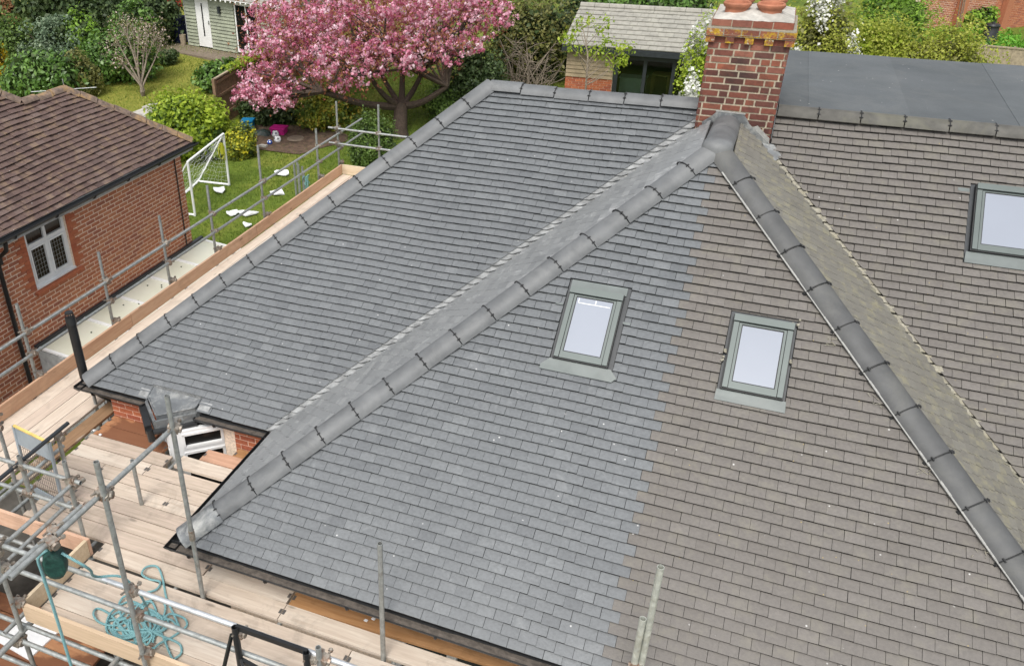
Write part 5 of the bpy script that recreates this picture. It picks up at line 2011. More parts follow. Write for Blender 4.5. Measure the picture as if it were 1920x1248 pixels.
# ------------------------------------------------------------------ foliage
def leaf_mesh(name, P, N, S, rnd, mat, aspect=1.6, rgen=rng):
    n = len(P)
    up = rgen.normal(size=(n, 3))
    a = np.cross(N, up)
    a /= np.linalg.norm(a, axis=1)[:, None] + 1e-9
    b = np.cross(N, a)
    sa = S[:, None] * 0.5
    sb = sa / aspect
    v = np.empty((n, 4, 3))
    v[:, 0] = P - a * sa
    v[:, 1] = P - b * sb + N * sb * 0.25
    v[:, 2] = P + a * sa
    v[:, 3] = P + b * sb + N * sb * 0.25
    c = P.mean(0)
    me = bpy.data.meshes.new(name)
    me.vertices.add(4 * n)
    me.vertices.foreach_set('co', (v - c).astype(np.float32).ravel())
    me.loops.add(4 * n)
    me.loops.foreach_set('vertex_index', np.arange(4 * n, dtype=np.int32))
    me.polygons.add(n)
    me.polygons.foreach_set('loop_start', np.arange(0, 4 * n, 4, dtype=np.int32))
    me.polygons.foreach_set('loop_total', np.full(n, 4, dtype=np.int32))
    at = me.attributes.new('rnd', 'FLOAT', 'FACE')
    at.data.foreach_set('value', rnd.astype(np.float32))
    me.materials.append(MATS[mat])
    me.update(calc_edges=True)
    return me, c


def crown(name, parent, blobs, n, size, mat, seed=1, clumps=26, spread=0.28, shell=(0.62, 1.0), aspect=1.6, droop=0.0, out=0.7, zmin=None, bias=0.0):
    """leaves gathered in clumps over a set of ellipsoids (cx, cy, cz, rx, ry, rz)"""
    g = np.random.default_rng(seed)
    vol = np.array([b[3] * b[4] + b[4] * b[5] for b in blobs])
    vol /= vol.sum()
    P, N, Rn = [], [], []
    for b, f in zip(blobs, vol):
        k = max(4, int(clumps * f * len(blobs)))
        nn = int(n * f)
        d = g.normal(size=(k, 3))
        d /= np.linalg.norm(d, axis=1)[:, None]
        rr = g.uniform(shell[0], shell[1], size=(k, 1)) * np.where(g.random((k, 1)) < 0.18, 1.2, 1.0)
        cen = d * rr
        tone = g.uniform(-0.22, 0.22, size=k)
        idx = g.integers(0, k, size=nn)
        off = g.normal(size=(nn, 3)) * spread
        p = cen[idx] + off
        ln = np.linalg.norm(p, axis=1)
        over = ln > 1.32
        p[over] *= (1.32 / ln[over])[:, None]
        nv = p / (np.linalg.norm(p, axis=1)[:, None] + 1e-9) * out + g.normal(size=(nn, 3)) * 0.6 + np.array([0, 0, 0.35 - droop])
        nv /= np.linalg.norm(nv, axis=1)[:, None]
        ctr, rad = np.array(b[:3]), np.array(b[3:6])
        P.append(ctr + p * rad)
        N.append(nv)
        Rn.append(np.clip(0.5 + bias + tone[idx] + g.uniform(-0.3, 0.3, size=nn), 0.0, 1.0))
    P, N, Rn = np.concatenate(P), np.concatenate(N), np.concatenate(Rn)
    if zmin is not None:
        keep = P[:, 2] > zmin
        P, N, Rn = P[keep], N[keep], Rn[keep]
    S = size * g.uniform(0.5, 1.5, size=len(P))
    me, c = leaf_mesh(name, P, N, S, Rn, mat, aspect, g)
    o = bpy.data.objects.new(name, me)
    return link(o, c, parent)


def branches(m, base, blobs, r0, seed=1, stems=5, twigs=3, n=6):
    g = random.Random(seed)
    base = np.array(base, float)
    for b in blobs:
        for k in range(max(1, stems // len(blobs))):
            c = np.array(b[:3])
            e = c + np.array([g.uniform(-.7, .7) * b[3], g.uniform(-.7, .7) * b[4], g.uniform(-.2, .75) * b[5]])
            mid = base * 0.5 + e * 0.5 + np.array([g.uniform(-.1, .1), g.uniform(-.1, .1), 0.12 * b[5]])
            m.limb(smooth([base + np.array([g.uniform(-.08, .08), g.uniform(-.08, .08), -0.05]), mid, e], 4), list(np.linspace(r0, r0 * 0.3, 9)), n)
            for t in range(twigs):
                e2 = e + np.array([g.uniform(-.4, .4) * b[3], g.uniform(-.4, .4) * b[4], g.uniform(0, .5) * b[5]])
                m.limb([mid * 0.4 + e * 0.6, e2], [r0 * 0.32, r0 * 0.12], 5)


def shrub(name, label, cat, box, mat, size, n, seed, base_py=None, lobes=1, group=None, dscale=0.9, push=0.0, aspect=1.6, clumps=34, spread=0.24, depth=None, core=True, extra=None, bias=0.0):
    """a bush of real size standing where its foot is seen; box is its outline in the photograph"""
    x0, y0, x1, y1 = box
    foot, dep = gp((x0 + x1) / 2, base_py if base_py else y1)
    if depth:
        foot = wp((x0 + x1) / 2, base_py if base_py else y1, depth)
        dep = depth
        foot[2] = ground_z(foot[0], foot[1])
    mpp = dep / F_PX
    wd = (x1 - x0) * mpp
    ht = (y1 - y0) * mpp * 0.93
    top = wp((x0 + x1) / 2, y0, dep + push)
    ht = max(0.35, top[2] - foot[2]) * 1.0
    rx = wd / 2
    root = thing(name, foot, label, cat, group)
    blobs = []
    g = random.Random(seed)
    axis = np.array([CM[0][0], CM[0][1], 0])
    if lobes == 1:
        blobs = [(foot[0], foot[1], foot[2] + ht * 0.52, rx, rx * dscale, ht * 0.5)]
    else:
        for i in range(lobes):
            t = (i + 0.5) / lobes * 2 - 1
            c = foot + axis * rx * t * 0.62
            h2 = ht * g.uniform(0.78, 1.0)
            blobs.append((c[0], c[1] + g.uniform(-.2, .2), foot[2] + h2 * 0.52, rx * (0.72 if lobes < 4 else 0.5), rx * dscale * 0.7, h2 * 0.5))
    crown('foliage', root, blobs, n, size, mat, seed, clumps, spread, aspect=aspect, zmin=foot[2] - 0.1, bias=bias)
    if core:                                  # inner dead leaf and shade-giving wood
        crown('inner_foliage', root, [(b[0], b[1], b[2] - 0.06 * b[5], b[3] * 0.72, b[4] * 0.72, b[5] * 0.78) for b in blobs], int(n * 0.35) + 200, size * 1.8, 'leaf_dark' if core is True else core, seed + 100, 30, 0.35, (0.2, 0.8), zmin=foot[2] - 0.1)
    if extra:
        em, en, es = extra
        crown('blossom', root, blobs, en, es, em, seed + 7, 20, 0.12, (0.9, 1.06), 1.2, zmin=foot[2] + 0.1)
    m = MB()
    branches(m, foot, blobs, 0.028 + 0.006 * rx, seed, 4 if lobes == 1 else lobes * 2, 2)
    m.build('stem', MATS['bark'], root)
    return root


shrub('laurel_hedge', 'glossy dark green laurel hedge behind the old tiled roof', 'hedge', (15, 82, 152, 190), 'leaf_laurel', 0.17, 6500, 1, lobes=3, aspect=2.0)
shrub('cypress_bush', 'brownish green feathery conifer right of the laurel hedge', 'shrub', (128, 95, 196, 178), 'leaf_olive', 0.10, 5000, 2, lobes=2, base_py=178)
shrub('evergreen_bush', 'broad dark evergreen bush behind the small blossom tree', 'shrub', (168, 40, 300, 150), 'leaf_laurel', 0.14, 6500, 3, lobes=2)
shrub('grey_bush', 'soft grey green bush above the laurel hedge', 'shrub', (60, 18, 172, 105), 'leaf_grey', 0.11, 6500, 4, base_py=135, lobes=2)
shrub('forsythia', 'bright yellow flowering forsythia at the left edge', 'shrub', (-30, 62, 20, 150), 'forsythia', 0.09, 4500, 5, base_py=155)
shrub('leafy_bush', 'pale green loose bush at the left edge above the forsythia', 'shrub', (-20, 22, 80, 100), 'leaf_mid', 0.12, 4500, 6, base_py=125, lobes=2)
shrub('fern_bush', 'bright green fern-like bush right of the grey one', 'shrub', (135, 12, 195, 85), 'leaf_fern', 0.13, 3500, 7, base_py=130)
shrub('russet_bush', 'russet brown bush in the top left corner', 'shrub', (-30, -40, 45, 40), 'leaf_russet', 0.13, 3500, 8, base_py=75, lobes=2)
shrub('ivy_hedge', 'dark ivy-clad hedge left of the sage green shed', 'hedge', (190, -25, 352, 70), 'leaf_dark', 0.16, 7500, 9, base_py=80, lobes=4)
shrub('bay_bush', 'mid green leafy bush above the dark blue cover', 'shrub', (225, 8, 300, 55), 'leaf_laurel', 0.15, 3500, 10, base_py=95)
shrub('far_hedge', 'dark tall hedge behind the top left bushes', 'hedge', (40, -75, 240, 25), 'leaf_dark', 0.2, 6000, 11, base_py=70, lobes=4)
shrub('lime_shrub', 'large lime green shrub standing beside the football goal', 'shrub', (290, 148, 432, 300), 'leaf_lime', 0.12, 11000, 12, lobes=3, base_py=292, core='leaf_mid', clumps=60, spread=0.18)
shrub('small_laurel', 'rounded dark laurel against the fence below the shed', 'shrub', (370, 108, 456, 172), 'leaf_laurel', 0.15, 3500, 13, lobes=2)
shrub('golden_bush', 'golden tipped green bush right of the goal', 'shrub', (424, 224, 476, 304), 'leaf_yellowtip', 0.085, 5000, 14, lobes=2, base_py=300, bias=0.05)
shrub('ivy_mass', 'dark ivy mass on the fence behind the toys', 'shrub', (458, 160, 570, 228), 'leaf_dark', 0.11, 6000, 15, lobes=3, dscale=0.5)
shrub('variegated_bush', 'green and orange leaved bush left of the cherry trunk', 'shrub', (553, 158, 672, 238), 'leaf_orange', 0.10, 6500, 16, lobes=2, core='leaf_mid')
shrub('yew_bush', 'dark yew bush to the right of the cherry branches', 'shrub', (835, 80, 945, 215), 'leaf_dark', 0.10, 7000, 17, lobes=2, base_py=222)
shrub('olive_conifer', 'olive green conifer hedge left of the garden office', 'hedge', (915, -40, 1068, 120), 'leaf_olive', 0.12, 8000, 18, lobes=3, base_py=150)
shrub('holly_bush', 'dark glossy holly hugging the left side of the garden office', 'shrub', (1030, -10, 1100, 150), 'leaf_dark', 0.13, 5000, 19, base_py=150, depth=32)
shrub('back_hedge', 'green hedge rising behind the garden office roof', 'hedge', (1085, -60, 1340, 40), 'leaf_laurel', 0.18, 7000, 20, depth=38, base_py=80, lobes=4)
shrub('low_bush', 'green bush below the cherry right of its trunk', 'shrub', (800, 150, 860, 215), 'leaf_mid', 0.10, 3500, 21, base_py=225)
shrub('white_blossom_bush', 'white flowering bush seen at the left side of the chimney', 'shrub', (1272, 30, 1365, 215), 'leaf_lime', 0.09, 5200, 22, depth=24, base_py=215, extra=('blossom_white', 9000, 0.10), core=False)
shrub('white_blossom_bush', 'white flowering bush seen at the right side of the chimney', 'shrub', (1465, -20, 1590, 115), 'leaf_gold', 0.085, 9000, 23, depth=27, base_py=130, lobes=2, extra=('blossom_white', 3600, 0.085), core='leaf_olive')
shrub('golden_shrub', 'yellow green shrub behind the flat roof nearest the chimney', 'shrub', (1560, 5, 1690, 125), 'leaf_gold', 0.08, 12000, 24, depth=27.5, base_py=140, lobes=2, core='leaf_lime')
shrub('golden_shrub', 'yellow green shrub overhanging the far edge of the flat roof', 'shrub', (1670, 30, 1835, 125), 'leaf_gold', 0.08, 11000, 25, depth=27, base_py=150, lobes=3, core='leaf_olive')
shrub('willow_bush', 'fresh green weeping bush in front of the brick garden wall', 'shrub', (1585, -40, 1722, 90), 'leaf_fern', 0.15, 7500, 26, depth=34, base_py=100, aspect=4.0, lobes=2, core='leaf_mid')
shrub('wall_ivy', 'green ivy climbing the brick wall near the black bin', 'shrub', (1800, 10, 1850, 75), 'leaf_fern', 0.13, 1800, 27, depth=36.5, base_py=78)
shrub('lower_bush', 'low dark bush at the foot of the timber deck', 'shrub', (295, 92, 335, 120), 'leaf_dark', 0.09, 1500, 28)
shrub('bramble_bush', 'tangled green bush at the foot of the brick wall', 'shrub', (1725, 50, 1800, 110), 'leaf_fern', 0.12, 2600, 29, depth=36, base_py=95)


# small golden cypress with three spires
def conifer():
    foot, dep = gp(697, 308)
    root = thing('dwarf_conifer', foot, 'dwarf green conifer with several spires by the scaffold corner', 'conifer')
    mpp = dep / F_PX
    blobs = []
    ax = np.array([CM[0][0], CM[0][1], 0])
    for dx, h, r in ((-26, 82, 17), (-6, 92, 17), (14, 86, 18), (32, 74, 15), (4, 60, 26), (-18, 55, 22)):
        c = foot + ax * dx * mpp
        blobs.append((c[0], c[1] + random.uniform(-.15, .15), foot[2] + h * mpp * 0.52, r * mpp, r * mpp, h * mpp * 0.54))
    crown('foliage', root, blobs, 9000, 0.075, 'leaf_mid', 61, 60, 0.2, (0.75, 1.0), 2.2, bias=-0.05)
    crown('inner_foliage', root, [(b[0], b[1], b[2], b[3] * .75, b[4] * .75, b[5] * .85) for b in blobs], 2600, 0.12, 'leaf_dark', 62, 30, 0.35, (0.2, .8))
    m = MB()
    m.limb([foot - np.array([0, 0, .05]), foot + np.array([0, 0, 1.1])], [0.06, 0.02], 7)
    m.build('trunk', MATS['bark'], root)


conifer()


def cherry():
    foot, dep = gp(749, 254)
    root = thing('cherry_tree', foot, 'large spreading cherry tree covered in pink blossom on the lawn', 'tree')
    m = MB()
    fork = wp(752, 196, dep)
    m.limb(smooth([foot - np.array([0, 0, 0.1]), foot * 0.5 + fork * 0.5, fork], 4), list(np.linspace(0.25, 0.20, 9)), 12)
    m.lathe(foot, [(0.34, -0.05), (0.27, 0.08), (0.225, 0.3)], 12)
    m.build('trunk', MATS['bark'], root, smooth=True)
    bl = [(545, 105, 26.0, 92, 70), (500, 150, 25.6, 44, 46), (620, 75, 27.0, 105, 85), (700, 45, 25.4, 110, 85), (790, 55, 26.6, 105, 75), (870, 35, 26.6, 75, 55), (915, 15, 26.8, 42, 40), (690, -5, 28.0, 150, 80),
          (575, 20, 28.2, 110, 75), (820, -15, 28.2, 110, 70), (515, 60, 27.0, 55, 60), (640, 125, 24.6, 70, 48), (760, 100, 25.0, 72, 40), (520, 185, 25.4, 36, 26), (475, 175, 25.5, 22, 20), (850, 85, 25.8, 40, 22)]
    blobs = []
    for px, py, d, rx, rz in bl:
        c = wp(px, py, d)
        blobs.append((c[0], c[1], c[2], rx * d / F_PX, rx * d / F_PX * 0.85, rz * d / F_PX))
    gs = random.Random(21)
    sprays = []
    for b in list(blobs):
        for _ in range(7):
            t, e = gs.uniform(0, 2 * math.pi), gs.uniform(-0.5, 0.7)
            c = np.array(b[:3]) + np.array([math.cos(t) * math.cos(e) * b[3], math.sin(t) * math.cos(e) * b[4], math.sin(e) * b[5]]) * gs.uniform(0.98, 1.2)
            r = gs.uniform(0.18, 0.42)
            sprays.append((c[0], c[1], c[2], r, r, r * gs.uniform(0.5, 0.9)))
    # limbs: from the fork out into each mass
    m = MB()
    g = random.Random(3)
    tips = [(605, 172, 25.4, 0.135), (690, 140, 25.6, 0.11), (755, 125, 26.8, 0.125), (795, 130, 27.0, 0.11), (838, 162, 26.0, 0.13), (700, 110, 28.0, 0.10)]
    for px, py, d, r in tips:
        e = wp(px, py, d)
        mid = fork * 0.5 + e * 0.5 + np.array([0, 0, -0.12 + g.uniform(-.1, .1)])
        m.limb(smooth([fork - np.array([0, 0, .08]), mid, e], 4), list(np.linspace(r, r * 0.55, 9)), 8)
        near = sorted(blobs, key=lambda b: np.linalg.norm(np.array(b[:3]) - e))[:5]
        for b in near:
            for k in range(2):
                e2 = np.array(b[:3]) + np.array([g.uniform(-.6, .6) * b[3], g.uniform(-.6, .6) * b[4], g.uniform(-.5, .5) * b[5]])
                md = (e + e2) / 2 + np.array([g.uniform(-.2, .2), g.uniform(-.2, .2), g.uniform(-.15, .05)])
                m.limb(smooth([e, md, e2], 3), list(np.linspace(r * 0.5, 0.014, 7)), 6)
                for q in range(3):
                    e3 = e2 + np.array([g.uniform(-.5, .5), g.uniform(-.5, .5), g.uniform(-.25, .4)])
                    m.limb([md, (md + e3) / 2 + np.array([0, 0, .06]), e3], [0.022, 0.014, 0.007], 5)
    m.build('branches', MATS['bark'], root)
    # pom-pom blossom clusters
    gn = np.random.default_rng(9)
    cen, tone = [], []
    allb = blobs + sprays
    wts = np.array([b[3] * b[5] for b in allb])
    wts /= wts.sum()
    for b, f in zip(allb, wts):
        k = int(3300 * f)
        d = gn.normal(size=(k, 3))
        d /= np.linalg.norm(d, axis=1)[:, None]
        rr = gn.uniform(0.55, 1.06, size=(k, 1))
        cen.append(np.array(b[:3]) + d * rr * np.array(b[3:6]))
        tone.append(gn.uniform(-0.36, 0.36, size=k))
    cen, tone = np.concatenate(cen), np.concatenate(tone)
    q = 11
    P = np.repeat(cen, q, 0)
    off = gn.normal(size=P.shape)
    off /= np.linalg.norm(off, axis=1)[:, None]
    P = P + off * gn.uniform(0.03, 0.125, size=(len(P), 1))
    N = off + gn.normal(size=P.shape) * 0.35
    N /= np.linalg.norm(N, axis=1)[:, None]
    rn = np.clip(0.5 + np.repeat(tone, q) + off[:, 2] * 0.12 + gn.uniform(-.22, .22, size=len(P)), 0, 1)
    me, c = leaf_mesh('blossom', P, N, gn.uniform(0.045, 0.12, size=len(P)), rn, 'blossom_pink', 1.15, gn)
    link(bpy.data.objects.new('blossom', me), c, root)
    crown('leaves', root, blobs, 15000, 0.10, 'leaf_bronze', 77, 60, 0.35, (0.4, 1.0), 2.0)


cherry()


def small_tree():
    foot, dep = gp(268, 180)
    root = thing('young_blossom_tree', foot, 'young multi-stemmed tree with pale blossom on the left lawn', 'tree')
    m = MB()
    g = random.Random(8)
    tips = []
    for i, (px, py) in enumerate(((215, 70), (232, 50), (250, 45), (262, 60), (280, 52), (296, 62), (302, 85), (208, 100), (245, 85), (275, 85), (225, 115))):
        e = wp(px, py, dep + g.uniform(-.7, .7))
        st = foot + np.array([g.uniform(-.06, .06), g.uniform(-.06, .06), 0.35])
        mid = (st + e) / 2 + np.array([g.uniform(-.12, .12), g.uniform(-.12, .12), 0.1])
        m.limb(smooth([foot + np.array([0, 0, -.05]), st, mid, e], 3), list(np.linspace(0.05, 0.012, 10)), 6)
        tips.append(e)
        for k in range(7):
            a = mid * 0.4 + e * 0.6
            e2 = e + np.array([g.uniform(-.35, .35), g.uniform(-.35, .35), g.uniform(-.35, .25)])
            m.limb([a, (a + e2) / 2 + np.array([0, 0, .05]), e2], [0.013, 0.009, 0.005], 4)
            tips.append(e2)
    m.build('trunk', MATS['twig'], root)
    blobs = [(t[0], t[1], t[2], 0.26, 0.26, 0.24) for t in tips]
    crown('blossom', root, blobs, 1100, 0.06, 'blossom_pale', 81, 5, 0.5, (0.2, 1.0), 1.3)
    crown('leaves', root, blobs, 1300, 0.06, 'leaf_olive', 82, 4, 0.5, (0.2, 1.0), 1.6)


small_tree()


def bare_shrub():
    foot = wp(985, 190, 29.0)
    foot[2] = ground_z(*foot[:2])
    root = thing('bare_shrub', foot, 'leafless tangle of brown twigs left of the garden office', 'shrub')
    m = MB()
    g = random.Random(12)
    for i in range(30):
        e = wp(g.uniform(930, 1062), g.uniform(62, 160), 29 + g.uniform(-1, 1))
        b0 = foot + np.array([g.uniform(-.5, .5), g.uniform(-.4, .4), -0.05])
        mid = (b0 + e) / 2 + np.array([g.uniform(-.2, .2), 0, g.uniform(0, .25)])
        m.limb(smooth([b0, mid, e], 3), list(np.linspace(0.035, 0.01, 7)), 5)
        for k in range(6):
            a = mid + (e - mid) * g.uniform(0.1, 0.9)
            e2 = a + np.array([g.uniform(-.6, .6), g.uniform(-.4, .4), g.uniform(-.25, .45)])
            m.limb([a, (a + e2) / 2 + np.array([0, 0, .05]), e2], [0.012, 0.009, 0.005], 4)
    m.build('twigs', MATS['twig'], root)


bare_shrub()


def sapling():
    foot = wp(1098, 178, 25.0)
    foot[2] = ground_z(*foot[:2])
    root = thing('sapling', foot, 'thin young tree with sparse fresh leaves before the garden office', 'tree')
    m = MB()
    g = random.Random(14)
    top = wp(1098, 60, 25.0)
    m.limb(smooth([foot - np.array([0, 0, .05]), wp(1101, 130, 25.0), wp(1100, 90, 25.0), wp(1090, 40, 25.0)], 4), list(np.linspace(0.04, 0.008, 13)), 6)
    tips = []
    for px, py in ((1075, 60), (1085, 45), (1105, 38), (1122, 60), (1135, 75), (1150, 88), (1165, 98), (1178, 90), (1160, 115), (1150, 128), (1140, 105), (1110, 100), (1080, 90), (1072, 75), (1125, 88), (1060, 72), (1135, 40), (1170, 110)):
        e = wp(px, py, 25 + g.uniform(-.6, .6))
        a = wp(1099, min(160, py + 45), 25.0)
        m.limb(smooth([a, (a + e) / 2 + np.array([0, 0, -.05]), e], 3), list(np.linspace(0.014, 0.005, 7)), 4)
        tips.append((e[0], e[1], e[2], 0.2, 0.2, 0.17))
    m.build('trunk', MATS['twig'], root)
    crown('leaves', root, tips, 900, 0.09, 'leaf_lime', 91, 5, 0.5, (0.2, 1.0), 1.5)


sapling()


# grass
def grass():
    g = np.random.default_rng(5)
    P = []
    def area_(x0, x1, y0, y1, n):
        x = g.uniform(x0, x1, n)
        y = g.uniform(y0, y1, n)
        return np.stack([x, y], 1)
    pts = np.concatenate([area_(-16, -6.5, 13.5, 30, 60000), area_(-24.5, -16.2, 20, 31, 26000)])
    z = 2.2 + np.clip(pts[:, 1] - 13, 0, 17) * 0.09
    n = len(pts)
    h = g.uniform(0.03, 0.085, n)
    a = g.uniform(0, 2 * math.pi, n)
    w = 0.012
    base = np.stack([pts[:, 0], pts[:, 1], z - 0.005], 1)
    dv = np.stack([np.cos(a), np.sin(a), np.zeros(n)], 1) * w
    lean = g.normal(size=(n, 3)) * 0.025
    lean[:, 2] = h
    v = np.empty((n, 3, 3))
    v[:, 0] = base - dv
    v[:, 1] = base + dv
    v[:, 2] = base + lean
    me = bpy.data.meshes.new('grass')
    me.vertices.add(3 * n)
    me.vertices.foreach_set('co', v.astype(np.float32).ravel())
    me.loops.add(3 * n)
    me.loops.foreach_set('vertex_index', np.arange(3 * n, dtype=np.int32))
    me.polygons.add(n)
    me.polygons.foreach_set('loop_start', np.arange(0, 3 * n, 3, dtype=np.int32))
    me.polygons.foreach_set('loop_total', np.full(n, 3, dtype=np.int32))
    at = me.attributes.new('rnd', 'FLOAT', 'FACE')
    at.data.foreach_set('value', np.clip(g.normal(0.45, 0.25, n) + np.where(pts[:, 0] < -16.1, 0.3, 0), 0, 1).astype(np.float32))
    me.materials.append(MATS['grass_blade'])
    me.update(calc_edges=True)
    o = bpy.data.objects.new('grass', me)
    link(o, (0, 0, 0))
    tag(o, 'short mown grass of the rear lawns', 'grass', kind='stuff')
    # lush growth beyond the flat roof
    c, _ = gp(1850, 85)
    b = []
    for i in range(26):
        x = c[0] + g.uniform(-2.6, 5.0)
        y = c[1] + g.uniform(-2.2, 2.0)
        b.append((x, y, 3.75, g.uniform(.5, .9), g.uniform(.4, .7), g.uniform(.18, .45)))
    o = crown('tall_grass', None, b, 15000, 0.20, 'grass_lush', 95, 14, 0.4, (0.3, 1.0), 4.0, zmin=3.7)
    tag(o, 'lush bright green undergrowth in front of the brick wall', 'undergrowth', kind='stuff')


grass()

# ------------------------------------------------------------------ garden things
# football goal
gl, _ = gp(366, 405)
gr, _ = gp(430, 348)
goal = thing('football_goal', (gl + gr) / 2, 'white tubular football goal with sagging net on the lawn', 'goal')
GH = 1.5
gd = nrm((gr - gl) * np.array([1, 1, 0]))
back = np.array([-gd[1], gd[0], 0])          # away to the left
if back[0] > 0:
    back = -back
up = np.array([0, 0, 1.0])
gbl, gbr = gl + back * 1.0, gr + back * 1.0
gbl[2], gbr[2] = ground_z(*gbl[:2]) + 0.03, ground_z(*gbr[:2]) + 0.03
tl, tr = gl + up * GH, gr + up * GH
for nm, a, b in (('post', gl, tl), ('post', gr, tr), ('crossbar', tl, tr), ('base_bar', gr + up * .03, gbr), ('base_bar', gl + up * .03, gbl), ('base_bar', gbl, gbr), ('stay', tr, gbr), ('stay', tl, gbl)):
    m = MB()
    m.limb([a, b], 0.034 if nm != 'stay' else 0.02, 10)
    m.build(nm, MATS['upvc_white'], goal, smooth=True)
m = MB()
def netcell(A, B, C, D, nu, nv, sag):
    g = random.Random(2)
    grid = [[(A * (1 - u) + B * u) * (1 - v) + (D * (1 - u) + C * u) * v + np.array([g.uniform(-.03, .03), g.uniform(-.03, .03), -sag * math.sin(math.pi * v) * math.sin(math.pi * u) + g.uniform(-.03, .03)]) for u in np.linspace(0, 1, nu)] for v in np.linspace(0, 1, nv)]
    for j in range(nv):
        for i in range(nu):
            if i + 1 < nu:
                m.limb([grid[j][i], grid[j][i + 1]], 0.002, 3, cap=False)
            if j + 1 < nv:
                m.limb([grid[j][i], grid[j + 1][i]], 0.002, 3, cap=False)
netcell(tl, tr, gbr, gbl, 18, 18, 0.3)
netcell(tr, tr, gbr, gr, 9, 12, 0.05)
m.build('net', MATS['poly_white'], goal)
# yellow target net tied in the corner
m = MB()
tc = tr - gd * 0.20 - up * 0.42
for k in range(16):
    t0, t1 = 2 * math.pi * k / 16, 2 * math.pi * (k + 1) / 16
    m.limb([tc + gd * 0.16 * math.cos(t0) + up * 0.22 * math.sin(t0), tc + gd * 0.16 * math.cos(t1) + up * 0.22 * math.sin(t1)], 0.014, 5)
for k in range(7):
    m.limb([tc + gd * 0.16 * math.cos(k) + up * 0.22 * math.sin(k), tr - up * (0.75) - gd * 0.02], 0.006, 4)
m.limb([tc + up * .2, tc - up * .1 + gd * .05], 0.05, 6)
tag(m.build('target_net', MATS['lime_netting'], base=True), 'yellow target net hung in the corner of the goal', 'net')

# white packing sheets dropped on the lawn
for i, (px, py, s) in enumerate(((411, 359, 0.23), (530, 327, 0.24), (519, 364, 0.25), (437, 403, 0.21), (466, 402, 0.28), (464, 424, 0.17))):
    c, _ = gp(px, py)
    m = MB()
    g = random.Random(40 + i)
    n = 9
    top = []
    for k in range(n):
        t = 2 * math.pi * k / n
        rr = s * g.uniform(0.7, 1.15)
        top.append(c + np.array([rr * math.cos(t), rr * math.sin(t) * 0.8, g.uniform(0.04, 0.12)]))
    vs_ = top + [c + np.array([0, 0, 0.09])] + [p - np.array([0, 0, 0.03]) for p in top]
    m.add(vs_, [(k, (k + 1) % n, n) for k in range(n)] + [(k, n + 1 + k, n + 1 + (k + 1) % n, (k + 1) % n) for k in range(n)] + [tuple(range(2 * n, n, -1))])
    tag(m.build('packing_sheet', MATS['poly_white'], base=True), ['crumpled white sheet on the grass beside the goal', 'white sheet on the grass, uppermost of those by the rails', 'white sheet on the grass left of the bundle of tubes', 'left one of two white sheets lying side by side', 'right one of two white sheets lying side by side', 'smallest white scrap on the grass nearest the toe board'][i], 'sheet', 'white sheets on the lawn')

# bundle of leftover tubes standing behind the toe board
c, dep = gp(566, 372)
bundle = thing('tube_bundle', c, 'bundle of upright grey tubes tied with a pale blue cord', 'bundle')
for k, (dx, dy, h) in enumerate(((-0.16, 0, 0.95), (-0.09, 0.05, 1.0), (-0.02, -0.03, 0.98), (0.05, 0.05, 0.9), (0.10, 0.0, 0.78))):
    m = MB()
    m.pipe(c + np.array([dx, dy, -0.02]), c + np.array([dx * 1.05, dy, h]), 0.03)
    m.build('tube', MATS['galvanised'], bundle, smooth=True)
m = MB()
g = random.Random(3)
m.limb(smooth([c + np.array([0.12 + g.uniform(-.08, .14), g.uniform(-.06, .06), g.uniform(0.1, 0.7)]) for _ in range(26)], 3), 0.011, 5)
m.build('cord', MATS['rope_teal'], bundle)

# toys at the edge of the bed
def open_box(name, px, py, w, d, h, mat, label, cat, rz=0.3):
    c, _ = gp(px, py)
    root = thing(name, c, label, cat)
    ca, sa = math.cos(rz), math.sin(rz)
    def T(x, y):
        return (c[0] + x * ca - y * sa, c[1] + x * sa + y * ca)
    m = MB()
    m.prism([T(-w, -d), T(w, -d), T(w, d), T(-w, d)], c[2] - 0.01, c[2] + h)
    m.build('tub', MATS[mat], root)
    m = MB()
    m.prism([T(-w - .03, -d - .03), T(w + .03, -d - .03), T(w + .03, d + .03), T(-w - .03, d + .03)], c[2] + h + .002, c[2] + h + 0.05)
    m.build('lid', MATS[mat], root)


open_box('storage_tub', 467, 247, 0.17, 0.15, 0.36, 'blue_box', 'bright blue lidded storage tub behind the golden bush', 'tub')
open_box('storage_tub', 524, 252, 0.22, 0.17, 0.20, 'magenta_box', 'magenta lidded storage tub beside the bare soil', 'tub', 0.15)
c, _ = gp(494, 252)
m = MB()
n = 12
vs_ = [(c[0] + (i / (n - 1) - .5) * 0.75, c[1] + (j / (n - 1) - .5) * 0.5, c[2] + 0.16 * math.sin(math.pi * i / (n - 1)) * math.sin(math.pi * j / (n - 1)) + random.uniform(-.025, .03)) for j in range(n) for i in range(n)]
m.add(vs_, [(j * n + i, j * n + i + 1, (j + 1) * n + i + 1, (j + 1) * n + i) for j in range(n - 1) for i in range(n - 1)])
tag(m.build('tarpaulin', MATS['dark_tarp'], base=True), 'crumpled dark green tarpaulin between the two storage tubs', 'tarpaulin')


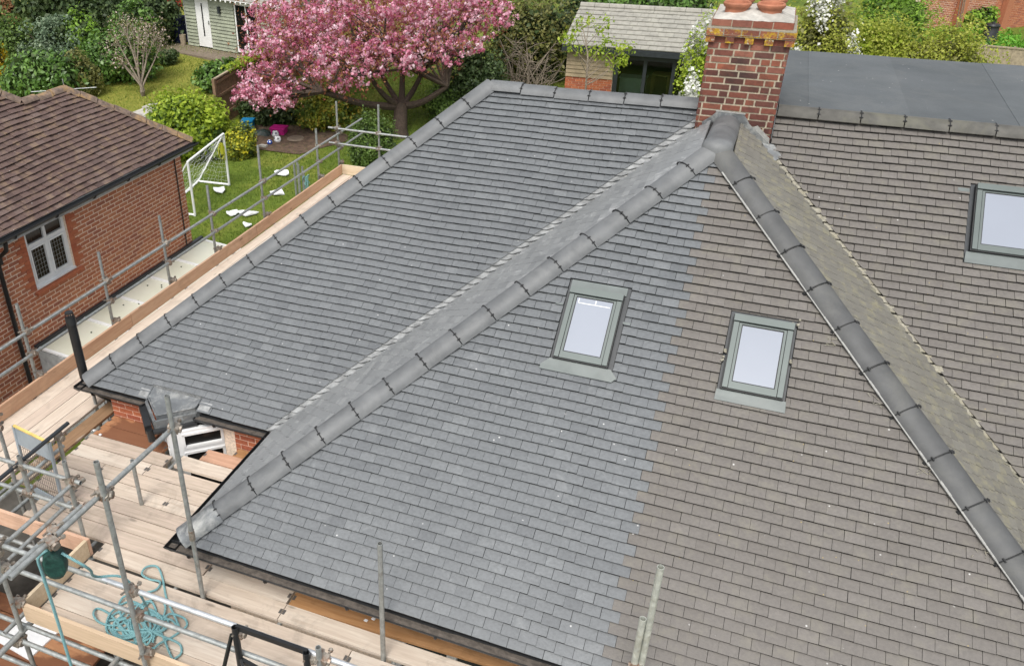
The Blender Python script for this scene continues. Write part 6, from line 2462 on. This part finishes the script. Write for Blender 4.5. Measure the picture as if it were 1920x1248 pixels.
def ball(px, py, r, mat, label, patches=None):
    c, _ = gp(px, py)
    root = thing('ball', c, label, 'ball', 'balls by the bed')
    m = MB()
    pr = [(max(0.0005, r * math.sin(t)), r - r * math.cos(t)) for t in np.linspace(0, math.pi, 13)]
    m.lathe(c, pr, 20)
    m.build('shell', MATS[mat], root, smooth=True)
    if patches:
        m = MB()
        ctr = c + np.array([0, 0, r])
        for th, ph in ((0.2, 0), (1.1, 0.3), (1.1, 1.6), (1.1, 2.9), (1.1, 4.2), (1.1, 5.4)):
            d = np.array([math.sin(th) * math.cos(ph - 1.2), math.sin(th) * math.sin(ph - 1.2), math.cos(th)])
            a = nrm(np.cross(d, [0.1, 0.2, 1.0]))
            b = np.cross(d, a)
            m.add([ctr + nrm(d + 0.33 * (math.cos(k * 1.2566) * a + math.sin(k * 1.2566) * b)) * (r + 0.004) for k in range(5)], [(0, 1, 2, 3, 4)])
        m.build('patch', MATS[patches], root)


ball(521, 268, 0.115, 'poly_white', 'black and white football in front of the magenta tub', 'soot')
ball(517, 258, 0.115, 'poly_white', 'dark blue and white ball against the magenta tub', 'navy_tarp')
ball(506, 272, 0.085, 'ball_blue', 'small blue ball left of the football', 'poly_white')
c, _ = gp(494, 277)
m = MB()
m.prism([(c[0] - .12, c[1] - .06), (c[0] + .12, c[1] - .07), (c[0] + .13, c[1] + .06), (c[0] - .11, c[1] + .07)], c[2] - .01, c[2] + 0.09)
tag(m.build('stone_block', MATS['stone'], base=True), 'pale stone block left of the blue ball', 'stone')
c, _ = gp(555, 262)
m = MB()
m.lathe(c, [(0.30, 0.035), (0.24, 0.075), (0.0, 0.085)], 11)
tag(m.build('flat_stone', MATS['deck_wood'], base=True), 'flat brown stone lying on the bare soil', 'stone')

# fence between the gardens
fc = thing('boundary_fence', (-16.1, 26.0, ground_z(0, 26)), 'brown close-board fence between the two lawns behind the cherry', 'fence')
y = 22.9
while y < 29.5:
    z = ground_z(0, y)
    m = MB()
    m.box((-16.13, y, z), (-16.11, y + 0.118, z + 1.55 + random.uniform(-.01, .01)), 0, random.random())
    m.build('fence_board', MATS['fence_wood'], fc)
    y += 0.122
for yy in np.arange(22.9, 29.6, 1.83):
    z = ground_z(0, yy)
    m = MB()
    m.box((-16.11, yy - .05, z - .1), (-16.01, yy + .05, z + 1.62))
    m.build('fence_post', MATS['fence_wood'], fc)
for h in (0.35, 1.0, 1.45):
    m = MB()
    m.bar((-16.085, 22.9, ground_z(0, 22.9) + h), (-16.085, 29.5, ground_z(0, 29.5) + h), 0.05, 0.08)
    m.build('arris_rail', MATS['fence_wood'], fc)
m = MB()
m.bar((-16.1, 22.9, ground_z(0, 22.9) + 1.58), (-16.1, 29.5, ground_z(0, 29.5) + 1.58), 0.09, 0.04)
m.build('capping_rail', MATS['fence_pale'], fc)
o = crown('climber', None, [(-16.1, yy, ground_z(0, yy) + 1.62, 0.22, 0.6, 0.16) for yy in np.arange(24.3, 28.5, 0.8)], 1700, 0.10, 'leaf_lime', 131, 14, 0.4, (0.3, 1.0))
tag(o, 'pale green climber trailing along the fence top', 'climber')

# shed with its deck
SH_A, _ = gp(357, 86)
SH_B, _ = gp(460, 104)
dirx = nrm((SH_B - SH_A) * np.array([1, 1, 0]))
diry = np.array([-dirx[1], dirx[0], 0])
SZ = SH_A[2] + 0.05
SO = np.array([SH_A[0], SH_A[1], SZ])
shed = thing('garden_shed', SO, 'sage green clapboard shed with white door behind the cherry', 'shed')


def S3(x, y, z):
    return SO + dirx * x + diry * y + np.array([0, 0, z])


def sbox(x0, x1, y0, y1, z0, z1, name, mat, parent):
    m = MB()
    q = [S3(x, y, z) for z in (z0, z1) for x, y in ((x0, y0), (x1, y0), (x1, y1), (x0, y1))]
    m.add(q, [(3, 2, 1, 0), (4, 5, 6, 7), (0, 1, 5, 4), (1, 2, 6, 5), (2, 3, 7, 6), (3, 0, 4, 7)], 0, random.random())
    return m.build(name, MATS[mat], parent)


HS = 2.05
core_s = sbox(0.0, 5.6, 0.03, 3.0, 0, HS, 'wall', 'clad_sage', shed)
nb_ = 15
for k in range(nb_):
    z0 = k * HS / nb_
    for xa_, xb_ in ((-0.02, 0.62), (1.46, 2.9), (4.3, 5.62)):
        m = MB()
        q = [S3(xa_, -0.055, z0), S3(xb_, -0.055, z0), S3(xb_, -0.004, z0 + HS / nb_ + 0.01), S3(xa_, -0.004, z0 + HS / nb_ + 0.01), S3(xa_, 0.03, z0), S3(xb_, 0.03, z0), S3(xb_, 0.03, z0 + HS / nb_ + .01), S3(xa_, 0.03, z0 + HS / nb_ + .01)]
        m.add(q, [(0, 1, 2, 3), (0, 4, 5, 1), (1, 5, 6, 2), (3, 7, 4, 0), (2, 6, 7, 3)])
        m.build('cladding_board', MATS['clad_sage'], core_s)
sbox(-0.06, -0.02, -0.045, 0.1, 0, HS, 'corner_post', 'timber_grey', shed)
sdoor = sbox(0.64, 1.44, -0.03, 0.028, 0.03, 2.0, 'door', 'paint_white', shed)
sbox(1.00, 1.07, -0.036, -0.031, 0.45, 1.75, 'glazing_strip', 'dark_glass', sdoor)
sbox(1.37, 1.40, -0.07, -0.031, 0.95, 1.10, 'handle', 'galvanised', sdoor)
sbox(2.05, 2.17, -0.12, -0.03, 1.45, 1.72, 'wall_lamp', 'anthracite', shed)
swin = sbox(2.95, 4.25, -0.035, 0.028, 0.05, 1.95, 'patio_window', 'paint_white', shed)
sbox(3.03, 3.55, -0.042, -0.036, 0.15, 1.85, 'pane', 'dark_glass', swin)
sbox(3.63, 4.17, -0.042, -0.036, 0.15, 1.85, 'pane', 'dark_glass', swin)
m = MB()
q = [S3(-0.25, -0.35, HS), S3(5.9, -0.35, HS), S3(5.9, 3.2, HS + 0.55), S3(-0.25, 3.2, HS + 0.55)]
m.add(q + [p + np.array([0, 0, .07]) for p in q], [(3, 2, 1, 0), (4, 5, 6, 7), (0, 1, 5, 4), (1, 2, 6, 5), (2, 3, 7, 6), (3, 0, 4, 7)])
m.build('roof', MATS['office_tile'], shed)
m = MB()
for k in range(22):
    p = S3(-0.2 + k * 0.28, -0.38, HS - 0.02)
    m.lathe(p, [(0.0, -0.06), (0.032, -0.045), (0.035, 0.0), (0.0, 0.02)], 6)
m.limb([S3(-0.25, -0.38, HS + .01), S3(5.9, -0.38, HS + .01)], 0.01, 4)
m.build('bulb_string', MATS['paint_white'], shed)
# deck
dk_ = thing('timber_deck', S3(2.0, -1.0, -0.3), 'weathered timber deck with a step before the sage green shed', 'deck')
for k in range(9):
    sbox(-1.15, 4.2, -1.18 + k * 0.13, -1.18 + k * 0.13 + 0.124, -0.09, -0.03, 'deck_board', 'deck_wood', dk_)
sbox(-1.15, 4.2, -1.205, -1.182, -0.42, -0.04, 'fascia_board', 'deck_wood', dk_)
sbox(0.6, 4.2, -1.50, -1.21, -0.30, -0.25, 'step_tread', 'deck_wood', dk_)
sbox(0.62, 4.18, -1.49, -1.22, -0.50, -0.30, 'step_riser', 'deck_wood', dk_)
# dark blue cover and little bin beside the shed
c = S3(-1.05, 0.25, -0.03)
m = MB()
ax_, ay_ = dirx, diry
q0 = [c - ax_ * .42 - ay_ * .25, c + ax_ * .42 - ay_ * .25, c + ax_ * .42 + ay_ * .25, c - ax_ * .42 + ay_ * .25]
m.add([p for p in q0] + [p * 0.94 + c * 0.06 + np.array([0, 0, 1.08 if i > 1 else 0.95]) for i, p in enumerate(q0)], [(3, 2, 1, 0), (4, 5, 6, 7), (0, 1, 5, 4), (1, 2, 6, 5), (2, 3, 7, 6), (3, 0, 4, 7)])
for i in range(4):
    a, b = q0[i], q0[(i + 1) % 4]
    for t in (0.25, 0.5, 0.75):
        p = a * (1 - t) + b * t
        m.limb([p, p + np.array([0, 0, 0.93])], 0.02, 5)
tag(m.build('covered_barbecue', MATS['navy_tarp'], base=True), 'dark navy covered box standing left of the shed on the deck', 'cover')
c = S3(-0.28, -0.12, -0.03)
m = MB()
m.lathe(c, [(0.0, 0.0), (0.11, 0.0), (0.14, 0.42), (0.12, 0.42), (0.10, 0.05), (0, 0.04)], 14)
tag(m.build('wicker_bin', MATS['fence_pale'], base=True), 'small pale bin against the left corner of the shed', 'bin')
# red playhouse far behind
c = wp(297, 40, 44)
c[2] = 3.73
pl = thing('red_shed', c, 'red painted boarded shed showing above the ivy hedge', 'shed')
for k in range(9):
    m = MB()
    m.box((c[0] - 0.62 + k * 0.14, c[1], c[2]), (c[0] - 0.62 + k * 0.14 + 0.132, c[1] + 0.03, c[2] + 2.3))
    m.build('wall_board', MATS['red_paint'], pl)
m = MB()
m.box((c[0] - 0.62, c[1] + 0.035, c[2]), (c[0] + 0.64, c[1] + 1.3, c[2] + 2.3))
m.build('wall', MATS['red_paint'], pl)
m = MB()
m.bar((c[0] - 0.9, c[1] + 0.6, c[2] + 2.4), (c[0] + 0.9, c[1] + 0.6, c[2] + 2.4), 1.7, 0.12)
m.build('roof', MATS['render_wall'], pl)

# ------------------------------------------------------------------ garden office
OX0, OX1, OY, OZ = -5.78, -0.9, 27.5, 3.95
EZO, RYO, RZO = 5.62, 29.6, 6.42
off = thing('garden_office', ((OX0 + OX1) / 2, 28.6, OZ), 'timber clad garden office with grey tiled roof and dark glass doors', 'garden office')
fo = Frame((OX0 - 0.15, OY - 0.2, EZO), (1, 0, 0), tuple(nrm((0, RYO - OY + 0.2, RZO - EZO))))
Lo = math.hypot(RYO - OY + 0.2, RZO - EZO)
Wo = OX1 - OX0 + 0.4
m = MB()
pts = [fo.p(0, 0, -.005), fo.p(Wo, 0, -.005), fo.p(Wo, Lo, -.005), fo.p(0, Lo, -.005)]
back_ = [(OX0 - .15, 31.7, EZO), (OX0 - .15 + Wo, 31.7, EZO)]
m.add(pts + [p - np.array([0, 0, .12]) for p in pts] + back_, [(0, 1, 2, 3), (7, 6, 5, 4), (0, 4, 5, 1), (1, 5, 6, 2), (3, 7, 4, 0), (3, 2, 9, 8)])
oroof = m.build('roof', MATS['anthracite'], off)
gO = Lo / 9
for p in tile_pieces([(0, 0), (Wo, 0), (Wo, Lo), (0, Lo)], seed=71, w=0.24, g=gO, gap=0.006):
    m = MB()
    add_piece(m, fo, p, 0, 0.045, 0.014, 0.03, gO)
    m.build('roof_tile', MATS['office_tile'], oroof)
n = 11
for i in range(n):
    m = MB()
    a = OX0 - .15 + Wo * i / n
    m.limb([(a + .005, RYO, RZO + .03), (a + Wo / n - .005, RYO, RZO + .03)], 0.1, 8)
    m.build('ridge_tile', MATS['office_tile'], off)
m = MB()
m.box((OX0 - .15, OY - .23, EZO - .17), (OX1 + .2, OY - .19, EZO - .02))
m.build('gutter', MATS['anthracite'], off)
DX0, DX1 = -4.27, -1.55
m = MB()
m.box((OX0, OY + 0.03, OZ), (DX0 - .02, OY + .15, EZO - .1))
m.box((DX1 + .02, OY + 0.03, OZ), (OX1, OY + .15, EZO - .1))
m.box((OX0, OY + .15, OZ), (OX0 + .12, 31.4, EZO - .05))
m.box((OX1 - .12, OY + .15, OZ), (OX1, 31.4, EZO - .05))
m.box((OX0, 31.3, OZ), (OX1, 31.42, EZO - .05))
m.box((DX0 - .02, OY + .03, EZO - .2), (DX1 + .02, OY + .15, EZO - .1))
ow = m.build('wall', MATS['sage_wall'], off)
m = MB()
m.box((OX0, OY, OZ - .7), (OX1, 31.4, OZ + .06))
m.build('floor', MATS['room_floor'], off)
zc0 = 4.63
for xa_, xb_ in ((OX0 - .01, DX0 - .03), (DX1 + .03, OX1 + .01)):
    k = 0
    z = zc0
    while z < EZO - .2:
        m = MB()
        q = [(xa_, OY - .012, z), (xb_, OY - .012, z), (xb_, OY + .012, z + .125), (xa_, OY + .012, z + .125), (xa_, OY + .03, z), (xb_, OY + .03, z), (xb_, OY + .03, z + .125), (xa_, OY + .03, z + .125)]
        m.add(q, [(0, 1, 2, 3), (0, 4, 5, 1), (1, 5, 6, 2), (3, 7, 4, 0), (2, 6, 7, 3)])
        m.build('cladding_board', MATS['clad_oak'], ow)
        z += .122
    fb = Frame((xa_, OY + .02, OZ), (1, 0, 0), (0, 0, 1))
    lay_bricks(fb, brick_pieces(0, xb_ - xa_, 0, zc0 - OZ, seed=int(xa_ * 10) + 99), ow, MATS['brick_bright'], 300, proud=0.012)
m = MB()
m.box((OX0, OY + .028, OZ), (DX0 - .02, OY + .032, zc0))
m.build('brick_backing', MATS['mortar_pink'], ow)
dr = MB()
dr.box((DX0, OY - .01, EZO - .34), (DX1, OY + .08, EZO - .2))
dr.box((DX0, OY - .01, OZ + .06), (DX0 + .07, OY + .08, EZO - .34))
dr.box((DX1 - .07, OY - .01, OZ + .06), (DX1, OY + .08, EZO - .34))
dr.box((DX0 + .07, OY - .01, OZ + .06), (DX1 - .07, OY + .08, OZ + .14))
drs = dr.build('glass_doors', MATS['anthracite'], off)
wd = (DX1 - DX0 - .14) / 3
for i in range(3):
    a = DX0 + .07 + wd * i
    m = MB()
    m.box((a, OY, OZ + .14), (a + .055, OY + .06, EZO - .34))
    m.box((a + wd - .055, OY, OZ + .14), (a + wd, OY + .06, EZO - .34))
    m.build('door_stile', MATS['anthracite'], drs)
    m = MB()
    m.box((a + .055, OY + .025, OZ + .14), (a + wd - .055, OY + .035, EZO - .34))
    m.build('pane', MATS['door_glass'], drs)
# furniture inside
tbl = thing('pine_table', (-2.95, 28.6, OZ + .06), 'small orange pine table inside the glass doors', 'table')
m = MB()
m.box((-3.2, 28.35, OZ + .70), (-2.65, 28.85, OZ + .75))
m.build('tabletop', MATS['pine'], tbl)
for x in (-3.17, -2.68):
    for y in (28.38, 28.82):
        m = MB()
        m.box((x - .03, y - .03, OZ + .06), (x + .03, y + .03, OZ + .70))
        m.build('leg', MATS['pine'], tbl)
cab = thing('white_cabinet', (-3.75, 28.3, OZ + .06), 'pale cabinet inside the office by the middle pane', 'cabinet')
m = MB()
m.box((-4.15, 28.1, OZ + .062), (-3.35, 28.55, OZ + .62))
m.build('carcass', MATS['paint_white'], cab)
m = MB()
m.box((-4.18, 28.07, OZ + .62), (-3.32, 28.58, OZ + .65))
m.build('top', MATS['paint_white'], cab)
sf = thing('sofa', (-2.1, 30.2, OZ + .06), 'dark sofa at the back of the office', 'sofa')
m = MB()
m.box((-2.9, 29.8, OZ + .065), (-1.2, 30.6, OZ + .48))
m.build('seat', MATS['sofa_cloth'], sf)
m = MB()
m.box((-2.9, 30.6, OZ + .065), (-1.2, 30.85, OZ + .95))
m.build('backrest', MATS['sofa_cloth'], sf)
# brown panel and trunk behind the office
c = wp(1275, 60, 40)
m = MB()
m.limb([(c[0], c[1], 3.6), (c[0] + .1, c[1], 6.0), (c[0] - .1, c[1], 9.0)], [0.55, 0.45, 0.4], 12)
tt = m.build('tree_trunk', MATS['fence_wood'], base=True)
tag(tt, 'thick reddish brown trunk behind the garden office', 'tree')

# ------------------------------------------------------------------ brick garden wall, bin, low fence at the top right
wa, _ = gp(1722, 72)
wb, _ = gp(1905, 52)
wd_ = nrm((wb - wa) * np.array([1, 1, 0]))
gw_ = thing('garden_wall', (wa + wb) / 2, 'tall red brick garden wall with pale coping and buttresses', 'wall')
wn = np.cross(wd_, np.array([0, 0, 1.0]))
if wn[1] > 0:
    wn = -wn
La = np.linalg.norm(wb - wa) + 5
m = MB()
p0, p1 = wa - wd_ * 0.5, wa + wd_ * La
m.bar(p0 + up * 1.2 - wn * .12, p1 + up * 1.2 - wn * .12, 0.22, 2.4)
gwb = m.build('wall_core', MATS['mortar_pink'], gw_)
fw_ = Frame(p0 + np.array([0, 0, 0.0]) - wn * .01, wd_, (0, 0, 1))
pcs_w = brick_pieces(0, La + .5, 0, 2.4, seed=88)
lay_bricks(fw_, pcs_w, gwb, MATS['brick_red'], 300, proud=0.01)
m = MB()
m.bar(p0 + up * 2.44 - wn * .12, p1 + up * 2.44 - wn * .12, 0.34, 0.08)
m.build('coping', MATS['flaunching'], gw_)
for t in (1.85, 4.6, 6.6):
    m = MB()
    q = wa + wd_ * t + wn * 0.14
    m.bar(q, q + up * 2.2, 0.36, 0.25, tuple(wn))
    m.build('buttress', MATS['brick_red'], gw_)
# canes leaning on the wall
for i, t in enumerate((1.45, 1.6, 1.7)):
    m = MB()
    q = wa + wd_ * t + wn * 0.5
    m.limb([q, wa + wd_ * (t - .12) + wn * .32 + up * 2.0], 0.02, 5)
    tag(m.build('garden_cane', MATS['twig'], base=True), ['leftmost', 'middle', 'rightmost'][i] + ' of three pale canes leaning on the brick wall', 'cane', 'canes on the wall')
c, _ = gp(1850, 84)
cb = thing('compost_bin', c, 'black tapered plastic compost bin among the lush grass', 'bin')
m = MB()
m.lathe(c, [(0.0, -.02), (0.31, -.02), (0.33, 0.05), (0.30, 0.25), (0.29, 0.27), (0.27, 0.5), (0.26, 0.52), (0.24, 0.70), (0.0, 0.70)], 20)
m.build('body', MATS['black_plastic'], cb, smooth=True)
m = MB()
m.lathe(c, [(0.27, 0.70), (0.275, 0.76), (0.22, 0.82), (0.06, 0.84), (0.05, 0.89), (0.0, 0.90)], 20)
m.build('lid', MATS['black_plastic'], cb, smooth=True)
# low timber fence just behind the flat roof
fl_ = thing('low_fence', (6.5, 39.0, 3.73), 'low weathered timber panel fence beyond the flat roof', 'fence')
fa, _ = gp(1735, 112)
fb_, _ = gp(1935, 132)
fd = nrm((fb_ - fa) * np.array([1, 1, 0]))
Lf = np.linalg.norm(fb_ - fa) + 3
for i in range(int(Lf / 0.9)):
    q = fa + fd * (i * 0.9)
    m = MB()
    m.bar(q + up * .3 + fd * .03, q + up * .3 + fd * .87, 0.03, 0.75)
    m.build('fence_panel', MATS['fence_pale'], fl_)
    m = MB()
    m.bar(q - up * .05, q + up * .76, 0.07, 0.07, tuple(fd))
    m.build('fence_post', MATS['fence_pale'], fl_)
m = MB()
m.bar(fa + up * .70, fa + fd * Lf + up * .70, 0.09, 0.045)
m.build('capping', MATS['fence_pale'], fl_)
